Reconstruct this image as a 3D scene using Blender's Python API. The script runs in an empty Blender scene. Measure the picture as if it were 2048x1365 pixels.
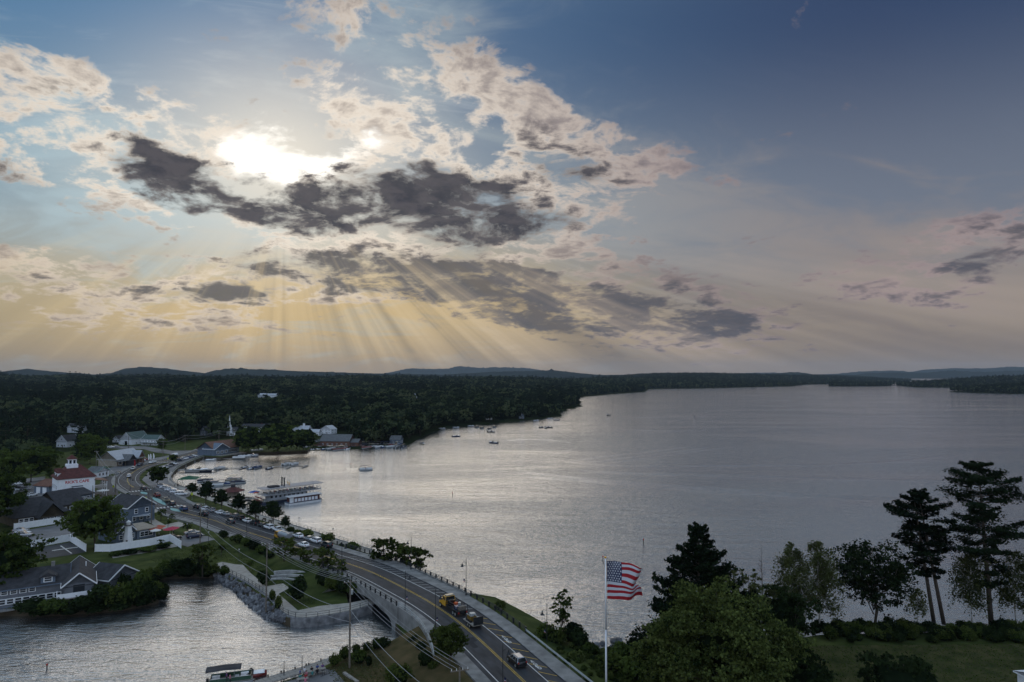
import bpy, bmesh, math, random
import numpy as np
from mathutils import Vector, Matrix, Euler
R = math.radians
sc = bpy.context.scene
COL = sc.collection
# ------------------------------------------------------------------ camera
CAM_H, FPX, HOR = 54.0, 1365.0, 748.0
PITCH = math.atan((HOR - 682.5) / FPX)
cam_d = bpy.data.cameras.new('camera'); cam = bpy.data.objects.new('camera', cam_d); COL.objects.link(cam)
cam_d.sensor_width = 36.0; cam_d.lens = 24.0
cam_d.clip_start = 0.5; cam_d.clip_end = 60000
cam.location = (0, 0, CAM_H); cam.rotation_euler = (math.pi/2 + PITCH, 0, 0)
sc.camera = cam
sc.view_settings.view_transform = 'Standard'
try: sc.view_settings.look = 'None'
except Exception: pass
sc.view_settings.exposure = 0.0; sc.view_settings.gamma = 1.0
sc.view_settings.use_curve_mapping = False
sc.cycles.use_denoising = True
sc.cycles.use_adaptive_sampling = True
sc.cycles.adaptive_threshold = 0.02
sc.cycles.max_bounces = 5; sc.cycles.diffuse_bounces = 2; sc.cycles.glossy_bounces = 3
sc.cycles.transparent_max_bounces = 6; sc.cycles.volume_bounces = 0
sc.cycles.caustics_reflective = False; sc.cycles.caustics_refractive = False
def ray(px, py):
    a = (px - 1024) / FPX; b = -(py - 682.5) / FPX
    c, s = math.cos(PITCH), math.sin(PITCH)
    return Vector((a, c - b*s, s + b*c))
def G(px, py, z=0.0):
    """the place on level z that the photograph shows at px, py"""
    d = ray(px, py); t = (z - CAM_H) / d.z
    return Vector((d.x*t, d.y*t, z))
def GD(px, py, y):
    d = ray(px, py); t = y / d.y
    return Vector((d.x*t, y, CAM_H + d.z*t))
def lin(r, g, b):
    f = lambda c: (c/255/12.92) if c/255 <= .04045 else ((c/255+.055)/1.055)**2.4
    return (f(r), f(g), f(b), 1.0)
def ae(px, py):
    d = ray(px, py).normalized()
    return math.degrees(math.atan2(d.x, d.y)), math.degrees(math.asin(d.z))
# ------------------------------------------------------------------ sky
SUN_AZ, SUN_EL = ae(568, 318)
world = bpy.data.worlds.new('World'); sc.world = world; world.use_nodes = True
WT = world.node_tree; WT.nodes.clear()
class S:                                   # a socket with arithmetic
    def __init__(s, sock): s.s = sock
    def __add__(a, b): return M('ADD', a, b)
    __radd__ = __add__
    def __sub__(a, b): return M('SUBTRACT', a, b)
    def __rsub__(a, b): return M('SUBTRACT', b, a)
    def __mul__(a, b): return M('MULTIPLY', a, b)
    __rmul__ = __mul__
    def __truediv__(a, b): return M('DIVIDE', a, b)
def put(sock, v):
    if isinstance(v, S): WT.links.new(v.s, sock)
    else: sock.default_value = v
def M(op, a, b=None, c=None, clamp=False):
    n = WT.nodes.new('ShaderNodeMath'); n.operation = op; n.use_clamp = clamp
    for i, v in enumerate((a, b, c)):
        if v is not None: put(n.inputs[i], v)
    return S(n.outputs[0])
def ss(x, lo, hi, a=0.0, b=1.0):
    n = WT.nodes.new('ShaderNodeMapRange'); n.interpolation_type = 'SMOOTHSTEP'
    for i, v in enumerate((x, lo, hi, a, b)): put(n.inputs[i], v)
    return S(n.outputs[0])
def mixc(f, a, b, mode='MIX'):
    n = WT.nodes.new('ShaderNodeMix'); n.data_type = 'RGBA'; n.blend_type = mode; n.clamp_factor = True
    put(n.inputs[0], f); put(n.inputs[6], a); put(n.inputs[7], b)
    return S(n.outputs[2])
def comb(x, y, z=0.0):
    n = WT.nodes.new('ShaderNodeCombineXYZ')
    for i, v in enumerate((x, y, z)): put(n.inputs[i], v)
    return S(n.outputs[0])
def noise(vec, scale, detail, rough=.55, dist=0.0, out=0):
    n = WT.nodes.new('ShaderNodeTexNoise'); put(n.inputs['Vector'], vec)
    n.inputs['Scale'].default_value = scale; n.inputs['Detail'].default_value = detail
    n.inputs['Roughness'].default_value = rough; n.inputs['Distortion'].default_value = dist
    return S(n.outputs[out])
def vadd(a, b, op='ADD'):
    n = WT.nodes.new('ShaderNodeVectorMath'); n.operation = op; put(n.inputs[0], a); put(n.inputs[1], b)
    return S(n.outputs[0])
def blobs(vec, lst, base=0.0, grad='SPHERICAL', grow=1.0):
    acc = base
    for (px, py, a, b, ang, w) in lst:
        az, el = ae(px, py); k = 23.8*(1+math.tan(R(az))**2)
        m = WT.nodes.new('ShaderNodeMapping'); m.vector_type = 'TEXTURE'
        put(m.inputs['Vector'], vec)
        m.inputs['Location'].default_value = (az, el, 0); m.inputs['Rotation'].default_value = (0, 0, R(ang))
        m.inputs['Scale'].default_value = (a*grow/k, b*grow/23.8, 1)
        g = WT.nodes.new('ShaderNodeTexGradient'); g.gradient_type = grad
        WT.links.new(m.outputs[0], g.inputs[0])
        acc = M('MULTIPLY_ADD', S(g.outputs['Fac']), w, acc)
    return acc
tc = WT.nodes.new('ShaderNodeTexCoord')
sp = WT.nodes.new('ShaderNodeSeparateXYZ'); WT.links.new(tc.outputs['Generated'], sp.inputs[0])
dx, dy, dz = (S(sp.outputs[i]) for i in range(3))
az = M('ARCTAN2', dx, dy)*57.29578
el = M('ARCSINE', dz)*57.29578
flat = comb(az, el)
zz = M('MAXIMUM', dz, 0.0) + 0.26
pl = comb(dx/zz, dy/zz)                                     # a level cloud deck seen in perspective
wn = noise(pl, 4.6, 4, .6, 0, 1)
warp = vadd(vadd(wn, (.5, .5, .5), 'SUBTRACT'), (6.0, 3.0, 0), 'MULTIPLY')
wf = vadd(flat, warp)
n1 = noise(pl, 5.2, 9, .64, .4)
n2 = noise(vadd(pl, (7.3, 2.1, 0)), 14.0, 6, .60, .3)
n3 = noise(vadd(vadd(pl, (3.3, 9.1, 4.0)), (1.0, 1.5, 1), 'MULTIPLY'), 2.2, 8, .6, 1.2)
# clear sky: the Nishita sky, graded by height and by the side the sun is on
sky = WT.nodes.new('ShaderNodeTexSky'); sky.sky_type = 'NISHITA'; sky.sun_disc = False
sky.sun_elevation = R(SUN_EL); sky.sun_rotation = R(SUN_AZ); sky.altitude = 100; sky.dust_density = 2.0; sky.air_density = 1.0
nish = mixc(1.0, S(sky.outputs[0]), (.062, .062, .062, 1), 'MULTIPLY')
right = ss(az, -32.0, 30.0)
cn = (n1 - .5)*1.9 + (n2 - .5)*.95
top = mixc(right, lin(34,108,156), lin(42,62,98))
mid = mixc(right, lin(118,150,168), lin(108,116,132))
hor = mixc(right, lin(140,130,106), lin(150,137,128))
base = mixc(ss(el, 4.0, 13.0), hor, mid)
base = mixc(ss(el, 11.0, 27.0), base, top)
base = mixc(.12, base, nish)
# warm air low down under the sun
warm = blobs(flat, [(720,625,520,140,0,.85),(420,615,560,120,0,.45),(1000,560,420,140,-12,.5)], 0.0)
base = mixc(M('MULTIPLY', warm, .9, clamp=True), base, lin(206,180,132))
low = ss(el, 5.0, 0.0)
base = mixc(low*.40, base, lin(118,110,106))
# high thin veil
veil = ss(n3 + blobs(wf, [(150,260,420,150,-12,.2),(1350,420,600,220,-8,.25),(1800,560,420,180,-5,.22),(820,60,330,130,-25,.3),(220,70,420,130,-20,-.3),(1800,120,620,260,0,-.35),(300,450,450,120,0,.2)], -.10), .36, .74)
veilc = mixc(right, lin(178,200,208), lin(148,137,132))
base = mixc(veil*.62, base, veilc)
n4 = noise(vadd(comb(dx/zz + dy/zz*.35, dy/zz - dx/zz*.35), (.55, 2.3, 1), 'MULTIPLY'), 3.4, 8, .62, .9)
wisp = ss(n4, .50, .78)*ss(el, 9.0, 16.0)*ss(az, 14.0, -8.0, .06, 1.0)
base = mixc(wisp*.42, base, mixc(right, lin(214,220,220), lin(150,156,170)))
# sun glow
glow = blobs(flat, [(566,318,520,330,0,1.0)], 0.0, 'QUADRATIC_SPHERE')
core = blobs(vadd(flat, vadd(warp, (.6,.8,0), 'MULTIPLY')), [(565,344,150,74,-8,1.3),(690,312,170,50,22,.7),(480,300,120,50,-20,.6),(550,265,80,60,0,.5)], 0.0)
core = ss(core + cn*1.5*ss(core, .02, .35), .30, .95)
base = mixc(glow*.82, base, lin(250,240,222))
# broken cloud: where it lies (cover) and where it is thick (thick)
cover = blobs(wf, [
 (60,205,350,80,-16,.60),(300,262,300,70,-20,.58),(120,335,280,60,-14,.46),(420,210,110,60,-20,.12),
 (620,20,170,50,-10,.34),(760,40,170,60,-28,.42),(950,110,130,70,-38,.40),(1060,200,110,60,-30,.28),
 (760,220,220,90,-20,.40),(900,260,280,120,-14,.50),(1100,300,240,110,-16,.52),(1300,345,170,50,8,.44),(1450,368,60,24,15,.3),
 (700,400,620,110,-7,.50),(330,340,190,70,-22,.36),(1000,440,260,80,-5,.36),(960,490,190,60,-6,.34),
 (1240,270,80,40,-20,.2),(1220,400,120,40,-15,.25),
 (700,520,420,60,-4,.36),(450,540,180,40,0,.28),(900,540,330,80,-10,.42),(480,582,200,30,0,.36),(720,590,160,40,-14,.28),
 (1080,610,330,90,-16,.44),(1300,620,330,80,-12,.46),(1400,640,190,60,-10,.42),(1250,570,330,60,-12,.20),
 (1960,515,190,72,22,.6),(1800,590,230,50,-14,.26),(1850,490,260,70,16,.22),(1600,540,300,60,-6,.16),
 (150,570,330,60,-2,.38),(250,640,400,50,0,.34),(60,520,260,40,4,.30),(420,640,330,40,-4,.3),(600,600,260,40,-4,.28),(1150,545,170,50,-6,.26),(950,330,420,160,-12,.16),(250,300,420,130,-14,.14),(1900,250,500,60,-4,.05)], -.30, grow=1.25)
cover = M('MINIMUM', cover, .15)
thick = blobs(wf, [
 (300,352,180,66,-24,.66),(200,215,200,34,-20,.42),(60,180,160,26,-12,.3),(360,262,140,26,-22,.36),(20,330,70,34,-10,.42),(700,486,560,30,-3,-.45),
 (450,400,230,64,-18,.66),(600,408,200,62,-14,.62),(820,415,300,82,-6,.78),(960,400,200,70,-4,.40),(860,350,150,50,-14,.25),
 (1060,450,180,44,-4,.44),(950,486,140,36,-6,.44),(560,452,160,24,-4,.3),(1200,455,120,24,-10,.25),
 (1100,320,200,70,-16,.50),(840,328,60,30,0,.34),(1180,350,90,36,-6,.30),(720,350,90,30,-10,.20),
 (700,535,330,52,-6,.60),(900,555,300,72,-12,.66),(480,540,150,36,-2,.36),(480,582,210,30,0,.66),(740,590,150,38,-14,.32),
 (1080,620,280,84,-18,.75),(1290,625,260,60,-14,.70),(1420,632,170,48,-10,.62),
 (1970,520,150,60,24,.85),(1800,592,170,36,-16,.34),(1020,545,130,40,-10,.35),(1190,535,90,24,-6,.3),(110,572,260,30,0,.44),(250,645,330,26,0,.36),(600,640,200,26,-4,.34),(400,605,200,24,0,.3)], -.33, grow=1.2)
thick = M('MINIMUM', thick, .34)
dens = cn + cover
cov = ss(dens, -.02, .24)
thk = ss(cn*.95 + thick, .02, .40)
near = ss(blobs(flat, [(590,330,900,430,0,1.0)], 0.0), 0.0, .75)
litc = mixc(near, mixc(right, lin(206,190,172), lin(158,142,142)), lin(252,238,220))
litc = mixc(ss(cn, -.02, .34)*.75, litc, mixc(right, lin(146,130,120), lin(112,104,112)))
darkc = mixc(ss(el, 8.5, 12.0), mixc(right, lin(104,102,98), lin(74,78,90)), lin(46,50,62))
col = mixc(cov*.86, base, litc)
col = mixc(M('MULTIPLY', core, ss(thk, .75, .1), clamp=True), col, (1.25, 1.2, 1.1, 1))
darkc = mixc(ss(n2, .40, .62)*.35, darkc, lin(112,106,108))
col = mixc(thk*.95, col, darkc)
# shafts of light through the gaps, fanning out below the sun
ang = M('ARCTAN2', az - SUN_AZ, SUN_EL - el)
rn = noise(comb(ang, 3.7), 7.0, 4, .6)
rgap = ss(n3, .30, .62, .5, 1.0)*ss(az, -26.0, 2.0, .35, 1.0)
rmask = ss(el, 12.0, 7.0) * ss(M('ABSOLUTE', ang), 1.62, 1.2) * ss(el, -1.0, 2.0)
col = mixc(M('MULTIPLY', ss(rn, .46, .66)*rmask*rgap, .74), col, mixc(right, lin(236,212,164), lin(186,168,156)))
col = mixc(M('MULTIPLY', ss(rn, .52, .34)*rmask*rgap, .62), col, mixc(right, lin(136,124,104), lin(84,80,84)))
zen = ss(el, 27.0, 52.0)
col = mixc(zen*.85, col, lin(168,186,198))  # sky above the view, brightened to lift the water and the ambient light
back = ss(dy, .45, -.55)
backc = mixc(ss(el, 2.0, 40.0), lin(216,225,239), lin(178,205,239))  # unseen sky behind the camera, brightened to light the walls facing it
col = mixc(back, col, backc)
col = mixc(ss(el, 0.0, -3.0), col, lin(70,72,76))
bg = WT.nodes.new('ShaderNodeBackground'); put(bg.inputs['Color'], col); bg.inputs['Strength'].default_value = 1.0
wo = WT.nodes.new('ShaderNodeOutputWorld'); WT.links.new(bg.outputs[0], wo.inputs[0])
world.cycles.sampling_method = 'MANUAL'; world.cycles.sample_map_resolution = 512
# ------------------------------------------------------------------ sun (veiled by cloud, so soft)
sun_d = bpy.data.lights.new('sun', 'SUN'); sun = bpy.data.objects.new('sun', sun_d); COL.objects.link(sun)
sun_d.energy = 0.55; sun_d.angle = R(50); sun_d.color = (1.0, .87, .72)
sdir = Vector((math.sin(R(SUN_AZ))*math.cos(R(SUN_EL)), math.cos(R(SUN_AZ))*math.cos(R(SUN_EL)), math.sin(R(SUN_EL))))
sun.rotation_euler = sdir.to_track_quat('Z', 'Y').to_euler(); sun.location = (0, 0, 300)
# ------------------------------------------------------------------ helpers
random.seed(7)
MATS = {}
def mat(name, col, rough=.8, var=.25, scale=1.5, metal=0.0, spec=.3, bump=0.0, col2=None, detail=3, island=False, coord='Object'):
    if name in MATS: return MATS[name]
    m = bpy.data.materials.new(name); m.use_nodes = True; MATS[name] = m
    nt = m.node_tree; b = nt.nodes['Principled BSDF']
    c = tuple(col[:3]) + (1,)
    b.inputs['Roughness'].default_value = rough; b.inputs['Metallic'].default_value = metal
    b.inputs['Specular IOR Level'].default_value = spec
    if var:
        t = nt.nodes.new('ShaderNodeTexCoord'); n = nt.nodes.new('ShaderNodeTexNoise')
        n.inputs['Scale'].default_value = scale; n.inputs['Detail'].default_value = detail
        if coord == 'World':
            g = nt.nodes.new('ShaderNodeNewGeometry'); nt.links.new(g.outputs['Position'], n.inputs['Vector'])
        else: nt.links.new(t.outputs[coord], n.inputs['Vector'])
        r = nt.nodes.new('ShaderNodeValToRGB')
        lo = col2 if col2 else tuple(x*(1-var) for x in c[:3])
        hi = c if col2 else tuple(min(1, x*(1+var)) for x in c[:3])
        r.color_ramp.elements[0].position = .3; r.color_ramp.elements[1].position = .7
        r.color_ramp.elements[0].color = tuple(lo[:3])+(1,); r.color_ramp.elements[1].color = tuple(hi[:3])+(1,)
        nt.links.new(n.outputs[0], r.inputs[0]); nt.links.new(r.outputs[0], b.inputs['Base Color'])
        if bump:
            bp = nt.nodes.new('ShaderNodeBump'); bp.inputs['Strength'].default_value = bump; bp.inputs['Distance'].default_value = .3
            nt.links.new(n.outputs[0], bp.inputs['Height']); nt.links.new(bp.outputs[0], b.inputs['Normal'])
    else: b.inputs['Base Color'].default_value = c
    return m
def leafmat(name, a, b_, trans=.3):
    if name in MATS: return MATS[name]
    m = bpy.data.materials.new(name); m.use_nodes = True; MATS[name] = m
    nt = m.node_tree; nt.nodes.clear()
    g = nt.nodes.new('ShaderNodeNewGeometry'); oi = nt.nodes.new('ShaderNodeObjectInfo')
    t = nt.nodes.new('ShaderNodeTexCoord'); n = nt.nodes.new('ShaderNodeTexNoise'); n.inputs['Scale'].default_value = .45
    n.inputs['Detail'].default_value = 2; nt.links.new(t.outputs['Object'], n.inputs['Vector'])
    ad = nt.nodes.new('ShaderNodeMath'); ad.operation = 'MULTIPLY_ADD'
    nt.links.new(g.outputs['Random Per Island'], ad.inputs[0]); ad.inputs[1].default_value = .35; nt.links.new(n.outputs[0], ad.inputs[2])
    ad2 = nt.nodes.new('ShaderNodeMath'); ad2.operation = 'MULTIPLY_ADD'
    nt.links.new(oi.outputs['Random'], ad2.inputs[0]); ad2.inputs[1].default_value = .45; nt.links.new(ad.outputs[0], ad2.inputs[2])
    r = nt.nodes.new('ShaderNodeValToRGB'); r.color_ramp.elements[0].position = .55; r.color_ramp.elements[1].position = 1.22
    r.color_ramp.elements[0].color = tuple(a)+(1,); r.color_ramp.elements[1].color = tuple(b_)+(1,)
    nt.links.new(ad2.outputs[0], r.inputs[0])
    d = nt.nodes.new('ShaderNodeBsdfDiffuse'); tr = nt.nodes.new('ShaderNodeBsdfTranslucent'); mx = nt.nodes.new('ShaderNodeMixShader')
    mx.inputs[0].default_value = trans; o = nt.nodes.new('ShaderNodeOutputMaterial')
    nt.links.new(r.outputs[0], d.inputs[0]); nt.links.new(r.outputs[0], tr.inputs[0])
    nt.links.new(d.outputs[0], mx.inputs[1]); nt.links.new(tr.outputs[0], mx.inputs[2]); nt.links.new(mx.outputs[0], o.inputs[0])
    return m
class MB:
    def __init__(s): s.v = []; s.f = []; s.mi = []; s.cur = 0
    def add(s, vs, fs):
        o = len(s.v); s.v += [tuple(p) for p in vs]; s.f += [tuple(i+o for i in f) for f in fs]; s.mi += [s.cur]*len(fs); return s
    def box(s, c, d, rz=0.0, taper=1.0, rot=None):
        hx, hy, hz = d[0]/2, d[1]/2, d[2]/2; Mx = rot if rot is not None else Matrix.Rotation(rz, 3, 'Z'); vs = []
        for z, k in ((-hz, 1.0), (hz, taper)):
            for x, y in ((-hx, -hy), (hx, -hy), (hx, hy), (-hx, hy)): vs.append(Vector(c) + Mx @ Vector((x*k, y*k, z)))
        return s.add(vs, [(3,2,1,0),(4,5,6,7),(0,1,5,4),(1,2,6,5),(2,3,7,6),(3,0,4,7)])
    def bar(s, a, b, w, h=None):
        a, b = Vector(a), Vector(b); d = b - a
        if d.length < 1e-6: return s
        q = d.to_track_quat('X', 'Z').to_matrix()
        return s.box((a+b)/2, (d.length, w, h or w), rot=q)
    def cyl(s, a, b, r0, r1=None, n=8, caps=True):
        a, b = Vector(a), Vector(b); r1 = r0 if r1 is None else r1
        q = (b-a).to_track_quat('Z', 'Y').to_matrix(); vs = []
        for p, r in ((a, r0), (b, r1)):
            for i in range(n):
                t = 2*math.pi*i/n; vs.append(p + q @ Vector((r*math.cos(t), r*math.sin(t), 0)))
        fs = [(i, (i+1) % n, n+(i+1) % n, n+i) for i in range(n)]
        if caps: fs += [tuple(range(n-1, -1, -1)), tuple(range(n, 2*n))]
        return s.add(vs, fs)
    def tube(s, pts, r, n=6):
        pts = [Vector(p) for p in pts]; rs = r if isinstance(r, (list, tuple)) else [r]*len(pts); vs = []; m = len(pts)
        for i, p in enumerate(pts):
            d = pts[min(i+1, m-1)] - pts[max(i-1, 0)]; q = d.to_track_quat('Z', 'Y').to_matrix()
            for k in range(n):
                t = 2*math.pi*k/n; vs.append(p + q @ Vector((rs[i]*math.cos(t), rs[i]*math.sin(t), 0)))
        fs = [(i*n+k, i*n+(k+1) % n, (i+1)*n+(k+1) % n, (i+1)*n+k) for i in range(m-1) for k in range(n)]
        fs += [tuple(range(n-1, -1, -1)), tuple(range((m-1)*n, m*n))]
        return s.add(vs, fs)
    def loft(s, rings, caps=True):
        n = len(rings[0]); vs = [p for r in rings for p in r]; m = len(rings)
        fs = [(i*n+k, i*n+(k+1) % n, (i+1)*n+(k+1) % n, (i+1)*n+k) for i in range(m-1) for k in range(n)]
        if caps: fs += [tuple(range(n-1, -1, -1)), tuple(range((m-1)*n, m*n))]
        return s.add(vs, fs)
    def prism(s, poly, z0, z1):
        n = len(poly); vs = [(p[0], p[1], z0) for p in poly] + [(p[0], p[1], z1) for p in poly]
        return s.add(vs, [tuple(range(n-1, -1, -1)), tuple(range(n, 2*n))] + [(i, (i+1) % n, n+(i+1) % n, n+i) for i in range(n)])
    def strip(s, L, Rr):
        m = len(L); return s.add(list(L)+list(Rr), [(i, i+1, m+i+1, m+i) for i in range(m-1)])
    def mesh(s, name, mats, smooth=False):
        me = bpy.data.meshes.new(name); me.from_pydata(s.v, [], s.f)
        for m in (mats if isinstance(mats, (list, tuple)) else [mats]): me.materials.append(m)
        me.polygons.foreach_set('material_index', s.mi)
        if smooth: me.polygons.foreach_set('use_smooth', [True]*len(s.f))
        me.update(); return me
    def build(s, name, mats, parent=None, smooth=False):
        return link(name, s.mesh(name, mats, smooth), parent)
def link(name, me, parent=None):
    o = bpy.data.objects.new(name, me); COL.objects.link(o)
    if parent is not None: o.parent = parent
    return o
def tag(o, label=None, cat=None, group=None, kind=None):
    if label: o['label'] = label
    if cat: o['category'] = cat
    if group: o['group'] = group
    if kind: o['kind'] = kind
    return o
def thing(name, label, cat, loc=(0, 0, 0), rz=0.0, group=None):
    o = bpy.data.objects.new(name, None); COL.objects.link(o); o.empty_display_size = .3
    o.location = loc; o.rotation_euler = (0, 0, rz); return tag(o, label, cat, group)
def struct(name, mb, m, smooth=False): return tag(mb.build(name, m, None, smooth), kind='structure')
KIDS = {}
def copy_tree(o, loc=None, rz=None, label=None, scale=None, recolor=None):
    c = o.copy(); COL.objects.link(c)
    if loc is not None: c.location = loc
    if rz is not None: c.rotation_euler = (0, 0, rz)
    if scale is not None: c.scale = scale if isinstance(scale, (tuple, list)) else (scale,)*3
    if label: c['label'] = label
    for ch in o.children:
        d = ch.copy(); COL.objects.link(d); d.parent = c
        if recolor and d.data.materials and d.data.materials[0].name in recolor:
            d.material_slots[0].link = 'OBJECT'; d.material_slots[0].material = recolor[d.data.materials[0].name]
        for g in ch.children:
            e = g.copy(); COL.objects.link(e); e.parent = d
    return c
def npmesh(name, V, F, mats, smooth=False, mi=None):
    me = bpy.data.meshes.new(name); V = np.asarray(V, dtype=np.float32); F = np.asarray(F, dtype=np.int32); k = F.shape[1]
    me.vertices.add(len(V)); me.vertices.foreach_set('co', V.ravel())
    me.loops.add(F.size); me.loops.foreach_set('vertex_index', F.ravel())
    me.polygons.add(len(F)); me.polygons.foreach_set('loop_start', np.arange(0, F.size, k, dtype=np.int32))
    if smooth: me.polygons.foreach_set('use_smooth', np.ones(len(F), dtype=bool))
    if mi is not None: me.polygons.foreach_set('material_index', np.asarray(mi, dtype=np.int32))
    for m in (mats if isinstance(mats, (list, tuple)) else [mats]): me.materials.append(m)
    me.update(calc_edges=True); me.validate(); return me
def leaves(P, size, rng, N=None, flat=.5, aspect=1.0):
    """one four-cornered leaf spray at each point of P, facing N loosely"""
    n = len(P); A = rng.normal(size=(n, 3)); A /= np.linalg.norm(A, axis=1)[:, None]
    if N is not None: A = A*(1-flat) + N*flat; A /= np.linalg.norm(A, axis=1)[:, None]
    T = np.cross(A, rng.normal(size=(n, 3))); T /= np.linalg.norm(T, axis=1)[:, None]; B = np.cross(A, T)
    s = (size*(.6+.8*rng.random(n)))[:, None]; s2 = s*aspect
    V = np.stack([P-T*s*.5-B*s2*.2, P+B*s2*-.5+T*s*.1, P+T*s*.5+B*s2*.15, P+B*s2*.5-T*s*.1], 1).reshape(-1, 3)
    return V, np.arange(4*n).reshape(-1, 4)
def ball(n=10, m=6):
    vs = [(0, 0, -1)]; fs = []
    for j in range(1, m):
        a = -math.pi/2 + math.pi*j/m
        for i in range(n): t = 2*math.pi*i/n; vs.append((math.cos(a)*math.cos(t), math.cos(a)*math.sin(t), math.sin(a)))
    vs.append((0, 0, 1)); L = len(vs)-1
    for i in range(n):
        fs.append((0, 1+(i+1) % n, 1+i)); fs.append((L, L-n+i, L-n+(i+1) % n))
        for j in range(m-2): a = 1+j*n; fs.append((a+i, a+(i+1) % n, a+n+(i+1) % n, a+n+i))
    return vs, fs
def inside(P, poly):
    x, y = P[:, 0], P[:, 1]; r = np.zeros(len(P), bool); n = len(poly); j = n-1
    for i in range(n):
        xi, yi = poly[i][0], poly[i][1]; xj, yj = poly[j][0], poly[j][1]
        c = ((yi > y) != (yj > y)) & (x < (xj-xi)*(y-yi)/((yj-yi) or 1e-9) + xi); r ^= c; j = i
    return r
def edge_dist(P, poly):
    d = np.full(len(P), 1e9); n = len(poly)
    for i in range(n):
        a = np.array(poly[i][:2]); b = np.array(poly[(i+1) % n][:2]); ab = b-a; L = (ab**2).sum()
        if L < 1e-9: continue
        t = np.clip(((P[:, :2]-a)@ab)/L, 0, 1); d = np.minimum(d, np.linalg.norm(P[:, :2]-(a+t[:, None]*ab), axis=1))
    return d
# ------------------------------------------------------------------ materials
m_asph = mat('asphalt', (.046,.048,.053), .8, .38, .22, detail=7, coord='World', spec=.3)
m_worn = mat('asphalt_worn', (.036,.037,.041), .75, .35, .3, coord='World', detail=6, spec=.3)
m_patch = mat('asphalt_patch', (.026,.027,.03), .85, .2, .5, coord='World')
m_asph2 = mat('asphalt_pale', (.15,.15,.155), .8, .3, .2, detail=6, coord='World', spec=.4)
m_conc = mat('concrete', (.225,.22,.21), .85, .35, .45, coord='World', detail=7)
m_pave = mat('paving', (.36,.33,.29), .85, .18, .7, coord='World')
m_white = mat('white_paint', (.84,.85,.86), .55, .06, 1.0)
m_line = mat('line_white', (.62,.62,.60), .7, .25, 1.2, coord='World')
m_yel = mat('line_yellow', (.58,.38,.06), .7, .25, 1.2, coord='World')
m_teal = mat('median_green', (.22,.40,.38), .8, .2, .6, coord='World')
m_grass = mat('grass', (.082,.098,.028), .95, .4, .22, col2=(.022,.036,.010), coord='World', detail=6, spec=.05)
m_field = mat('dry_grass', (.110,.080,.040), .95, .4, .35, col2=(.048,.046,.018), coord='World', detail=6, spec=.05)
m_lawn_dk = mat('rough_lawn', (.092,.084,.036), .95, .4, .35, col2=(.030,.040,.014), coord='World', detail=6, spec=.05)
m_soil = mat('soil', (.07,.055,.035), .95, .3, .5, coord='World')
m_stone = mat('stone', (.20,.20,.205), .85, .45, .9)
m_stone2 = mat('pale_stone', (.33,.33,.32), .85, .3, .9)
m_rock = mat('riprap_rock', (.115,.118,.128), .8, .5, 1.2)
m_rock2 = mat('riprap_rock_pale', (.20,.205,.215), .8, .4, 1.2)
m_metal = mat('dark_metal', (.035,.037,.04), .45, .15, 2, metal=.4)
m_steel = mat('galvanised', (.42,.45,.46), .45, .15, 2, metal=.6)
m_wood = mat('pole_wood', (.16,.135,.11), .85, .25, 3)
m_deck = mat('deck_wood', (.27,.25,.225), .85, .25, 1.5)
m_bark = mat('bark', (.075,.058,.045), .95, .35, 2.5, bump=.5)
m_birch = mat('birch_bark', (.42,.40,.36), .85, .45, 2.5)
m_wire = mat('wire', (.30,.30,.31), .6, .1, 2)
m_glass = mat('dark_glass', (.012,.015,.018), .08, .0, spec=.8)
m_tyre = mat('tyre_rubber', (.016,.016,.017), .85, .1, 3)
m_red = mat('red_light', (.35,.02,.015), .4, .0)
m_lamp = mat('lamp_lens', (.72,.72,.70), .3, .0)
m_roofd = mat('dark_shingle', (.045,.045,.050), .9, .3, .9)
m_roofg = mat('grey_shingle', (.13,.135,.14), .9, .25, .9)
m_roofgr = mat('green_roof', (.075,.115,.105), .7, .2, .9)
m_roofr = mat('red_shingle', (.098,.034,.030), .85, .3, .9)
m_roofr2 = mat('brown_red_roof', (.17,.085,.06), .8, .25, .9)
m_roofb = mat('pale_metal_roof', (.42,.44,.47), .5, .1, .9)
m_sid_w = mat('white_siding', (.80,.81,.84), .7, .08, .8)
m_sid_g = mat('grey_siding', (.155,.165,.185), .8, .15, .8)
m_sid_b = mat('blue_grey_siding', (.13,.165,.215), .8, .15, .8)
m_sid_t = mat('tan_siding', (.30,.26,.21), .8, .15, .8)
m_win = mat('window_glass', (.02,.024,.03), .1, .0, spec=.8)
m_skin = mat('skin', (.42,.26,.19), .6, .05)
def paint(n, c, metal=.0): return mat('paint_'+n, c, .25, .0, spec=.6, metal=metal)
PAINT = {'white': paint('white',(.84,.85,.86)), 'silver': paint('silver',(.38,.39,.41),.5), 'black': paint('black',(.012,.012,.014)), 'grey': paint('grey',(.11,.115,.125)),
 'blue': paint('blue',(.02,.055,.16)), 'red': paint('red',(.20,.018,.015)), 'green': paint('green',(.03,.08,.045)), 'yellow': paint('yellow',(.60,.32,.025)), 'tan': paint('tan',(.33,.28,.2)), 'navy': paint('navy',(.018,.025,.06)), 'body': paint('body',(.4,.4,.4))}
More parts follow.
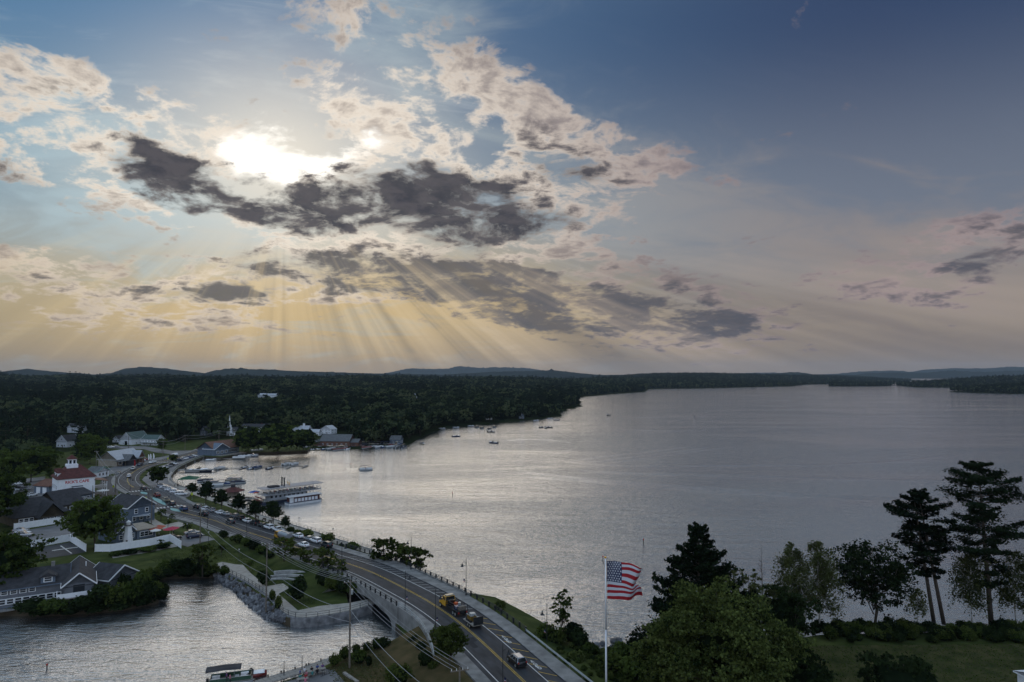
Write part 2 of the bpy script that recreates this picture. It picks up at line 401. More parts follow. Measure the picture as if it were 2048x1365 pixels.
LEAF = {'oak': leafmat('leaf_oak', (.014,.026,.008), (.075,.105,.026)), 'dark': leafmat('leaf_dark', (.004,.009,.005), (.026,.040,.015), .2),
 'lite': leafmat('leaf_light', (.009,.019,.006), (.135,.165,.048)), 'pine': leafmat('needle_pine', (.003,.007,.004), (.016,.026,.012), .15),
 'birch': leafmat('leaf_birch', (.020,.028,.010), (.085,.098,.036)), 'bush': leafmat('leaf_bush', (.016,.028,.008), (.080,.102,.026)),
 'woak': leafmat('leaf_wood_a', (.005,.011,.007), (.100,.130,.062)), 'wbush': leafmat('leaf_wood_b', (.007,.014,.008), (.135,.158,.074)), 'wdark': leafmat('leaf_wood_c', (.003,.008,.006), (.042,.062,.034), .2), 'wpine': leafmat('needle_wood', (.003,.007,.005), (.026,.040,.024), .15),
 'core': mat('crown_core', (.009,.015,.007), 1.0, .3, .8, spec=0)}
# ------------------------------------------------------------------ trees: each gives (trunk mesh, crown mesh) with its foot at the origin
def limb(mb, a, b, r0, r1, rng, bend=.12):
    a, b = np.array(a), np.array(b); L = np.linalg.norm(b-a); pts = []
    for t in (0, .35, .7, 1):
        p = a+(b-a)*t
        if 0 < t < 1: p = p + rng.normal(size=3)*L*bend*.35
        pts.append(p)
    mb.tube(pts, [r0+(r1-r0)*t for t in (0, .35, .7, 1)], 5)
def broad(name, h, w, seed, n, leaf='oak', bark=None, base=.25, lsize=.5, shape=1.0, clumps=26, top=.0, core=0, open_=.0, lean=(0, 0), twig=14):
    rng = np.random.default_rng(seed); mb = MB()
    zc = h*(base+1)/2; rz = h*(1-base)/2; rx = w/2
    C = []
    while len(C) < clumps:
        d = rng.normal(size=3); d /= np.linalg.norm(d); r = rng.uniform(.35, .86)
        z = d[2]*r; k = 1 - top*max(z, -.2)
        C.append((d[0]*r*rx*k, d[1]*r*rx*k, zc+z*rz))
    C = np.array(C); cr = rng.uniform(.24, .40, clumps)*min(rx, rz*1.1)*shape
    th = h*(base+.25); ln = np.array([lean[0], lean[1], 0.0])
    mb.tube([(0, 0, -.3), (.01*h*rng.normal(), .01*h*rng.normal(), th*.5), tuple(ln*.4+np.array([.02*h*rng.normal(), .02*h*rng.normal(), th])), tuple(ln+np.array([0, 0, h*.86]))],
            [h*.020, h*.016, h*.012, h*.003], 7)
    for i in range(min(clumps, 14)):
        z0 = h*rng.uniform(base*.8, .6); limb(mb, (0, 0, z0)+ln*(z0/h)*.8, C[i]+ln*(C[i][2]/h), h*.0075, h*.002, rng)
    tm = mb.mesh(name+'_trunk', bark or m_bark, True)
    per = rng.multinomial(n, cr**2/np.sum(cr**2)); P = []; NN = []
    for c, r, k in zip(C, cr, per):
        tw = max(3, k//twig); d = rng.normal(size=(tw, 3)); d /= np.linalg.norm(d, axis=1)[:, None]
        d[:, 2] = np.where((d[:, 2] < -.2) & (rng.random(tw) < .6), -d[:, 2], d[:, 2])
        q = r*(.45+.75*rng.random(tw)**.7)[:, None]*(1+.25*np.sin(d*6+c.sum()))
        T = c+d*q*np.array([1.15, 1.15, .8]); i = rng.integers(0, tw, k)
        P.append(T[i]+rng.normal(size=(k, 3))*r*np.array([.17, .17, .10])+d[i]*(rng.random((k, 1))-.4)*r*.30); nn = d[i]+np.array([0, 0, .5]); NN.append(nn/np.linalg.norm(nn, axis=1)[:, None])
    P = np.concatenate(P); NN = np.concatenate(NN); P = P + ln*(P[:, 2:3]/h)
    if open_: keep = rng.random(len(P)) > open_; P, NN = P[keep], NN[keep]
    V, F = leaves(P, lsize, rng, NN, .45); mi = np.zeros(len(F), int)
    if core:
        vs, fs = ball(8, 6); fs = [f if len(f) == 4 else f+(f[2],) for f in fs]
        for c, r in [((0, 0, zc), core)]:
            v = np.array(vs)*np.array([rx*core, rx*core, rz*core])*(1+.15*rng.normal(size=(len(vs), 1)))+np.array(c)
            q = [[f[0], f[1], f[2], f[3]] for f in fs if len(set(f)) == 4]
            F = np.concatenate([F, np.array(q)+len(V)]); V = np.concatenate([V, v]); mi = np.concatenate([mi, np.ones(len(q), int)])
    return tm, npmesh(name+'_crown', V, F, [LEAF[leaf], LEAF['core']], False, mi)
def pine(name, h, w, seed, n, base=.35, lsize=.7, ragged=.35, conic=0.0, leaf='pine', whorls=15, trunks=((0, 0, 0, 0),), droop=.05, flatp=.35, core=0):
    """whorls of near-level boughs, each carrying a flat pad of needles"""
    rng = np.random.default_rng(seed); mb = MB(); P = []; NN = []
    for (ox, oy, lx, ly) in trunks:
        axis = lambda z: np.array([ox+lx*(z/h), oy+ly*(z/h), z])
        mb.tube([tuple(axis(z)) for z in (-.3, h*.3, h*.65, h*.97)], [h*.0155, h*.013, h*.009, h*.002], 7)
        for k in range(whorls):
            f = (k+rng.uniform(-.3, .3))/(whorls-1); f = min(max(f, 0), 1); z = h*(base+(1-base)*f*.985)
            env = (1-f)**.8 if conic else float(np.interp(f, [0, .15, .35, .6, .8, .93, 1], [.45, .7, .8, 1.0, .92, .6, .3]))*(1.0 if rng.random() > .25 else .55)
            nb = rng.integers(3, 6) if not conic else rng.integers(5, 8); a0 = rng.random()*6.28
            for j in range(nb):
                a = a0+j*6.283/nb+rng.normal()*.35; L = w/2*max(env, .12)*(1+ragged*rng.normal()); L = max(L, .08*w)
                d = np.array([math.cos(a), math.sin(a), (.30*f-.02 if not conic else -.25+.4*f)-droop+.1*rng.normal()]); o = axis(z); e = o+d*L
                limb(mb, o, e, h*.0035, h*.0008, rng, .08)
                m = max(4, int(n/(whorls*4.2*len(trunks))*(L/(w*.35)))); t = rng.random(m)**.7
                side = np.array([-math.sin(a), math.cos(a), 0]); sp = rng.normal(size=m)*L*.20*(1.15-t*.6)
                p = o+d*L*(.28+.75*t)[:, None]+side*sp[:, None]; p[:, 2] += rng.normal(size=m)*(.05+L*.018)*(1+flatp)+L*.06*t*t
                P.append(p); q = np.tile([0, 0, 1.0], (m, 1))+d*.4; NN.append(q/np.linalg.norm(q, axis=1)[:, None])
        m = max(10, n//60); p = axis(h*.97)+rng.normal(size=(m, 3))*np.array([w*.03, w*.03, h*.018]); P.append(p); NN.append(np.tile([0, 0, 1.0], (m, 1)))
    P = np.concatenate(P); NN = np.concatenate(NN); V, F = leaves(P, lsize, rng, NN, flatp, .55); mi = np.zeros(len(F), int)
    return mb.mesh(name+'_trunk', m_bark, True), npmesh(name+'_crown', V, F, [LEAF[leaf], LEAF['core']], False, mi)
def birch(name, h, w, seed, n, lsize=.35, base=.22):
    rng = np.random.default_rng(seed); mb = MB(); P = []
    wob = [(.012*h*rng.normal(), .012*h*rng.normal()) for _ in range(4)]
    ax = lambda z: np.array([np.interp(z/h, [0, .3, .65, 1], [0]+[q[0] for q in wob[:3]]), np.interp(z/h, [0, .3, .65, 1], [0]+[q[1] for q in wob[:3]]), z])
    mb.tube([tuple(ax(z)) for z in (-.3, h*.3, h*.65, h*.97)], [h*.011, h*.009, h*.006, h*.0015], 6)
    nb = 46
    for k in range(nb):
        f = (k+rng.random())/nb; z = h*(base+(1-base)*f); a = rng.random()*6.28
        L = w/2*(math.sin(math.pi*min(1, .22+.78*f))**.7+.08)*rng.uniform(.65, 1.25); o = ax(min(z, h*.96)); m = max(6, int(n/nb*(L/(w*.38))))
        d = np.array([math.cos(a), math.sin(a), .75]); e = o+d*L*.8; limb(mb, o, e, h*.002, h*.0006, rng, .1)
        t = .25+.85*rng.random(m); p = o+np.outer(t, d*L*.85); p[:, 2] -= (t**2.4)*L*.75*rng.uniform(.4, 1.5, m); p += rng.normal(size=(m, 3))*L*.13; P.append(p)
    P = np.concatenate(P); V, F = leaves(P, lsize, rng)
    return mb.mesh(name+'_trunk', m_birch, True), npmesh(name+'_crown', V, F, [LEAF['birch']])
def shrub_mesh(name, w, h, seed, n, leaf='bush', lsize=.25, lumps=9, core=.72):
    rng = np.random.default_rng(seed); P = []; NN = []
    for i in range(lumps):
        a = rng.random()*6.28; r = rng.uniform(0, .30)*w; c = np.array([r*math.cos(a), r*math.sin(a), h*rng.uniform(.36, .62)]); k = n//lumps
        d = rng.normal(size=(k, 3)); d /= np.linalg.norm(d, axis=1)[:, None]; d[:, 2] = np.abs(d[:, 2])*1.2-.35*rng.random(k)
        P.append(c+d*np.array([w*.27, w*.27, h*.42])*(.8+.3*rng.random((k, 1)))); NN.append(d)
    P = np.concatenate(P); NN = np.concatenate(NN); P[:, 2] = np.maximum(P[:, 2], .04); NN /= np.linalg.norm(NN, axis=1)[:, None]+1e-6
    V, F = leaves(P, lsize, rng, NN, .5); mi = np.zeros(len(F), int)
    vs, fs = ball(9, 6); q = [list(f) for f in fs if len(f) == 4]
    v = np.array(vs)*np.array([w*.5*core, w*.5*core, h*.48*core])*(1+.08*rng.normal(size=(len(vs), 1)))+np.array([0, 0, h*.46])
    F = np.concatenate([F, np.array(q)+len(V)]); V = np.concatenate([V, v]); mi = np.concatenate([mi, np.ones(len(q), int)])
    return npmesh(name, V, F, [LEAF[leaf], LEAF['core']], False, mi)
def put_tree(name, pair, loc, rz, label, group=None, scale=1.0, cat='tree'):
    t = thing(name, label, cat, loc, rz, group); t.scale = (scale,)*3 if not isinstance(scale, tuple) else scale
    link('trunk', pair[0], t); link('crown', pair[1], t); return t
SHRUBS = [shrub_mesh('shrub_a', 2.0, 1.6, 11, 1000, lsize=.19, lumps=13), shrub_mesh('shrub_b', 2.0, 1.4, 12, 1000, 'oak', .19, 13), shrub_mesh('shrub_c', 2.0, 1.8, 13, 1000, 'dark', .19, 13), shrub_mesh('shrub_d', 2.0, 1.5, 14, 1000, 'lite', .19, 13)]
def put_shrub(loc, w, h, kind, label, group=None, rz=None, name='shrub'):
    hs = (1.6, 1.4, 1.8, 1.5)[kind]
    t = tag(link(name, SHRUBS[kind]), label, 'shrub', group); t.location = loc; t.rotation_euler = (0, 0, random.random()*6 if rz is None else rz)
    t.scale = (w/2, w/2, h/hs); return t
# ------------------------------------------------------------------ water
def water_mat():
    m = bpy.data.materials.new('lake_water'); m.use_nodes = True; nt = m.node_tree; nt.nodes.clear(); L = nt.links.new
    g = nt.nodes.new('ShaderNodeNewGeometry')
    def nz(scale, detail, stretch, rough=.55, dist=0.0):
        mp = nt.nodes.new('ShaderNodeMapping'); mp.inputs['Scale'].default_value = stretch; mp.inputs['Rotation'].default_value = (0, 0, R(20)); L(g.outputs['Position'], mp.inputs[0])
        n = nt.nodes.new('ShaderNodeTexNoise'); n.inputs['Scale'].default_value = scale; n.inputs['Detail'].default_value = detail
        n.inputs['Roughness'].default_value = rough; n.inputs['Distortion'].default_value = dist; L(mp.outputs[0], n.inputs['Vector']); return n.outputs[0]
    def bump(h, st, dist, prev=None):
        b = nt.nodes.new('ShaderNodeBump'); b.inputs['Distance'].default_value = dist
        if isinstance(st, float): b.inputs['Strength'].default_value = st
        else: L(st, b.inputs['Strength'])
        L(h, b.inputs['Height'])
        if prev: L(prev, b.inputs['Normal'])
        return b.outputs[0]
    gust = nz(.011, 5, (.30, 1.15, 1), .62, 1.0)
    mr = nt.nodes.new('ShaderNodeMapRange'); L(gust, mr.inputs[0]); mr.inputs[1].default_value = .40; mr.inputs[2].default_value = .60; mr.inputs[3].default_value = .5; mr.inputs[4].default_value = 1.0
    b1 = bump(nz(.85, 4, (.5, 1.3, 1), .62), mr.outputs[0], .62)
    b2 = bump(nz(.16, 3, (.6, 1.3, 1), .5, .4), .45, 1.2, b1)
    b2 = bump(nz(.05, 4, (.4, 1.4, 1), .6, .5), .13, 2.6, b2)
    gl = nt.nodes.new('ShaderNodeBsdfGlossy'); gl.inputs['Roughness'].default_value = .07; gl.inputs['Color'].default_value = (.93, .95, .97, 1); L(b2, gl.inputs['Normal'])
    df = nt.nodes.new('ShaderNodeBsdfDiffuse'); df.inputs['Color'].default_value = (.05, .06, .066, 1)
    fr = nt.nodes.new('ShaderNodeFresnel'); fr.inputs['IOR'].default_value = 1.33; L(b2, fr.inputs['Normal'])
    fa = nt.nodes.new('ShaderNodeMath'); fa.operation = 'ADD'; fa.use_clamp = True; L(fr.outputs[0], fa.inputs[0]); fa.inputs[1].default_value = .44
    mx = nt.nodes.new('ShaderNodeMixShader'); L(fa.outputs[0], mx.inputs[0]); L(df.outputs[0], mx.inputs[1]); L(gl.outputs[0], mx.inputs[2])
    o = nt.nodes.new('ShaderNodeOutputMaterial'); L(mx.outputs[0], o.inputs[0]); return m
m_water = water_mat()
mb = MB(); xs = [-16000, -4000, -1000, -300, 0, 300, 1000, 4000, 16000]; ys = [-400, 50, 150, 300, 600, 1500, 4000, 20000]
for j in range(len(ys)-1):
    for i in range(len(xs)-1): mb.add([(xs[i], ys[j], 0), (xs[i+1], ys[j], 0), (xs[i+1], ys[j+1], 0), (xs[i], ys[j+1], 0)], [(0, 1, 2, 3)])
lake = struct('lake', mb, m_water)
# ------------------------------------------------------------------ road line: positions along the causeway
ctr_px = [(1050,1365,3.7),(936,1259,4.3),(864,1207,4.6),(807,1176,4.6),(745,1145,4.3),(698,1128,3.9),(657,1115,3.4),(620,1103,3.0),(535,1077,2.3),(460,1053,1.95),(425,1040,1.85),(352,1021,1.8),
 (315,1000,1.8),(278,981,1.8),(258,968,1.8),(256,955,1.8),(270,942,1.8),(292,932,1.8),(315,926,1.8),(340,919.5,1.8),(372,911,1.8),(398,904,1.8),(420,895,1.8)]
ctr = [G(*p) for p in ctr_px]
ctr = [ctr[0]+(ctr[0]-ctr[1]).normalized()*k+Vector((0, 0, -k*.008)) for k in (90, 40)] + ctr
def catmull(P, step=2.0):
    out = []
    for i in range(len(P)-1):
        p0, p1, p2, p3 = P[max(i-1, 0)], P[i], P[i+1], P[min(i+2, len(P)-1)]; n = max(2, int((p2-p1).length/step))
        for k in range(n):
            t = k/n; out.append(.5*((2*p1)+(p2-p0)*t+(2*p0-5*p1+4*p2-p3)*t*t+(3*p1-p0-3*p2+p3)*t**3))
    out.append(P[-1]); return out
RC = catmull(ctr)
for _ in range(6): RC = [RC[0]]+[(RC[i-1]+RC[i]*2+RC[i+1])/4 for i in range(1, len(RC)-1)]+[RC[-1]]
RT = []
for i in range(len(RC)):
    d = RC[min(i+1, len(RC)-1)]-RC[max(i-1, 0)]; d.z = 0; RT.append(d.normalized())
RS = [0.0]
for i in range(1, len(RC)): RS.append(RS[-1]+(RC[i]-RC[i-1]).length)
def road_i(p): return min(range(len(RC)), key=lambda i: (RC[i].x-p[0])**2+(RC[i].y-p[1])**2)
def road_s(px, py, z=2.0): return RS[road_i(G(px, py, z))]
def rp(s, off, dz=0.0):
    """a place on the road: s metres along, off metres to its lake side"""
    i = int(np.searchsorted(RS, s)); i = min(max(i, 1), len(RC)-1); t = (s-RS[i-1])/max(RS[i]-RS[i-1], 1e-6)
    c = RC[i-1].lerp(RC[i], t); d = RT[i-1].lerp(RT[i], t).normalized()
    return Vector((c.x+d.y*off, c.y-d.x*off, c.z+dz)), math.atan2(d.y, d.x)
def rstrip(s0, s1, o0, o1, dz, step=3.0, mb=None):
    mb = mb or MB(); n = max(2, int((s1-s0)/step)+1); ss_ = [s0+(s1-s0)*k/(n-1) for k in range(n)]
    f = lambda o, s: o(s) if callable(o) else o
    return mb.strip([rp(s, f(o0, s), dz)[0] for s in ss_], [rp(s, f(o1, s), dz)[0] for s in ss_])
S_B = road_s(1050,1365,3.7); S_BE = road_s(925,1250,4.3); S_BW = road_s(722,1137,4.1); S_END = RS[-1]
S_PARK0 = road_s(640,1108,3.2); S_X1 = road_s(300,992,1.8); S_X2 = road_s(282,984,1.8); S_CURVE = road_s(256,960,1.8)
S_ISL1 = road_s(345,1018,1.8)
# ------------------------------------------------------------------ land
SHORE_A = [(745,1100),(675,1079),(636,1066),(598,1054),(561,1043),(521,1030),(486,1016),(453,1004),(420,992),(390,982),(362,972),(346,964),(342,953),(348,944),(357,936),(372,928),(390,920),(409,913)]
COVE_A = [(-500,1235),(0,1217),(100,1217),(170,1213),(250,1206),(318,1192),(322,1178),(300,1165),(318,1147),(375,1143),(425,1143),(450,1150),(490,1169),(535,1200),(556,1224),(572,1235),(600,1240),(640,1236),(700,1225)]
ZA = 1.7
wW, wL = rp(S_BW, -7.4)[0], rp(S_BW, 9.2)[0]; eW, eL = rp(S_BE-6, -7.4)[0], rp(S_BE-6, 9.2)[0]
# the opening under the bridge, square to the road
chW0, chW1 = rp(road_s(714,1181,1.0)+1, -7.0)[0], None
S_CW = RS[road_i(G(706,1180,1.0))]; S_CE = RS[road_i(G(801,1252,.5))]+1.5
if S_CE > S_CW: S_CE, S_CW = S_CW, S_CE
cwa, cwb = rp(S_CW, -7.2)[0], rp(S_CW, 9.6)[0]; cea, ceb = rp(S_CE, -7.2)[0], rp(S_CE, 9.6)[0]
polyA = [cwb] + [G(x, y, ZA) for x, y in SHORE_A] + [G(x, y, ZA) for x, y in [(444,915),(482,906),(540,905),(614,902),(640,880),(560,872),(330,878),(200,890),(60,920),(-300,950),(-900,980)]] + [G(x, y, ZA) for x, y in COVE_A] + [cwa]
ZB = 1.5
SHORE_B = [(990,1213),(1040,1240),(1090,1268),(1130,1288),(1190,1300),(1250,1302),(1300,1306),(1400,1300),(1500,1290),(1640,1270),(1900,1264),(2200,1262),(2700,1270)]
polyB = [ceb] + [G(x, y, ZB) for x, y in SHORE_B] + [Vector((250, -120, ZB)), Vector((-60, -120, ZB)), Vector((-60, 60, ZB))] + [G(x, y, ZB) for x, y in [(500,1390),(570,1362),(650,1332),(700,1306),(745,1292),(785,1281),(806,1270)]] + [cea]
from mathutils.geometry import tessellate_polygon
def sheet(mb, poly, z=None):
    P = [Vector((p[0], p[1], p[2] if z is None else z)) for p in poly]
    tris = tessellate_polygon([P]); fs = []
    for t in tris:
        a, b, c = (P[i] for i in t); fs.append(t if (b-a).cross(c-a).z > 0 else t[::-1])
    return mb.add(P, fs)
def slab(name, poly, z, bottom, m):
    mb = MB(); sheet(mb, poly, z); n = len(poly); mb.cur = 1
    mb.add([(p[0], p[1], z) for p in poly]+[(p[0], p[1], bottom) for p in poly], [(i, (i+1) % n, n+(i+1) % n, n+i) for i in range(n)])
    return struct(name, mb, [m, m_soil])
slab('ground_village', polyA, ZA, -2.0, m_grass)
slab('ground_near_shore', polyB, ZB, -2.0, m_grass)
def patch(name, px, z, m, thick=None):
    mb = MB(); P = [G(x, y, z) for x, y in px]; sheet(mb, P, z); return struct(name, mb, m)
# ------------------------------------------------------------------ road surface, pavements, markings
off_r = lambda s: 6.2 if s < S_PARK0 else min(8.2, 6.2+(s-S_PARK0)*.12)
if True:
    off_r_ = lambda s: off_r(s) if s < S_X1 else max(5.2, 8.2-(s-S_X1)*.1)
struct('road', rstrip(0, S_END, -5.0, off_r_, 0.0), m_asph)
bed = MB(); n = 60
for o, zz_ in ((-5.0, -1), (8.9, 1)): pass
def verge(s0, s1, o0, o1, z_in, z_out, m, name):
    mb = MB(); k = max(2, int((s1-s0)/4)); A = []; B = []
    for i in range(k+1):
        s = s0+(s1-s0)*i/k; p = rp(s, o0)[0]; q = rp(s, o1)[0]; A.append((p.x, p.y, p.z+z_in)); B.append((q.x, q.y, z_out))
    return struct(name, mb.strip(A, B), m)
verge(0, S_CE, 9.0, 19.0, -.02, ZB-.1, m_grass, 'embankment_lakeside')
verge(0, S_CE-14, -7.5, -17.0, -.02, ZB-.1, m_field, 'embankment_coveside')
verge(S_CW, S_ISL1, -7.3, -13.0, -.02, ZA-.1, m_grass, 'embankment_park')
verge(S_CW, S_PARK0+25, 9.2, 12.5, -.02, ZA-.1, m_grass, 'embankment_promenade')
def kerbwalk(name, s0, s1, o0, o1, m=m_conc):
    """a raised pavement with its kerb face"""
    mb = MB(); k = max(2, int((s1-s0)/3)); z = .14; f = lambda o, s: o(s) if callable(o) else o
    S_ = [s0+(s1-s0)*i/k for i in range(k+1)]
    a = [rp(s, f(o0, s), -.02)[0] for s in S_]; b = [rp(s, f(o0, s), z)[0] for s in S_]; c = [rp(s, f(o1, s), z)[0] for s in S_]; d = [rp(s, f(o1, s), -.3)[0] for s in S_]
    for A, B in ((a, b), (b, c), (c, d)): mb.strip(A, B)
    return struct(name, mb, m)
kerbwalk('pavement_lakeside', 0, S_PARK0+10, off_r, 9.0)
kerbwalk('pavement_coveside', 0, S_ISL1-6, -5.0, -7.3)
kerbwalk('pavement_parking', S_PARK0+10, S_X1+6, lambda s: off_r(s), lambda s: off_r(s)+1.7)
kerbwalk('pavement_village', S_X1-10, S_END-4, -5.0, -6.9)
mk = lambda mb, m, name: struct(name, mb, m)
def dash(mb, s, o0, o1, w, dz=.012):
    a, h = rp(s, o0, dz); b, _ = rp(s, o1, dz); d = (b-a); d.z = 0; n = Vector((-d.y, d.x, 0)).normalized()*w/2
    return mb.add([a-n, b-n, b+n, a+n], [(0, 1, 2, 3)])
y = MB()
for o in (-.22, .10): rstrip(0, S_ISL1-4, o, o+.12, .010, mb=y)
for o in (-.22, .10): rstrip(S_X2+16, S_END-6, o, o+.12, .010, mb=y)
struct('yellow_centre_line', y, m_yel)
w = MB(); rstrip(0, S_PARK0-4, 3.45, 3.6, .010, mb=w); rstrip(0, S_ISL1-10, -4.0, -3.85, .010, mb=w); rstrip(S_PARK0-4, S_X1-4, 3.7, 3.82, .010, mb=w)
rstrip(S_X2+8, S_END-8, 3.4, 3.52, .010, mb=w); rstrip(S_X2+8, S_END-8, -3.9, -3.78, .010, mb=w)
struct('white_edge_lines', w, m_line)
def hatch(s0, s1, step, slant, m, name, o0=3.75, o1=5.9, w=.14):
    mb = MB(); s = s0
    while s < s1:
        a, _ = rp(s, o0, .010); b, _ = rp(s+slant, o1, .010); d = b-a; d.z = 0; n = Vector((-d.y, d.x, 0)).normalized()*w/2
        mb.add([a-n, b-n, b+n, a+n], [(0, 1, 2, 3)]); s += step
    return struct(name, mb, m)
hatch(4, S_BE+4, 3.4, -2.6, m_yel, 'yellow_hatching')
hatch(S_BE+8, S_PARK0-8, 2.4, -1.2, m_line, 'white_hatching', w=.10)
for o in (-2.95, -1.35, 1.0, 2.6): struct('tyre_track', rstrip(0, S_END-6, o-.28, o+.28, .004), m_worn)
rng = np.random.default_rng(12); pm_ = MB()
for i in range(26):
    s_ = rng.uniform(6, S_PARK0+60); o_ = rng.uniform(-4.2, 3.0); rstrip(s_, s_+rng.uniform(1.2, 6), o_, o_+rng.uniform(.3, 1.5), .0065, 1.5, pm_)
for i in range(40):
    s_ = rng.uniform(4, S_END-30); o_ = rng.uniform(-4.5, 2.5); dash(pm_, s_, o_, o_+rng.uniform(.8, 3.5), .07, .0075)
struct('tarmac_patches', pm_, m_patch)
# cycle symbols between the hatching
cy = MB()
for s in (S_B+3, road_s(1000,1290,3.9)-0, road_s(962,1232,4.3)):
    for k, (dx_, dy_, r) in enumerate(((0, 4.6, .34), (1.5, 4.6, .34))):
        n = 10
        for i in range(n):
            t0, t1 = 6.283*i/n, 6.283*(i+1)/n
            q = [rp(s+dx_+rr*math.cos(t)*1.6, dy_+rr*math.sin(t), .012)[0] for rr, t in ((r, t0), (r, t1), (r-.12, t1), (r-.12, t0))]; cy.add(q, [(0, 1, 2, 3)])
    for (a, b) in (((0, 4.6), (.6, 4.25)), ((.6, 4.25), (1.5, 4.6)), ((.6, 4.25), (.8, 4.75)), ((2.2, 4.4), (3.2, 4.6)), ((2.2, 4.8), (3.2, 4.6))):
        p, q = rp(s+a[0], a[1], .012)[0], rp(s+b[0], b[1], .012)[0]; d = (q-p).normalized(); n_ = Vector((-d.y, d.x, 0))*.07; cy.add([p-n_, q-n_, q+n_, p+n_], [(0, 1, 2, 3)])
struct('cycle_lane_symbols', cy, m_line)
def crosswalk(s, o0, o1, n):
    mb = MB()
    for i in range(n):
        o = o0+(o1-o0)*(i+.25)/n; rstrip(s, s+2.4, o, o+(o1-o0)/n*.55, .014, 1.2, mb)
    return struct('crosswalk', mb, m_line)
crosswalk(S_ISL1+4, -4.6, 5.2, 8); crosswalk(S_X2+3, -4.6, 5.2, 8); crosswalk(road_s(313,926,1.8)+2, -4.6, 5.2, 8)
for (s0, s1) in ((S_ISL1-8, S_ISL1+2), (S_ISL1+9, S_X1-3), (S_X2-8, S_X2+1)):
    if s1 > s0+2:
        mb = MB(); k = 8; hw = lambda t: 1.15*min(1, 2.5*min(t, 1-t)+.15); A = []; B = []
        for i in range(k+1):
            t = i/k; s = s0+(s1-s0)*t; A.append(rp(s, -hw(t)-.05, .016)[0]); B.append(rp(s, hw(t)-.05, .016)[0])
        struct('painted_median', mb.strip(A, B), m_teal)
# lots and paths
patch('car_park_lakeside', [(290,953),(300,941),(316,934),(332,929),(350,919),(372,910),(404,903),(410,910),(390,917),(372,925),(356,933),(346,942),(338,953),(340,963),(345,968),(384,985),(378,993),(362,1000),(340,992),(315,980),(296,970),(284,960)], 1.76, m_asph2)
patch('promenade', [(346,964),(342,953),(348,944),(343,944),(335,952),(337,964),(352,975),(385,989),(425,1003),(455,1013),(485,1025),(520,1040),(560,1053),(600,1066),(640,1079),(680,1090),(740,1108),(745,1100),(675,1079),(636,1066),(598,1054),(561,1043),(521,1030),(486,1016),(453,1004),(420,992),(390,982),(362,972)], 1.80, m_pave)
patch('shop_forecourt', [(206,952),(236,946),(262,937),(288,926),(320,921),(345,915),(340,911),(300,918),(270,922),(228,934),(200,940)], 1.75, m_asph2)
patch('hill_road', [(150,893),(225,892),(292,893),(318,898),(345,902),(400,901),(400,907),(352,910),(310,905),(288,899),(225,897),(150,898)], 1.77, m_asph2)
patch('cafe_forecourt', [(205,955),(240,950),(238,965),(236,985),(244,1000),(222,1010),(170,1012),(160,995),(195,980)], 1.75, m_asph)
patch('yard_behind_cafe', [(-60,965),(90,958),(95,975),(105,1000),(60,1006),(-60,1012)], 1.74, m_asph2)
patch('fenced_lot', [(20,1066),(138,1046),(152,1056),(152,1074),(140,1076),(53,1092),(25,1094),(0,1080)], 1.75, m_asph2)
patch('striped_court', [(58,1099),(140,1085),(172,1104),(143,1110),(70,1120)], 1.75, m_asph)
patch('court_line_long', [(120,1092),(123,1091.5),(145,1107),(142,1107.5)], 1.757, m_line)
patch('court_line_cross', [(104,1102),(104,1100.9),(156,1094),(157,1095)], 1.757, m_line)
patch('walk_park_edge', [(222,1110),(300,1098),(343,1089),(372,1083),(388,1076),(396,1082),(380,1088),(346,1095),(302,1104),(226,1117)], 1.76, m_pave)
patch('walk_garden', [(234,1000),(246,998),(262,1012),(280,1024),(300,1020),(318,1018),(325,1022),(300,1028),(312,1040),(330,1050),(372,1040),(392,1036),(404,1040),(372,1050),(345,1060),(320,1058),(300,1046),(288,1032),(262,1030),(258,1024),(270,1022),(250,1008)], 1.76, m_pave)
patch('driveway', [(352,1086),(362,1074),(394,1056),(420,1052),(442,1058),(420,1068),(400,1072),(440,1073),(436,1078),(400,1086),(375,1094)], 1.77, m_asph2)
patch('walk_waterside', [(444,1124),(470,1129),(486,1130),(502,1147),(520,1162),(532,1173),(566,1167),(579,1176),(557,1188),(596,1221),(640,1212),(700,1206),(745,1197),(760,1195),(760,1205),(745,1209),(700,1223),(640,1234),(600,1238),(576,1233),(560,1222),(537,1197),(492,1166),(452,1147),(430,1128)], 1.78, m_pave)
patch('lawn_shore', [(1620,1292),(2048,1288),(2500,1292),(2600,1500),(1500,1500),(1560,1330)], 1.54, m_lawn_dk)
patch('field_bare', [(652,1338),(700,1312),(770,1292),(830,1300),(872,1330),(905,1365),(960,1420),(700,1420)], 1.55, m_field)
patch('terrace', [(500,1384),(585,1360),(640,1338),(668,1340),(690,1365),(690,1440),(500,1440)], 1.56, m_asph2)
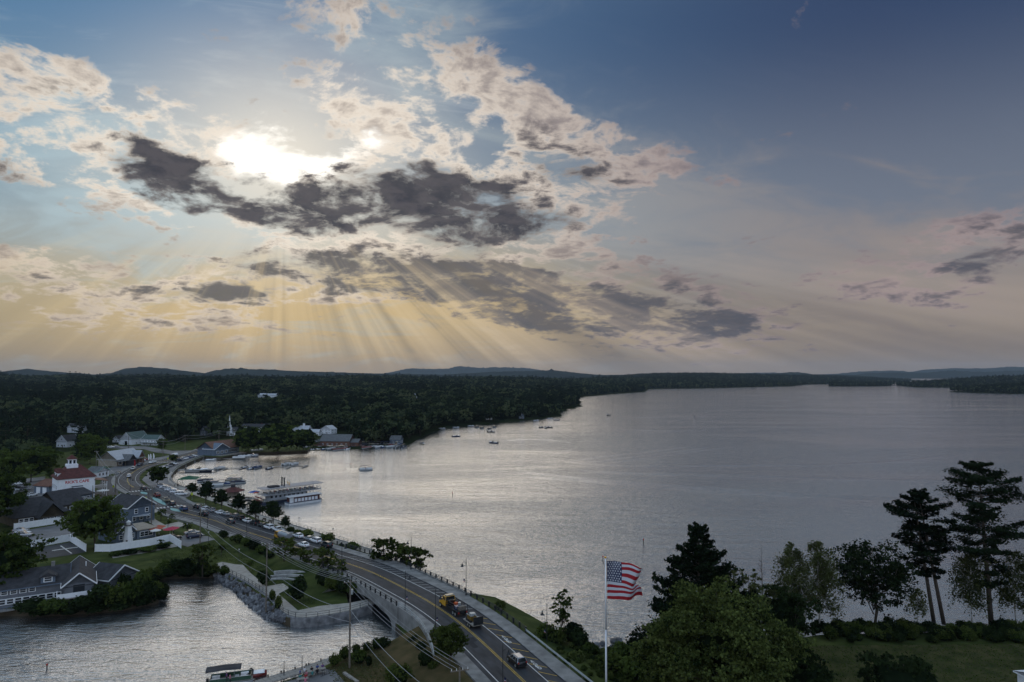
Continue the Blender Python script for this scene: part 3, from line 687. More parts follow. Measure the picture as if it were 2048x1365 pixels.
# ------------------------------------------------------------------ far land
SH = [(482,905),(508,905),(583,905),(614,902),(675,900),(746,897),(813,890),(843,878),(891,857),(990,847),(1042,842),(1124,833),(1130,820),(1160,814),(1163,806),(1150,800),(1163,794),(1240,787),(1290,784),(1295,779)]
LA = [G(x, y, 0) for x, y in SH] + [Vector((900, 2950, 0)), Vector((600, 5200, 0)), Vector((-5200, 5200, 0)), Vector((-1400, 250, 0)), Vector((-700, 170, 0)), Vector((-330, 160, 0)), Vector((-300, 330, 0)), Vector((-240, 400, 0)), Vector((-225, 440, 0))]
LB = [G(x, y, 0) for x, y in [(1240,778.5),(1351,778.3),(1450,776),(1581,773),(1614,769.5),(1700,768),(1790,766)]] + [Vector((3600, 6000, 0)), Vector((3000, 8200, 0)), Vector((400, 8200, 0)), Vector((300, 2900, 0))]
LC = [G(x, y, 0) for x, y in [(1826,775),(1880,775.5),(1946,775.2),(2010,775.5),(2100,776)]] + [Vector((4600, 2700, 0)), Vector((5200, 4200, 0)), Vector((2900, 4200, 0)), Vector((1830, 3300, 0))]
LD = [G(x, y, 0) for x, y in [(1948,786),(1990,787),(2048,788),(2200,790)]] + [Vector((2500, 1700, 0)), Vector((2600, 2500, 0)), Vector((1700, 2350, 0)), Vector((1320, 2080, 0))]
LI = [G(x, y, 0) for x, y in [(1655,773),(1700,773.2),(1740,773),(1783,772.2),(1788,771.4),(1740,771),(1660,771.2)]]
LJ = [G(x, y, 0) for x, y in [(1808,772.4),(1818,772.6),(1826,772.2),(1820,771.4),(1810,771.5)]]
def fprof(y): return np.interp(y, [300, 450, 700, 1000, 1500, 2000, 2600, 3400, 5200], [0, 1.0, 4, 8.5, 15, 20, 25, 24, 22])
def height_A(P):
    d = edge_dist(P, LA); ins = inside(P, LA); t = np.clip(d/330, 0, 1); t = t*t*(3-2*t)
    az_ = P[:, 0]/np.maximum(P[:, 1], 1); f = np.interp(az_, [-.75, -.45, -.2, 0, .1, .2], [1.06, .96, .86, .80, .70, .6])
    roll = 5*np.sin(P[:, 0]/190+P[:, 1]/310)*np.sin(P[:, 1]/240+1.3)+3*np.sin(P[:, 0]/83+2)
    return np.where(ins, 1.35+t*(fprof(P[:, 1])*f+roll*np.clip((P[:, 1]-500)/700, 0, 1)), -np.minimum(3, d*.3))
def height_gen(poly, H, W, base=.8):
    def f(P):
        d = edge_dist(P, poly); ins = inside(P, poly); t = np.clip(d/W, 0, 1); t = t*t*(3-2*t)
        roll = .25*H*np.sin(P[:, 0]/310+1)*np.sin(P[:, 1]/420)
        return np.where(ins, base+t*(H+roll), -np.minimum(3, d*.2))
    return f
m_floor = mat('forest_floor', (.022,.028,.012), 1.0, .4, .02, coord='World', spec=0)
def terrain(name, f, x0, x1, y0, y1, nx, ny, yp=1.0):
    X = np.linspace(x0, x1, nx); Y = y0+(y1-y0)*np.linspace(0, 1, ny)**yp
    gx, gy = np.meshgrid(X, Y); P = np.stack([gx.ravel(), gy.ravel()], 1); Z = f(P); V = np.column_stack([P, Z])
    i = np.arange(nx*ny).reshape(ny, nx); F = np.stack([i[:-1, :-1], i[:-1, 1:], i[1:, 1:], i[1:, :-1]], -1).reshape(-1, 4)
    keep = (Z[F] > -2.5).any(1); return tag(link(name, npmesh(name, V, F[keep], m_floor, True)), kind='structure')
terrain('terrain_west', height_A, -3600, 1000, 150, 5000, 260, 300, 1.6)
hB = height_gen(LB, 34, 700); hC = height_gen(LC, 26, 500); hD = height_gen(LD, 9, 250); hI = height_gen(LI, 1.0, 30, .7); hJ = height_gen(LJ, .6, 20, .7)
terrain('terrain_north_shore', hB, 250, 3700, 2500, 8000, 120, 120)
terrain('terrain_east_shore', hC, 1600, 5000, 2600, 4200, 90, 60)
terrain('terrain_east_point', hD, 1250, 2600, 1700, 2500, 70, 50)
terrain('island_long', hI, 1350, 1750, 2950, 3300, 60, 50); terrain('island_small', hJ, 1740, 1900, 2950, 3150, 30, 30)
def TH(x, y):
    P = np.array([[x, y]]); return float(max(height_A(P)[0], ZA if inside(P, polyA)[0] else -9))
def GT(px, py):
    z = 1.7
    for _ in range(25): g = G(px, py, z); z = .5*z+.5*max(TH(g.x, g.y), 0)
    g = G(px, py, z); return g
# distant hills, true ridges many kilometres off
def ridge(name, px, Y, depth, m, seed):
    px = [(x, y_-3.5 if 753 > y_ else y_) for x, y_ in px]
    rng = np.random.default_rng(seed); top = [GD(x, y_, Y) for x, y_ in px]; tx = [p.x for p in top]; tz = [p.z for p in top]
    X = np.linspace(tx[0], tx[-1], 160); Zt = np.interp(X, tx, tz); Zt = np.maximum(Zt+np.convolve(rng.normal(size=166), np.ones(7)/7, 'valid')*Y*.0006, -5)
    rows = np.linspace(-1, 1, 13); V = []; 
    for r in rows:
        k = (1-r*r)**1.3; V.append(np.column_stack([X*(1+.03*r), Y+depth*r+rng.normal(size=160)*depth*.02, np.where(k > 0, Zt*k*(1+.05*rng.normal(size=160)*(abs(r) > .15)), 0)-6]))
    V = np.concatenate(V); i = np.arange(13*160).reshape(13, 160); F = np.stack([i[:-1, :-1], i[:-1, 1:], i[1:, 1:], i[1:, :-1]], -1).reshape(-1, 4)
    return tag(link(name, npmesh(name, V, F, m, True)), kind='structure')
m_hill = mat('wooded_hill', (.020,.028,.024), 1.0, .35, .004, coord='World', spec=0)
ridge('hill_west', [(-60,752),(0,748),(60,741),(110,747),(200,752),(250,748),(268,738),(290,736),(330,740),(400,748),(425,750),(440,744),(470,740),(520,741),(600,745),(700,748),(800,750),(900,752)], 5600, 700, m_hill, 1)
ridge('hill_middle', [(760,752),(800,744),(820,740),(870,742),(900,740),(915,736),(960,739),(1010,738),(1060,740),(1090,745),(1110,750)], 12500, 1200, m_hill, 2)
ridge('hill_north', [(880,752),(980,747),(1050,745),(1100,743),(1150,748),(1200,752),(1300,753),(1400,754),(1500,752),(1565,750),(1580,747.5),(1600,748),(1612,751.5),(1700,752.5),(1760,754)], 6600, 800, m_hill, 3)
ridge('hill_far_north', [(1380,753),(1430,751),(1510,748.5),(1540,748),(1580,751),(1640,752),(1690,750),(1740,745.5),(1790,744.5),(1830,747),(1860,742),(1900,739.5),(1960,741),(2030,737.5),(2120,737),(2300,742)], 12000, 1200, m_hill, 4)
ridge('hill_north_east', [(1700,753),(1740,749),(1790,747.5),(1850,748),(1900,745),(1960,747),(2040,744),(2150,743),(2300,748)], 8600, 700, m_hill, 5)
# ------------------------------------------------------------------ woods
WPROTO = [broad('wood_tree', 16, 13, 101, 1100, 'woak', base=.10, lsize=1.15, clumps=20, core=.62), broad('wood_tree', 18, 12, 102, 1100, 'woak', base=.12, lsize=1.15, clumps=20, core=.62, top=.2),
 broad('wood_tree', 15, 14, 103, 1100, 'wbush', base=.10, lsize=1.15, clumps=22, core=.62), broad('wood_tree', 17, 12, 104, 1100, 'wdark', base=.10, lsize=1.15, clumps=20, core=.62, top=.25),
 pine('wood_pine', 22, 10, 105, 900, base=.2, lsize=1.4, whorls=11, ragged=.2, leaf='wpine'), pine('wood_spruce', 18, 8, 106, 900, base=.08, lsize=1.4, conic=1, whorls=12, ragged=.15, leaf='wpine')]
wcol = bpy.data.collections.new('wood_prototypes')
for i, (t_, c_) in enumerate(WPROTO):
    me = c_.copy(); o = bpy.data.objects.new('wood_proto_%02d' % i, c_); wcol.objects.link(o)
def instancer(name, pts, label, proto_col):
    P = np.array([p[:3] for p in pts], dtype=np.float32); me = bpy.data.meshes.new(name); me.vertices.add(len(P)); me.vertices.foreach_set('co', P.ravel())
    for nm, k, ty in (('sc', 3, 'FLOAT'), ('rot', 4, 'FLOAT'), ('idx', 5, 'INT')):
        a = me.attributes.new(nm, ty, 'POINT'); a.data.foreach_set('value', np.array([p[k] for p in pts], dtype=np.float32 if ty == 'FLOAT' else np.int32))
    o = tag(link(name, me), label, None, None, 'stuff')
    ng = bpy.data.node_groups.new(name, 'GeometryNodeTree'); ng.interface.new_socket('Geometry', in_out='INPUT', socket_type='NodeSocketGeometry'); ng.interface.new_socket('Geometry', in_out='OUTPUT', socket_type='NodeSocketGeometry')
    N = ng.nodes.new; gi = N('NodeGroupInput'); go = N('NodeGroupOutput'); ip = N('GeometryNodeInstanceOnPoints'); ci = N('GeometryNodeCollectionInfo')
    ci.inputs[0].default_value = proto_col; ci.inputs['Separate Children'].default_value = True; ci.inputs['Reset Children'].default_value = True
    def attr(nm, ty):
        n = N('GeometryNodeInputNamedAttribute'); n.data_type = ty; n.inputs[0].default_value = nm; return n.outputs[0]
    cx = N('ShaderNodeCombineXYZ'); L = ng.links.new; L(attr('rot', 'FLOAT'), cx.inputs[2]); er = N('FunctionNodeEulerToRotation'); L(cx.outputs[0], er.inputs[0])
    L(gi.outputs[0], ip.inputs['Points']); L(ci.outputs[0], ip.inputs['Instance']); ip.inputs['Pick Instance'].default_value = True
    L(attr('idx', 'INT'), ip.inputs['Instance Index']); L(er.outputs[0], ip.inputs['Rotation']); L(attr('sc', 'FLOAT'), ip.inputs['Scale']); L(ip.outputs[0], go.inputs[0])
    md = o.modifiers.new('scatter', 'NODES'); md.node_group = ng; return o
wr = np.random.default_rng(5)
def in_view(P, m=60):
    y_ = np.maximum(P[:, 1], 1); px = 1024+FPX*P[:, 0]/y_; return (px > -m-40*FPX/y_) & (px < 2048+m+40*FPX/y_)
CLEAR = [G(x, y, 1.7) for x, y in [(-900,985),(-200,968),(40,948),(92,930),(192,915),(206,905),(216,893),(236,868),(322,868),(332,884),(420,886),(470,872),(545,870),(600,868),(640,866),(700,868),(706,892),(640,905),(560,915),(420,930),(370,1000),(300,1300),(-900,1500)]]
HOUSE_CLEAR = []          # (x, y, r) kept free of wood trees, filled in before planting
def hc(px, py, r, front=0):
    g = GT(px, py); HOUSE_CLEAR.append((g.x, g.y, r)); d = Vector((g.x, g.y, 0)).normalized()
    k = r
    while k < front: HOUSE_CLEAR.append((g.x-d.x*k, g.y-d.y*k, r*.8)); k += r*.7
for a in [(150,866,14,110),(150,852,13,30),(123,892,12,90),(245,872,16,20),(300,874,16,20),(270,872,16,0),(280,852,13,0),(406,868,9,80),(457,870,9,90),(508,866,17,90),(603,870,16,90),(650,866,14,90),(669,885,18,60),(521,796,10,330),(545,796,13,330),(830,796,10,330),(790,888,9,20),(978,836,6,26),(1043,834,6,26),(740,870,6,0)]: hc(*a)
def scatter(poly, x0, x1, y0, y1, step, hfun, dmin=4):
    X = np.arange(x0, x1, step); Y = np.arange(y0, y1, step); gx, gy = np.meshgrid(X, Y); P = np.stack([gx.ravel(), gy.ravel()], 1); P = P+wr.uniform(-.42, .42, P.shape)*step
    P = P[in_view(P)]; P = P[inside(P, poly)]; P = P[edge_dist(P, poly) > dmin]; return P, hfun(P)
WOODS = []
for (y0, y1, st) in ((330, 900, 8.6), (900, 1500, 10.0), (1500, 2300, 12.0), (2300, 3300, 16.0)):
    P, Z = scatter(LA, -3500, 1000, y0, y1, st, height_A, 5)
    k = ~inside(P, CLEAR)
    for (hx, hy, r) in HOUSE_CLEAR: k &= (P[:, 0]-hx)**2+(P[:, 1]-hy)**2 > r*r
    P, Z = P[k], Z[k]
    grp = np.sin(P[:, 0]/60+1.7*np.sin(P[:, 1]/75))+np.sin(P[:, 1]/48+P[:, 0]/130); con = (grp+wr.normal(size=len(P))*.6) > 1.25
    con |= (edge_dist(P, LA) < 60) & (wr.random(len(P)) < .25) & (P[:, 1] > 700)
    idx = np.where(con, wr.integers(4, 6, len(P)), wr.integers(0, 4, len(P))); s = wr.uniform(.6, 1.32, len(P))*(1+.18*np.sin(P[:, 0]/37)*np.sin(P[:, 1]/53))*np.where(P[:, 1] < 620, .9, 1.0)
    WOODS += [(p[0], p[1], z-.4, sc_, a, int(i)) for p, z, sc_, a, i in zip(P, Z, s, wr.uniform(0, 6.28, len(P)), idx)]
WOODS.sort(key=lambda p: p[1]+abs(p[0])*.15)
ordn_w = 'first second third fourth fifth sixth seventh eighth ninth tenth eleventh twelfth thirteenth fourteenth fifteenth sixteenth seventeenth eighteenth nineteenth twentieth twenty-first twenty-second twenty-third twenty-fourth last'.split()
KIND = ['broadleaf']*3+['dark broadleaf', 'pine', 'spruce']
ZONE = [(30, 'at the picture edge'), (75, 'beyond the yard'), (130, 'left of the cafe'), (215, 'behind the red-roofed cafe'), (330, 'behind the white barn'), (425, 'behind the grass slope'), (480, 'around the church spire'), (570, 'behind the long white house'), (640, 'behind the belfry hall'), (720, 'above the boatyard'), (9999, 'along the wooded shore')]
SIZES = lambda k: 'very tall' if k > 1.2 else 'tall' if k > 1.02 else 'middling' if k > .82 else 'small'
PXW = lambda p: 1024+FPX*p[0]/p[1]
near = [p for p in WOODS if 0 < PXW(p) < 2048][:300]; near_id = set(id(p) for p in near); BYL = {}
for p in near:
    zn = next(z for lim, z in ZONE if PXW(p) < lim); row_ = 'front' if p[1] < 500 else 'second' if p[1] < 560 else 'third' if p[1] < 640 else 'deeper'
    BYL.setdefault((SIZES(p[3]), KIND[p[5]], row_, zn), []).append(p)
for (sz, kd, row_, zn), lst in BYL.items():
    for i, p in enumerate(sorted(lst, key=PXW)):
        lab = '%s %s tree, %s from left in the %s woods %s' % (sz, kd, ordn_w[min(i, 24)], row_, zn) if len(lst) > 1 else 'only %s %s tree in the %s woods %s' % (sz, kd, row_, zn)
        t = tag(bpy.data.objects.new('wood_%s_tree' % ('pine' if p[5] == 4 else 'spruce' if p[5] == 5 else 'broadleaf'), None), lab, 'tree', 'nearest trees of the woods behind the village')
        COL.objects.link(t); t.location = p[:3]; t.rotation_euler = (0, 0, p[4]); t.scale = (p[3],)*3
        link('trunk', WPROTO[p[5]][0], t); link('crown', WPROTO[p[5]][1], t)
instancer('forest', [p for p in WOODS if id(p) not in near_id], 'dark mixed forest covering the hillside west of the lake', wcol)
def far_wood(name, poly, f, box, step, label, dmin=6, smin=.6, smax=1.1, con=.5):
    P, Z = scatter(poly, *box, step, f, dmin); idx = np.where(wr.random(len(P)) < con, wr.integers(4, 6, len(P)), wr.integers(0, 4, len(P)))
    return instancer(name, [(p[0], p[1], z-.5, wr.uniform(smin, smax), wr.uniform(0, 6.28), int(i)) for p, z, i in zip(P, Z, idx)], label, wcol)
far_wood('north_shore_forest', LB, hB, (250, 3700, 2500, 5200), 17, 'dark wooded far shore at the head of the lake')
far_wood('east_shore_forest', LC, hC, (1600, 3600, 2600, 3800), 15, 'low wooded shore at the right edge of the lake')
far_wood('east_point_forest', LD, hD, (1250, 2300, 1700, 2500), 12, 'dark wooded point at the right edge nearest the camera')
far_wood('island_trees', LI, hI, (1350, 1750, 2950, 3300), 11, 'line of trees covering the long flat island', 2, .5, .95, .6)
far_wood('islet_trees', LJ, hJ, (1740, 1900, 2950, 3150), 12, 'few conifers on the tiny islet', 2, .4, .8, .8)
# ------------------------------------------------------------------ haze over the lake
hz = MB(); hz.box((0, 7750, 148), (24000, 16500, 304)); ho = tag(hz.build('haze', []), 'thin bluish haze over the lake and hills', None, None, 'stuff')
hm = bpy.data.materials.new('haze'); hm.use_nodes = True; nt = hm.node_tree; nt.nodes.clear()
pv = nt.nodes.new('ShaderNodeVolumePrincipled'); pv.inputs['Color'].default_value = (.66, .82, 1.0, 1); pv.inputs['Density'].default_value = 3.2e-5; pv.inputs['Anisotropy'].default_value = .2
oo = nt.nodes.new('ShaderNodeOutputMaterial'); nt.links.new(pv.outputs[0], oo.inputs['Volume']); ho.data.materials.append(hm)
# ------------------------------------------------------------------ bridge
def road_z(s): return rp(s, 0)[0].z
bridge = thing('bridge', 'low concrete arch road bridge over the channel into the cove', 'bridge', (0, 0, 0))
def spandrel(off, name, s0, s1):
    mb = MB(); n = 48
    T, B = [], []
    for i in range(n+1):
        s = s0+(s1-s0)*i/n; p = rp(s, off)[0]; T.append((p.x, p.y, p.z+.42))
        if S_CE < s < S_CW:
            t = (s-S_CE)/(S_CW-S_CE)*2-1; z = .5+(p.z-1.5-.5)*math.sqrt(max(0, 1-t*t))**.9
        else: z = -.6
        B.append((p.x, p.y, z))
    th = .35*(1 if off > 0 else -1); out = []
    for P in (T, B):
        q = []
        for i, p in enumerate(P):
            s = s0+(s1-s0)*i/n; r = rp(s, off+th)[0]; q.append((r.x, r.y, p[2]))
        out.append(q)
    mb.strip(T, B); mb.strip(out[0], out[1]); mb.strip(T, out[0]); mb.strip(B, out[1]); mb.strip([T[0], B[0]], [out[0][0], out[1][0]]); mb.strip([T[-1], B[-1]], [out[0][-1], out[1][-1]])
    return mb.build(name, m_conc, bridge)
spandrel(-7.3, 'spandrel_wall', S_CE-3, S_CW+10); spandrel(9.1, 'spandrel_wall', S_CE-4, S_CW+10)
mb = MB(); n = 30; A, B = [], []
for i in range(n+1):
    t = -1+2*i/n; s = S_CE+(S_CW-S_CE)*i/n; z = .5+(road_z(s)-1.5-.5)*math.sqrt(max(0, 1-t*t))**.9
    a, b = rp(s, -7.3)[0], rp(s, 9.1)[0]; A.append((a.x, a.y, z)); B.append((b.x, b.y, z))
mb.strip(A, B).build('arch_soffit', m_conc, bridge)
for o0_, o1_ in ((-7.3, -13.0),):
    a_, b_, c_ = rp(S_CW+.3, o0_)[0], rp(S_CW+.3, o1_)[0], rp(S_CW+.3, o0_)[0]; mb = MB(); mb.add([(a_.x, a_.y, a_.z), (b_.x, b_.y, ZA), (c_.x, c_.y, ZA-.5)], [(0, 1, 2)]); mb.add([(b_.x, b_.y, ZA), (b_.x, b_.y, ZA-.5), (c_.x, c_.y, ZA-.5)], [(0, 1, 2)]); mb.build('wing_wall', m_conc, bridge)
for s in (S_CE-.01, S_CW+.01):
    mb = MB(); a, b = rp(s, -7.3)[0], rp(s, 9.1)[0]; mb.add([(a.x, a.y, -1.5), (b.x, b.y, -1.5), (b.x, b.y, .55), (a.x, a.y, .55)], [(0, 1, 2, 3)]); mb.build('abutment', m_conc, bridge)
wing = [G(796,1213,5.2), G(822,1232,5.0), G(843,1254,4.8), G(857,1280,4.4), G(865,1306,3.7), G(867,1330,2.7)]
wing[0] = rp(S_CE-2.6, -7.45, .42)[0]
mb = MB(); W2 = catmull(wing, 2.0); mb.strip(W2, [(p.x, p.y, ZB-.3) for p in W2]); I2 = [p+Vector((.35, .12, 0)) for p in W2]; mb.strip(W2, I2); mb.strip(I2, [(p.x, p.y, ZB-.3) for p in I2])
mb.build('wing_wall', m_conc, bridge)
e = W2[-1]; mb = MB(); mb.box((e.x+.15, e.y-.3, 2.2), (.9, .9, 1.6)).build('end_post', m_conc, bridge)
def railing(name, label, pts, every, h, rails, m=m_metal, pw=.16, rw=.07, sub='post'):
    t = thing(name, label, 'railing'); L = 0.0; posts = [pts[0]]; nxt = every
    for a, b in zip(pts, pts[1:]):
        d = (b-a).length
        while L+d >= nxt: posts.append(a.lerp(b, (nxt-L)/d)); nxt += every
        L += d
    pm = MB().box((0, 0, h/2), (pw, pw, h)).mesh('post', m); t.location = (0, 0, 0)
    for i, p in enumerate(posts):
        o = link(sub, pm, t); o.location = p
        q = posts[min(i+1, len(posts)-1)]-posts[max(i-1, 0)]; o.rotation_euler = (0, 0, math.atan2(q.y, q.x))
    for z in rails:
        mb = MB(); mb.tube([p+Vector((0, 0, z)) for p in posts], rw, 4); mb.build('rail', m, t)
    return t
def line_off(s0, s1, o, dz, step=2.0):
    n = max(2, int(abs(s1-s0)/step)); return [rp(s0+(s1-s0)*i/n, o, dz)[0] for i in range(n+1)]
railing('bridge_railing', 'dark post and rail bridge railing on the cove side of the road', line_off(S_CE-2, S_CW+26, -7.45, .42), 2.6, 1.0, (.45, .95), pw=.26, rw=.06)
railing('bridge_railing', 'dark post and rail bridge railing on the lake side of the road', line_off(S_BE-9, S_PARK0+6, 9.25, .14), 2.6, 1.15, (.5, .8, 1.1), pw=.26, rw=.06)
railing('wing_wall_rail', 'pale curved handrail on top of the bridge wing wall', [p+Vector((.17, .06, 0)) for p in W2], 2.2, .8, (.4, .8), m_steel, pw=.10, rw=.05)
gr = thing('guardrail', 'galvanised guardrail between the pavement and the weedy bank', 'guardrail')
g_pts = line_off(S_BE-9, 2, 9.15, .1); mb = MB()
for z0, z1, o in ((.45, .55, .0), (.55, .63, .05), (.63, .71, .0), (.71, .80, .05)):
    mb.strip([p+Vector((o, o*.5, z0)) for p in g_pts], [p+Vector((.05-o, .025-o*.5, z1)) for p in g_pts])
mb.tube([p+Vector((0, 0, .80)) for p in g_pts], .05, 4); mb.build('beam', m_steel, gr)
pm = MB().box((0, 0, .35), (.14, .14, .9)).mesh('post', m_wood)
for p in g_pts[::2]: o = link('post', pm, gr); o.location = p+Vector((.12, .08, 0))
kb = MB()
struct('kerb_lakeside', rstrip(0, S_PARK0+8, lambda s: off_r(s)-.18, lambda s: off_r(s)+.02, .15, mb=kb), m_metal if False else m_stone)
# ------------------------------------------------------------------ waterside walk: wall, railing, riprap
wall_px = [(444,1136),(452,1147),(492,1167),(537,1198),(558,1224),(576,1235),(600,1240),(640,1236),(700,1225),(745,1211)]
wp = catmull([G(x, y, ZA) for x, y in wall_px], 2.0)
mb = MB(); lo = [(p.x, p.y, -1.0) for p in wp]; hi = [(p.x, p.y, 1.98) for p in wp]; inn = [(p.x+.3, p.y+.5, 1.98) for p in wp]; mb.strip(hi, lo); mb.strip(hi, inn); mb.strip(inn, [(q[0], q[1], 1.6) for q in inn])
tag(mb.build('quay_wall', m_stone), 'low concrete quay wall along the waterside walk in the park', 'wall')
railing('walk_railing', 'thin dark railing along the waterside walk in the park', [Vector((p.x+.15, p.y+.25, 1.98)) for p in wp], 2.4, 1.05, (.1, .55, 1.02), pw=.09, rw=.035)
rr = thing('riprap_bank', 'bank of loose grey boulders below the park walk', 'boulders', G(490, 1185, 0)); o0 = rr.location
rm = []
for k in range(5):
    rng = np.random.default_rng(40+k); vs, fs = ball(7, 5); v = np.array(vs)*(1+.28*rng.normal(size=(len(vs), 1))*.6)*np.array([1, .8, .62]); mb = MB(); mb.add([tuple(q) for q in v], fs); rm.append(mb.mesh('stone', m_rock2 if k == 1 else m_rock))
up = [(425,1142),(452,1150),(490,1170),(535,1201),(556,1226),(575,1236)]; dn = [(432,1156),(446,1166),(480,1194),(506,1217),(535,1239),(565,1243)]
rng = np.random.default_rng(3)
for i in range(300):
    t = rng.random()*(len(up)-1.001); k = int(t); f = t-k; a = np.array(up[k])*(1-f)+np.array(up[k+1])*f; b = np.array(dn[k])*(1-f)+np.array(dn[k+1])*f; u = rng.random()**.8
    q = a*(1-u)+b*u; z = 1.6*(1-u)+.0*u; p = G(q[0], q[1], z); o = link('stone', rm[i % 5], rr); o.location = p-o0+Vector((0, 0, rng.uniform(-.2, .2))); s = rng.uniform(.35, .9); o.scale = (s, s, s); o.rotation_euler = rng.uniform(0, 3, 3)
mb = MB(); mb.strip([G(x, y, 1.62) for x, y in up], [G(x, y, -.4) for x, y in dn]); struct('riprap_slope', mb, m_soil)
# promenade railing and seawall on the lake side
sp_ = catmull([G(x, y, ZA) for x, y in SHORE_A], 2.5)
mb = MB(); mb.strip([(p.x, p.y, 1.95) for p in sp_], [(p.x+.05, p.y+.08, -1.2) for p in sp_]); mb.strip([(p.x, p.y, 1.95) for p in sp_], [(p.x-.35, p.y-.4, 1.95) for p in sp_]); mb.strip([(p.x-.35, p.y-.4, 1.95) for p in sp_], [(p.x-.35, p.y-.4, 1.6) for p in sp_])
tag(mb.build('seawall', m_conc), 'pale concrete seawall curving along the lakeside promenade', 'wall')
railing('promenade_railing', 'fine dark railing along the lakeside promenade above the seawall', [Vector((p.x-.18, p.y-.2, 1.95)) for p in sp_[:70]], 2.5, 1.0, (.5, .98), pw=.08, rw=.035)
# ------------------------------------------------------------------ amphitheatre
amp = thing('stone_amphitheatre', 'three curved tiers of granite seating set in the park lawn', 'seating', G(580, 1152, ZA)); o0 = amp.location
for k, (px3, zt) in enumerate((([(548,1143),(581,1140.5),(618,1145)], 2.7), ([(541,1152),(579,1148.5),(618,1152)], 2.35), ([(537,1158),(572,1156),(606,1163)], 2.05))):
    P = catmull([G(x, y, zt) for x, y in px3], 1.8)
    for i in range(len(P)-1):
        a, b = P[i], P[i+1]; mb = MB(); c = (a+b)/2; d = b-a; mb.box((c.x-o0.x, c.y-o0.y, (zt+ZA)/2-o0.z-.0), (d.length*.97, .7, zt-ZA), math.atan2(d.y, d.x)); mb.build('stone_block', m_stone2, amp)
# ------------------------------------------------------------------ street lamps with little flags
fl_red = mat('flag_red', (.30,.012,.018), .8, .05); fl_white = mat('flag_white', (.50,.51,.54), .8, .05); fl_blue = mat('flag_blue', (.009,.016,.065), .8, .05)
def lamp_proto():
    t = thing('street_lamp', 'x', 'street lamp', group='dark street lamps along the causeway')
    mb = MB(); mb.cyl((0, 0, 0), (0, 0, 1.0), .13, .11, 8); mb.cyl((0, 0, 1.0), (0, 0, 8.4), .075, .05, 8); mb.build('post', m_metal, t)
    mb = MB(); mb.cyl((0, 0, 0), (0, 0, .35), .24, .15, 8); mb.build('base', m_metal, t)
    mb = MB(); mb.tube([(0, 0, 7.1), (.35, 0, 7.35), (.8, 0, 7.4), (1.0, 0, 7.2)], .035, 5); mb.build('arm', m_metal, t)
    mb = MB(); mb.cyl((1.0, 0, 7.2), (1.0, 0, 6.85), .06, .14, 8); mb.cyl((1.0, 0, 6.85), (1.0, 0, 6.45), .15, .40, 10); mb.build('lamp_shade', m_metal, t)
    mb = MB(); mb.cyl((1.0, 0, 6.50), (1.0, 0, 6.38), .26, .16, 8); mb.build('lens', m_lamp, t)
    mb = MB(); mb.bar((0, 0, 3.1), (0, -.95, 3.55), .03)
    mb.build('flag_staff', m_metal, t)
    mb = MB(); rows = 5
    for k in range(rows):
        for j in range(4):
            x0, x1 = j/4*1.1, (j+1)/4*1.1; f = lambda x, z: (.12*math.sin(x*4), -.55-x*.75, 3.36+.2*x-z*(1-.1*x)-.25*x*x)
            mb.cur = 2 if (j < 2 and k < 3) else (0 if k % 2 == 0 else 1); z0, z1 = k*.13, (k+1)*.13; mb.add([f(x0, z0), f(x1, z0), f(x1, z1), f(x0, z1)], [(0, 1, 2, 3)])
    mb.build('flag', [fl_red, fl_white, fl_blue], t); return t
lp = lamp_proto()
LAMPS = [('lake', road_s(926,1192,4.3), 8.7, 'lake-side street lamp by the crest of the bridge, dark post with bell shade'), ('lake', road_s(790,1147,4.3), 8.7, 'lake-side street lamp rising behind the waterside trees'),
 ('lake', road_s(1062,1290,3.9), 11.5, 'street lamp on the weedy bank beside the lone tree'), ('cove', road_s(826,1222,4.5), -7.1, 'cove-side street lamp standing on the bridge wall above the arch'),
 ('cove', road_s(885,1262,4.4), -6.6, 'cove-side street lamp between the bridge wall and the round roadside tree'), ('cove', road_s(1020,1395,3.6), -5.6, 'street lamp at the bottom edge beside the road, bell shade over the tarmac'),
 ('cove', road_s(705,1153,3.9), -7.2, 'cove-side street lamp at the town end of the bridge'), ('cove', road_s(500,1083,2.2), -6.8, 'street lamp by the flowering shrubs at the park edge'),
 ('cove', road_s(412,1057,1.8), -6.6, 'street lamp opposite the queue of cars near the driveway'), ('cove', road_s(345,1030,1.8), -6.6, 'street lamp beside the upper crosswalk lawn'),
 ('cove', road_s(290,1016,1.8), -6.6, 'street lamp beside the young trees near the crosswalk'), ('cove', road_s(243,995,1.8), -6.6, 'street lamp on the outside of the road bend'), ('cove', road_s(223,985,1.8), -9, 'farthest street lamp on the bend by the cafe')]
for i, (sd, s, off, lab) in enumerate(LAMPS):
    p, h = rp(s, off, .1); rz = h-math.pi/2+(math.pi if sd == 'lake' else 0)+(.0 if sd == 'lake' else 0)
    rz = h+math.pi/2 if sd == 'lake' else h-math.pi/2
    if i == 2: p.z = 2.3
    if i == 0: lp.location = p; lp.rotation_euler = (0, 0, rz); lp['label'] = lab
    else: copy_tree(lp, p, rz, lab)
def plamp():
    t = thing('path_lamp', 'x', 'path lamp', group='short path lamps'); mb = MB(); mb.cyl((0, 0, 0), (0, 0, 3.6), .07, .05, 6); mb.build('post', m_metal, t)
    mb = MB(); mb.cyl((0, 0, 3.6), (0, 0, 4.0), .12, .22, 6); mb.build('lantern', m_lamp, t); mb = MB(); mb.cyl((0, 0, 4.0), (0, 0, 4.2), .30, .04, 6); mb.build('cap', m_metal, t); return t
pp = None
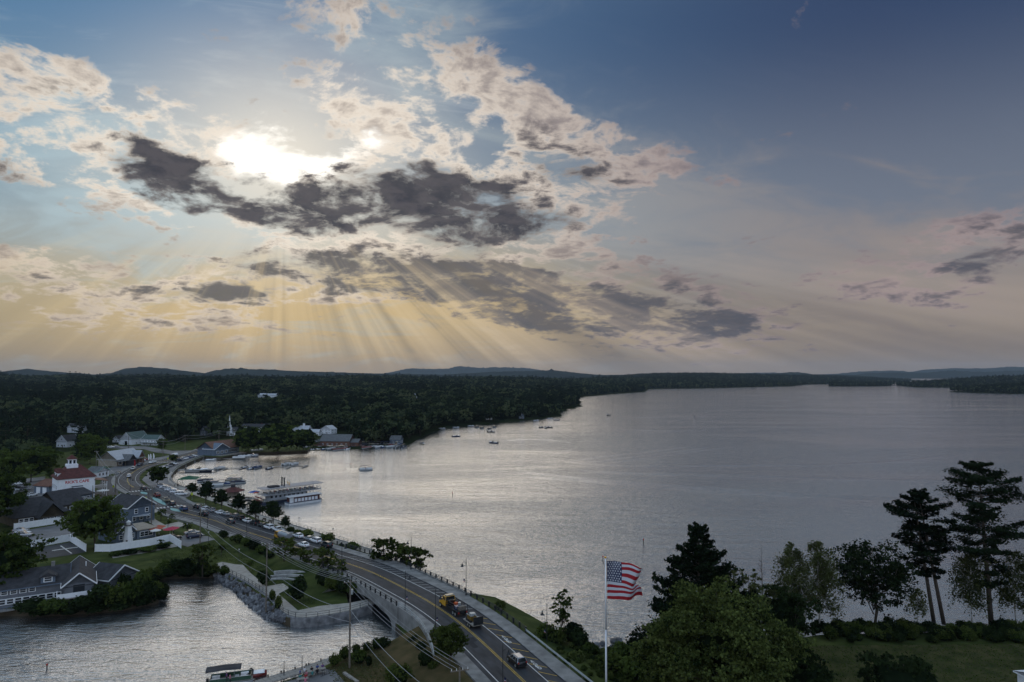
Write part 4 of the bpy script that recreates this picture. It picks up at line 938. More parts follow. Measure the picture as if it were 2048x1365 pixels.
for (x, y_, lab) in [(478,1127,'short path lamp in the middle of the park lawn'),(417,1089,'short path lamp beside the shared driveway'),(598,1060,'short promenade lamp beside the sixth street tree'),(666,1083,'short promenade lamp among the promenade bushes'),(744,1107,'short promenade lamp next to the trees by the bridge'),(336,1060,'short path lamp by the parasols lawn'),(374,1072,'short path lamp on the lawn corner by the two parked cars'),(306,1040,'short path lamp by the garden sign')]:
    if pp is None: pp = plamp(); pp.location = G(x, y_, ZA); pp['label'] = lab
    else: copy_tree(pp, G(x, y_, ZA), 0, lab)
# ------------------------------------------------------------------ utility poles and wires
POLES = []
def upole(x, yb, H, label, z=ZA, at=None, arm=True, dirv=None):
    p = at or G(x, yb, z); t = thing('utility_pole', label, 'utility pole', p, 0, 'wooden utility poles'); mb = MB(); mb.cyl((0, 0, -.3), (0, 0, H), .19, .12, 8); mb.build('pole', m_wood, t)
    if arm:
        mb = MB(); a = dirv or 0; c, s = math.cos(a), math.sin(a)
        for zz_ in (H-.4,): mb.bar((-1.2*c, -1.2*s, zz_), (1.2*c, 1.2*s, zz_), .12, .14)
        mb.build('crossarm', m_wood, t)
        for k in (-1.05, -.4, .4, 1.05): mb = MB(); mb.cyl((k*c, k*s, H-.32), (k*c, k*s, H-.05), .06, .03, 6); mb.build('insulator', m_lamp, t)
        mb = MB(); mb.cyl((.3*c, .3*s, H-2.6), (.3*c, .3*s, H-1.7), .22, .22, 8)
        if len(POLES) in (1, 3): mb.build('transformer', m_steel, t)
    POLES.append((p, H, t)); return t
upole(928,0,15.5,'utility pole rising at the bottom edge beside the round roadside tree',at=Vector((-6.6,88,1.5)),dirv=.3)
upole(699,1336,15.5,'tall utility pole on the dry field beside the channel',z=ZB,dirv=.4); upole(532,1222,15.0,'utility pole standing in the boulder bank below the park walk',z=1.0,dirv=.5)
upole(400,1091,12.6,'utility pole at the end of the white fence by the driveway',dirv=.5); upole(303,1051,13.2,'utility pole by the cafe terrace and picnic lawn',dirv=.4); upole(231,1007,12.0,'utility pole at the bend by the yellow sign and tree',dirv=.2)
upole(192,951,12.5,'tall utility pole behind the red-roofed cafe',dirv=.1); upole(213,985,9.5,'slim utility pole in front of the cafe porch',arm=False); upole(185,1009,7.5,'short thin pole on the dark-roofed building forecourt',arm=False)
upole(326,914,10,'utility pole at the junction below the white farmhouse',dirv=.2); upole(370,903,11,'utility pole on the grass slope above the seawall car park',dirv=.2); upole(438,890,10.5,'utility pole on the slope behind the lakeside restaurant',dirv=.2); upole(467,886,10.5,'utility pole beside the large round waterfront trees',dirv=.2); upole(257,898,11,'utility pole in front of the white barn',dirv=.1)
def wire(a, b, sag, label, r=.028):
    P = []; n = 16
    for i in range(n+1): t = i/n; p = a.lerp(b, t); P.append(p-Vector((0, 0, 4*sag*t*(1-t))))
    mb = MB(); mb.tube(P, r, 4); return tag(mb.build('overhead_wire', m_wire), label, 'wire', 'overhead wires')
spans = [(0, 1, 'over the field by the bridge'), (1, 2, 'across the channel'), (2, 3, 'over the park lawn'), (3, 4, 'over the driveway lawn'), (4, 5, 'along the garden walk')]
for (i, j, where) in spans:
    (a, ha, _), (b, hb, _) = POLES[i], POLES[j]; d = (b-a).normalized(); q = Vector((-d.y, d.x, 0))
    for k, nm in ((-1.05, 'outer'), (-.4, 'second'), (.4, 'third'), (1.05, 'innermost')): wire(a+q*k+Vector((0, 0, ha-.05)), b+q*k+Vector((0, 0, hb-.05)), 1.2, '%s of the four top power lines strung %s' % (nm, where))
    wire(a+Vector((0, 0, ha*.66)), b+Vector((0, 0, hb*.66)), 1.5, 'thicker upper telephone cable strung %s' % where, .045); wire(a+Vector((0, 0, ha*.52)), b+Vector((0, 0, hb*.52)), 1.7, 'lowest telephone cable strung %s' % where, .04)
for (i, j, where) in [(9, 10, 'above the junction grass'), (10, 11, 'over the grass slope'), (11, 12, 'towards the round waterfront trees'), (13, 9, 'in front of the farmhouse'), (6, 5, 'from the cafe pole to the road bend')]:
    (a, ha, _), (b, hb, _) = POLES[i], POLES[j]; wire(a+Vector((0, 0, ha-.3)), b+Vector((0, 0, hb-.3)), 1.2, 'thick pale cable strung %s' % where, .07)
    wire(a+Vector((0, 0, ha*.8)), b+Vector((0, 0, hb*.8)), 1.4, 'second lower cable strung %s' % where, .05)
# ------------------------------------------------------------------ vehicles (built nose along +X, wheels on z = 0)
def hull(stations):
    mb = MB(); rings = []
    for (x, zb, zt, hw) in stations:
        rings.append([(x, -hw*.86, zb), (x, -hw, zb+.16), (x, -hw, zt-.16), (x, -hw*.90, zt), (x, hw*.90, zt), (x, hw, zt-.16), (x, hw, zb+.16), (x, hw*.86, zb)])
    return mb.loft(rings)
def cabin(t, b0, b1, r0, r1, zb, zr, hwb, hwr, pillars=(0.0,), roofm=None):
    """glass house from b0..b1 at the belt to r0..r1 at the roof, with pillars and a roof panel"""
    mb = MB(); mb.add([(b0, -hwb, zb), (b1, -hwb, zb), (b1, hwb, zb), (b0, hwb, zb), (r0, -hwr, zr), (r1, -hwr, zr), (r1, hwr, zr), (r0, hwr, zr)], [(0, 1, 5, 4), (1, 2, 6, 5), (2, 3, 7, 6), (3, 0, 4, 7)]); mb.build('windows', m_glass, t)
    mb = MB(); k = .03
    mb.loft([[(r0-.06, -hwr+.10, zr), (r0-.06, hwr-.10, zr), (r0-.04, hwr-.10, zr+.03), (r0-.04, -hwr+.10, zr+.03)], [(r0+.2, -hwr-k, zr-.02), (r0+.2, hwr+k, zr-.02), (r0+.2, hwr-.08, zr+.07), (r0+.2, -hwr+.08, zr+.07)],
             [(r1-.25, -hwr-k, zr-.02), (r1-.25, hwr+k, zr-.02), (r1-.25, hwr-.08, zr+.07), (r1-.25, -hwr+.08, zr+.07)], [(r1+.05, -hwr+.1, zr), (r1+.05, hwr-.1, zr), (r1+.03, hwr-.1, zr+.03), (r1+.03, -hwr+.1, zr+.03)]])
    for sgn in (-1, 1):
        for (xb, xr) in ((b0, r0), (b1, r1)): mb.bar((xb, sgn*(hwb+.005), zb-.02), (xr, sgn*(hwr+.005), zr), .09)
        for f in pillars: xb = b0+(b1-b0)*f; xr = r0+(r1-r0)*f; mb.bar((xb, sgn*(hwb+.008), zb-.02), (xr, sgn*(hwr+.008), zr), .07)
    return mb.build('roof', roofm or PAINT['body'], t)
def wheels(t, xs_, hw, r=.34, w=.24, rim=True):
    wm = MB(); wm.cyl((0, -w/2, 0), (0, w/2, 0), r, r, 14); wm = wm.mesh('wheel', m_tyre); rmm = MB(); rmm.cyl((0, -w/2-.012, 0), (0, w/2+.012, 0), r*.6, r*.6, 10); rmm = rmm.mesh('rim', m_steel)
    for x in xs_:
        for sgn in (-1, 1):
            o = link('wheel', wm, t); o.location = (x, sgn*(hw-w/2+.02), r)
            if rim: link('rim', rmm, o)
def lights(t, xf, xr, hw, zf, zr):
    f = MB().box((0, 0, 0), (.10, .36, .16)).mesh('headlight', m_lamp); r = MB().box((0, 0, 0), (.10, .22, .30)).mesh('taillight', m_red)
    for sgn in (-1, 1):
        o = link('headlight', f, t); o.location = (xf-.03, sgn*(hw-.28), zf); o = link('taillight', r, t); o.location = (xr+.03, sgn*(hw-.18), zr)
def bumper(t, x, hw, z, nm): MB().box((x, 0, z), (.16, hw*1.75, .20)).build(nm, m_metal, t)
def car_proto(kind):
    t = thing('car', 'x', 'car', (0, -400, 0))
    if kind == 'sedan':
        hull([(-2.34, .42, .82, .70), (-2.2, .28, .95, .86), (-1.5, .22, 1.0, .90), (0, .20, .98, .91), (1.2, .22, .93, .90), (2.0, .28, .80, .86), (2.32, .42, .66, .68)]).build('body', PAINT['body'], t, True)
        cabin(t, -1.75, 1.05, -.95, .22, .94, 1.40, .80, .60, (.5,)); wheels(t, (-1.4, 1.42), .90, .33); lights(t, 2.28, -2.32, .88, .66, .80)
    elif kind == 'suv':
        hull([(-2.38, .48, 1.0, .74), (-2.28, .32, 1.10, .90), (-1.5, .28, 1.12, .94), (0, .27, 1.10, .95), (1.1, .28, 1.08, .94), (2.05, .34, .98, .90), (2.36, .5, .80, .72)]).build('body', PAINT['body'], t, True)
        cabin(t, -2.22, 1.0, -1.92, .20, 1.06, 1.66, .85, .68, (.33, .66)); wheels(t, (-1.45, 1.48), .94, .37); lights(t, 2.30, -2.36, .92, .82, 1.0); bumper(t, -2.36, .9, .52, 'bumper')
        MB().bar((-1.7, -.60, 1.77), (.0, -.60, 1.77), .05).bar((-1.7, .60, 1.77), (.0, .60, 1.77), .05).build('roof_rack', m_metal, t)
    elif kind == 'pickup':
        hull([(-.65, .42, 1.06, .96), (0, .38, 1.10, .97), (1.0, .40, 1.10, .96), (2.4, .46, 1.02, .93), (2.72, .6, .86, .76)]).build('body', PAINT['body'], t, True)
        mb = MB(); mb.box((-1.72, 0, .62), (2.1, 1.86, .30)); mb.box((-1.72, -.92, .92), (2.1, .10, .36)); mb.box((-1.72, .92, .92), (2.1, .10, .36)); mb.box((-2.74, 0, .92), (.08, 1.86, .36)); mb.build('bed', PAINT['body'], t)
        MB().box((-1.72, 0, .78), (2.0, 1.7, .02)).build('bed_floor', m_tyre, t)
        cabin(t, -.72, 1.15, -.58, .45, 1.05, 1.72, .86, .70, (.5,)); wheels(t, (-1.75, 1.75), .97, .39); lights(t, 2.66, -2.76, .95, .86, .95); bumper(t, -2.8, .92, .5, 'bumper')
    elif kind == 'van':
        hull([(-2.5, .40, 1.1, .86), (-2.4, .30, 1.2, .95), (0, .27, 1.2, .97), (1.5, .30, 1.12, .96), (2.3, .34, .98, .92), (2.55, .5, .80, .76)]).build('body', PAINT['body'], t, True)
        cabin(t, -2.38, 1.75, -2.22, .85, 1.14, 1.86, .90, .76, (.3, .62)); wheels(t, (-1.55, 1.62), .96, .35); lights(t, 2.5, -2.48, .94, .82, 1.05)
    return t
CARP = {k: car_proto(k) for k in ('sedan', 'suv', 'pickup', 'van')}
CAR_USED = set()
def car(kind, color, loc, rz, label, group, cat=None):
    names = {'sedan': 'car', 'suv': 'suv', 'pickup': 'pickup_truck', 'van': 'minivan'}; catn = {'sedan': 'car', 'suv': 'suv', 'pickup': 'pickup truck', 'van': 'minivan'}
    p = CARP[kind]; c = copy_tree(p, loc, rz, label, None, {'paint_body': PAINT[color]}); c.name = names[kind]; c['group'] = group; c['category'] = catn[kind]
    return c
def on_road(kind, color, px, py, off, label, group, flip=False):
    s = road_s(px, py, 1.8+.0); 
    for _ in range(3): s = RS[road_i(G(px, py, rp(s, 0)[0].z))]
    p, h = rp(s, off, .015); return car(kind, color, p, h+(math.pi if flip else 0), label, group)
kn = {'sedan': 'car', 'suv': 'SUV', 'pickup': 'pickup', 'van': 'minivan'}
cn_ = {'grey': 'dark grey', 'navy': 'navy blue'}
ordn = ['first', 'second', 'third', 'fourth', 'fifth', 'sixth', 'seventh', 'eighth', 'ninth', 'tenth', 'eleventh', 'twelfth', 'thirteenth', 'fourteenth', 'fifteenth', 'sixteenth', 'seventeenth', 'eighteenth']
# near the camera
p, h = rp(road_s(1030,1322,3.8)-.5, 1.75, .015); car('suv', 'black', p, h, 'black SUV with pale roof driving up the road behind the yellow truck', 'vehicles on the bridge')
for ch in [o for o in bpy.data.objects if o.get('label', '').startswith('black SUV with pale roof')][0].children:
    if ch.name.startswith('roof') and not ch.name.startswith('roof_rack'): ch.material_slots[0].material = PAINT['silver']
# queue in the right lane
TRAFFIC = [('sedan','white',607,1095),('suv','black',455,1047),('suv','black',409,1031),('suv','blue',380,1019),('suv','black',354,1010),('pickup','tan',338,1002),('suv','red',315,994),('suv','black',289,980)]
for i, (k, c, x, y_) in enumerate(TRAFFIC): on_road(k, c, x, y_, 1.8, '%s %s, %s in the line of moving traffic counting from the bridge' % (cn_.get(c, c), kn[k], ordn[i]), 'moving traffic on the causeway')
PARKED = [('suv','black',640,1098),('suv','white',613,1089),('sedan','silver',597,1084),('sedan','white',581,1078),('pickup','white',542,1068),('suv','white',519,1061),('sedan','black',505,1057),('suv','black',490,1052),('sedan','white',474,1047),('suv','black',461,1042),('suv','grey',449,1038),('sedan','silver',437,1034),('sedan','white',425,1030),('suv','silver',412,1026),('suv','white',400,1022),('suv','black',390,1018)]
for i, (k, c, x, y_) in enumerate(PARKED): on_road(k, c, x, y_, off_r(road_s(x, y_, 2))-1.25, '%s %s, %s in the row parked along the lake-side kerb from the bridge' % (cn_.get(c, c), kn[k], ordn[i]), 'cars parked along the lake-side kerb')
on_road('suv','white',262,955,.4,'white SUV with bike rack rounding the bend in mid road','moving traffic on the causeway'); on_road('pickup','silver',268,940,-1.8,'silver pickup coming round the far bend past the shop','moving traffic on the causeway',True)
on_road('suv','navy',279,932,-3.6,'navy SUV beside the shop flags past the far bend','moving traffic on the causeway',True); on_road('pickup','white',305,927,-1.8,'white pickup beyond the far crosswalk','moving traffic on the causeway',True)
on_road('sedan','grey',243,948,-6,'dark grey car turning in beside the cafe pole','moving traffic on the causeway',True)
on_road('pickup','red',396,905,1.8,'dark red pickup on the road by the lakeside restaurant','moving traffic on the causeway'); on_road('suv','white',408,900,-1.8,'white SUV passing behind the lakeside restaurant','moving traffic on the causeway',True)
# angled rows in the lakeside car park
def row(lst, x0, y0, x1, y1, heading, label, group, z=1.78):
    n = len(lst)
    for i, (k, c) in enumerate(lst):
        f = i/max(1, n-1); p = G(x0+(x1-x0)*f, y0+(y1-y0)*f, z); car(k, c, p, heading, label % (cn_.get(c, c), kn[k], ordn[i]), group)
hd = math.atan2(*(reversed((G(345,962,1.8)-G(300,985,1.8)).to_2d())))
row([('suv','silver'),('sedan','white'),('suv','silver'),('suv','white'),('sedan','silver'),('suv','white'),('sedan','silver'),('van','white')], 325,975, 363,991, R(8), '%s %s, %s in the angled car park row from the tree', 'cars in the angled car park row')
row([('suv','navy'),('sedan','silver'),('suv','white'),('sedan','blue'),('suv','silver'),('sedan','white')], 358,923, 388,914, R(60), '%s %s, %s in the row along the curved seawall', 'cars by the curved seawall')
row([('sedan','white'),('pickup','silver'),('suv','black'),('sedan','white')], 329,938, 349,930, R(75), '%s %s, %s in the small row beside the lone car park tree', 'cars beside the car park tree')
row([('suv','white'),('sedan','white'),('suv','silver'),('sedan','white')], 418,897, 438,890, R(70), '%s %s, %s in the row above the lakeside restaurant', 'cars above the lakeside restaurant', 1.9)
row([('suv','blue'),('sedan','silver'),('suv','navy'),('pickup','white'),('sedan','red')], 246,931, 293,921, R(35), '%s %s, %s parked outside the flag-lined shop', 'cars outside the shop')
row([('sedan','silver'),('sedan','white'),('suv','silver')], 42,1064, 48,1074, R(12), '%s %s, %s of three in the white-fenced lot', 'cars in the white-fenced lot')
row([('sedan','silver'),('suv','navy')], 384,1069, 389,1076, R(38), '%s %s, %s of the pair on the driveway by the utility pole', 'pair of cars on the driveway')
row([('sedan','white'),('suv','white'),('sedan','silver'),('sedan','white'),('suv','grey'),('sedan','silver')], -6,985, 50,980, R(20), '%s %s, %s in the yard row behind the red shed', 'cars in the yard by the shed')
row([('sedan','white'),('sedan','silver'),('suv','white')], 36,997, 64,993, R(80), '%s %s, %s in the short yard row above the dark roofs', 'cars above the dark roofs')
row([('suv','white')], 35,970, 35,970, R(12), '%s %s standing alone on the lane beside the cafe, %s there', 'cars on the cafe lane')
row([('sedan','white'),('sedan','silver')], 222,896, 232,895, R(20), '%s %s, %s of two on the lane by the white barn', 'cars by the white barn', 1.85)
row([('suv','black')], 347,1080, 347,1080, R(35), '%s %s at the end of the white fence, %s there', 'car by the white fence')
for o in CARP.values():
    for ch in list(o.children):
        for g in list(ch.children): bpy.data.objects.remove(g)
        bpy.data.objects.remove(ch)
    bpy.data.objects.remove(o)
# ------------------------------------------------------------------ lorries
def lorry(loc, rz, label):
    t = thing('utility_truck', label, 'truck', loc, rz); Y = PAINT['yellow']
    mb = MB(); mb.loft([[(x, -w_, z0), (x, w_, z0), (x, w_, z1), (x, w_*.85, z1+.1), (x, -w_*.85, z1+.1), (x, -w_, z1)] for x, w_, z0, z1 in ((3.7, 1.0, .8, 1.5), (3.9, .85, .75, 1.35))]); mb.box((2.9, 0, 1.25), (1.6, 2.1, .95)); mb.build('bonnet', Y, t)
    mb = MB(); mb.box((1.35, 0, 1.35), (1.6, 2.35, 1.1)); mb.build('cab', Y, t)
    cabin(t, .55, 2.15, .65, 1.85, 1.85, 2.65, 1.12, 1.02, (.5,), Y)
    MB().box((1.1, 0, 2.84), (.9, 1.7, .22)).build('roof_box', PAINT['tan'], t); MB().box((-2.2, 0, .85), (5.6, .9, .28)).build('chassis', m_metal, t)
    MB().box((-2.2, 0, 1.1), (5.4, 2.4, .18)).build('flatbed', m_metal, t)
    mb = MB()
    for x in (-4.8, -3.4, -2.0, -.6, .2): mb.bar((x, -1.15, 1.2), (x, -1.15, 2.3), .08); mb.bar((x, 1.15, 1.2), (x, 1.15, 2.3), .08)
    for z in (1.75, 2.3): mb.bar((-4.8, -1.15, z), (.2, -1.15, z), .07); mb.bar((-4.8, 1.15, z), (.2, 1.15, z), .07)
    mb.build('stake_rack', m_metal, t)
    MB().box((-.4, .3, 1.75), (.9, 1.3, 1.1)).build('compressor', PAINT['black'], t); MB().box((-1.5, -.3, 1.55), (.8, .7, .7)).build('orange_case', mat('orange_case', (.55,.09,.02), .6, .1), t)
    MB().cyl((-2.6, -.5, 1.2), (-2.6, -.5, 2.2), .32, .32, 10).build('drum', m_steel, t); MB().box((-3.2, .4, 1.5), (1.1, .8, .6)).build('tool_chest', PAINT['blue'], t); MB().box((-4.2, -.2, 1.55), (.8, 1.5, .7)).build('crate', m_wood, t)
    wheels(t, (2.9, -2.9, -3.9), 1.18, .48, .3); lights(t, 3.9, -5.0, 1.1, 1.1, .9); bumper(t, 3.95, 1.1, .6, 'bumper'); return t
m_olive = mat('dull_yellow', (.16,.095,.015), .6, .3, 1.5)
def trailer(loc, rz, label):
    t = thing('equipment_trailer', label, 'trailer', loc, rz); MB().box((0, 0, .75), (4.6, 2.2, .2)).build('deck', m_deck, t); MB().bar((2.3, -.6, .7), (3.6, 0, .6), .12).bar((2.3, .6, .7), (3.6, 0, .6), .12).build('drawbar', m_metal, t)
    MB().box((.5, 0, 1.35), (1.8, 1.5, 1.0), taper=.85).build('machine_body', m_olive, t); MB().box((.3, 0, 2.1), (1.1, 1.2, .5), taper=.8).build('machine_cab', m_steel, t)
    mb = MB(); mb.bar((-.4, .3, 1.5), (-1.5, .3, 2.4), .22); mb.bar((-1.5, .3, 2.4), (-2.0, .3, 1.2), .16); mb.build('digger_arm', m_olive, t)
    mb = MB(); mb.box((-2.1, .3, 1.05), (.5, .6, .4), taper=1.3); mb.build('bucket', m_metal, t)
    mb = MB()
    for sgn in (-1, 1): mb.box((.4, sgn*.75, 1.0), (2.2, .35, .35))
    mb.build('tracks', m_tyre, t); mb = MB(); mb.box((-2.35, 0, 1.6), (.08, 2.1, 1.5)); mb.build('ramp', m_metal, t); wheels(t, (-.9, 0.0), 1.2, .38, .22); return t
sT = road_s(916,1222,4.4); p, h = rp(sT, 1.7, .02); lorry(p, h, 'yellow-cabbed flatbed truck loaded with equipment crossing the bridge'); p, h = rp(sT-9.6, 1.75, .02); trailer(p, h, 'low trailer carrying a small yellow digger behind the flatbed truck')
def tanker(loc, rz, label, cab, tankm):
    t = thing('tank_truck', label, 'truck', loc, rz); hull([(2.0, .6, 1.6, 1.0), (2.6, .55, 1.55, 1.12), (3.6, .55, 1.45, 1.10), (4.0, .7, 1.2, .95)]).build('cab', cab, t); cabin(t, 1.7, 3.4, 1.8, 3.0, 1.5, 2.5, 1.05, .95, (.5,), cab)
    mb = MB(); mb.cyl((-4.0, 0, 1.75), (1.5, 0, 1.75), 1.05, 1.05, 16); mb.build('tank', tankm, t); MB().box((-1.2, 0, .75), (6.4, 1.0, .3)).build('chassis', m_metal, t)
    mb = MB(); mb.bar((-3.2, 0, 2.85), (1.0, 0, 2.85), .5, .08); mb.build('catwalk', m_steel, t); wheels(t, (2.9, -2.2, -3.3), 1.12, .5, .3, False); lights(t, 3.98, -4.1, 1.0, 1.0, .9); return t
s = road_s(556,1083,2.2); p, h = rp(s, 1.8, .02); tanker(p, h, 'tank truck with yellow trim in the causeway queue near the bridge', PAINT['yellow'], PAINT['silver'])
s = road_s(356,916,1.8); p, h = rp(s, -1.8, .02); tanker(p, h+math.pi, 'white tank truck on the far side of the bend', PAINT['grey'], m_white)
# ------------------------------------------------------------------ buildings
def window(parent, c, w, h, n, m=m_white, arch=False):
    """a framed window on a wall: c its middle, n the outward direction in plan"""
    nx, ny = n; tx, ty = -ny, nx; rz = math.atan2(ty, tx)
    f = MB(); f.box((c[0]+nx*.03, c[1]+ny*.03, c[2]), (w+.24, .10, h+.24), rz); o = f.build('window', m, parent)
    MB().box((c[0]+nx*.075, c[1]+ny*.075, c[2]+h*.25), (w*.92, .06, h*.42), rz).build('pane', m_win, o); MB().box((c[0]+nx*.075, c[1]+ny*.075, c[2]-h*.25), (w*.92, .06, h*.42), rz).build('pane', m_win, o); return o
def door(parent, c, w, h, n, m):
    nx, ny = n; rz = math.atan2(nx, -ny); MB().box((c[0]+nx*.05, c[1]+ny*.05, c[2]+h/2), (w, .12, h), rz).build('door', m, parent)
def gable(t, x0, x1, y0, y1, h, rh, wall, roof, axis='x', z0=0.0, over=.5, hip=0.0, trim=None, th=.22):
    """walls, gable ends and two roof slopes; axis = the way the ridge runs"""
    mb = MB(); xm, ym = (x0+x1)/2, (y0+y1)/2
    mb.box((xm, ym, z0+h/2), (x1-x0, y1-y0, h))
    if not hip:
        if axis == 'x':
            for x in (x0, x1): mb.add([(x, y0, z0+h), (x, y1, z0+h), (x, ym, z0+h+rh*.97)], [(0, 1, 2), (2, 1, 0)])
        else:
            for y_ in (y0, y1): mb.add([(x0, y_, z0+h), (x1, y_, z0+h), (xm, y_, z0+h+rh*.97)], [(0, 1, 2), (2, 1, 0)])
    mb.build('wall', wall, t)
    R_ = MB(); o = over
    if axis == 'x': A = [(x0-o*(not hip)-o*bool(hip), y0-o), (x1+o, y0-o), (x1+o, y1+o), (x0-o, y1+o)]; r = [(x0-o+hip, ym), (x1+o-hip, ym)]
    else: A = [(x0-o, y0-o), (x1+o, y0-o), (x1+o, y1+o), (x0-o, y1+o)]; r = [(xm, y0-o+hip), (xm, y1+o-hip)]
    half = ((y1-y0) if axis == 'x' else (x1-x0))/2; ez = z0+h-rh*o/half; rz_ = z0+h+rh
    P = [(a[0], a[1], ez) for a in A]+[(a[0], a[1], ez+th) for a in A]+[(q[0], q[1], rz_+th) for q in r]+[(q[0], q[1], rz_) for q in r]
    top = [(4, 5, 9, 8), (6, 7, 8, 9), (5, 6, 9), (7, 4, 8)] if axis == 'x' else [(5, 6, 9, 8), (7, 4, 8, 9), (4, 5, 8), (6, 7, 9)]
    if not hip: top = top[:2]
    bot = [(1, 0, 10, 11), (3, 2, 11, 10)] if axis == 'x' else [(2, 1, 10, 11), (0, 3, 11, 10)]
    R_.add(P, top+bot+[(0, 1, 5, 4), (1, 2, 6, 5), (2, 3, 7, 6), (3, 0, 4, 7)]); ro = R_.build('roof', roof, t)
    if trim:
        mb = MB()
        if axis == 'x':
            for x in (x0-o-.02, x1+o+.02): mb.bar((x, y0-o, ez+th*.5), (x, ym, rz_+th*.5), .1, .28); mb.bar((x, y1+o, ez+th*.5), (x, ym, rz_+th*.5), .1, .28)
            mb.bar((x0-o, y0-o-.04, ez+th*.5), (x1+o, y0-o-.04, ez+th*.5), .1, .26)
        else:
            for y_ in (y0-o-.02, y1+o+.02): mb.bar((x0-o, y_, ez+th*.5), (xm, y_, rz_+th*.5), .1, .28); mb.bar((x1+o, y_, ez+th*.5), (xm, y_, rz_+th*.5), .1, .28)
            for x in (x0-o-.04, x1+o+.04): mb.bar((x, y0-o, ez+th*.5), (x, y1+o, ez+th*.5), .1, .26)
        mb.build('roof_trim', trim, t)
    return ro
def wins(t, x0, x1, y, z, n, w, h, out=(0, -1), m=m_white):
    for i in range(n): x = x0+(x1-x0)*(i+.5)/n; window(t, (x, y, z), w, h, out, m)
def wins_x(t, y0, y1, x, z, n, w, h, out=(1, 0), m=m_white):
    for i in range(n): y = y0+(y1-y0)*(i+.5)/n; window(t, (x, y, z), w, h, out, m)
def base2(pa, pb, z=ZA):
    """foot and turn of a building whose front runs from pixel pa to pixel pb"""
    a, b = (G(p[0], p[1], z) for p in (pa, pb)); d = b-a; return (a+b)/2, math.atan2(d.y, d.x), d.length
# --- red-roofed cafe with cupola
c, rz, L = base2((112,1003), (188,995)); L = 26.0
c = (G(112,1003,ZA)+G(192,993,ZA))/2
t = thing('cafe', 'white cafe with red hipped roof, cupola and painted wall sign', 'cafe', c, rz); t.scale = (.9, .9, .9); hL = (G(112,1003,ZA)-G(192,993,ZA)).length/2
x0, x1 = -hL, hL; D = 15.0
gable(t, x0, x1, 0, D, 10.0, 4.8, m_sid_w, m_roofr, 'x', hip=5.5, over=.7)
MB().box((0, -.12, 6.4), (2*hL-.6, .2, 5.6)).build('sign_board', m_white, t)
mb = MB(); mb.box((0, -1.6, 2.4), (2*hL-1, 3.2, .25)); mb.build('awning', m_roofgr, t); mb = MB()
for i in range(8): mb.bar((-hL+1+i*(2*hL-2)/7, -3.0, 0), (-hL+1+i*(2*hL-2)/7, -3.0, 2.3), .18)
mb.build('awning_posts', m_white, t)
wins(t, x0+1, x1-1, 0, 1.3, 7, 1.6, 1.5); door(t, (x0+3.5, 0, 0), 1.1, 2.2, (0, -1), m_red)
wins_x(t, 1, D-1, x0, 5.6, 4, 1.0, 1.7, (-1, 0)); wins_x(t, 1, D-1, x0, 2.2, 4, 1.0, 1.7, (-1, 0)); wins_x(t, 1, D-1, x1, 5.6, 4, 1.0, 1.7)
for y_ in (4.0, 9.5):
    d_ = thing('dormer', None, None); d_.parent = t
    MB().box((x0+1.2, y_, 10.9), (2.2, 2.0, 2.6)).build('wall', m_sid_w, d_); mb = MB(); mb.add([(x0-.1, y_-1.3, 12.1), (x0-.1, y_, 13.7), (x0-.1, y_+1.3, 12.1), (x0+2.6, y_-1.3, 12.1), (x0+2.6, y_, 13.7), (x0+2.6, y_+1.3, 12.1)], [(0, 1, 4, 3), (1, 2, 5, 4), (0, 2, 1)]); mb.build('roof', m_roofr, d_)
    MB().box((x0+.06, y_, 11.0), (.12, 1.0, 1.4)).build('pane', m_win, d_)
cu = MB(); cx, cy_ = -1.0, D/2; cu.box((cx, cy_, 14.6), (4.6, 4.6, 1.7)); MB.build(cu, 'cupola_base', m_sid_w, t)
cu = MB(); cu.box((cx, cy_, 16.6), (3.4, 3.4, 2.6)); co = cu.build('cupola', m_sid_w, t)
cu = MB(); cu.box((cx, cy_, 18.8), (4.2, 4.2, 1.9), taper=.08); cu.build('cupola_roof', m_roofr, co)
for dx_, dy_ in ((0, -1), (1, 0), (-1, 0)):
    for k in (-.8, .8): MB().box((cx+dx_*1.72+abs(dy_)*k, cy_+dy_*1.72+abs(dx_)*k, 16.6), (.9 if dy_ else .1, .9 if dx_ else .1, 1.6)).build('louvre', m_win, co)
mb = MB(); mb.box((x1+2.6, 4.5, 4.2), (5.0, 9.5, .3)); mb.build('porch_deck', m_deck, t); mb = MB()
for yy in (0, 4.5, 9): mb.bar((x1+4.9, yy, 0), (x1+4.9, yy, 7.0), .22)
mb.build('porch_posts', m_white, t); mb = MB(); mb.add([(x1-.4, -.4, 8.1), (x1+5.4, -.4, 7.0), (x1+5.4, 9.6, 7.0), (x1-.4, 9.6, 8.1), (x1-.4, -.4, 8.3), (x1+5.4, -.4, 7.2), (x1+5.4, 9.6, 7.2), (x1-.4, 9.6, 8.3)], [(0, 3, 2, 1), (4, 5, 6, 7), (0, 1, 5, 4), (1, 2, 6, 5), (2, 3, 7, 6)]); mb.build('porch_roof', m_roofr2, t)
mb = MB(); mb.bar((x1+4.9, 0, 5.3), (x1+4.9, 9, 5.3), .12); mb.bar((x1, 0, 5.3), (x1+4.9, 0, 5.3), .12)
for i in range(14): mb.bar((x1+.3+i*.35, 0, 4.3), (x1+.3+i*.35, 0, 5.3), .06)
mb.build('porch_railing', m_white, t)
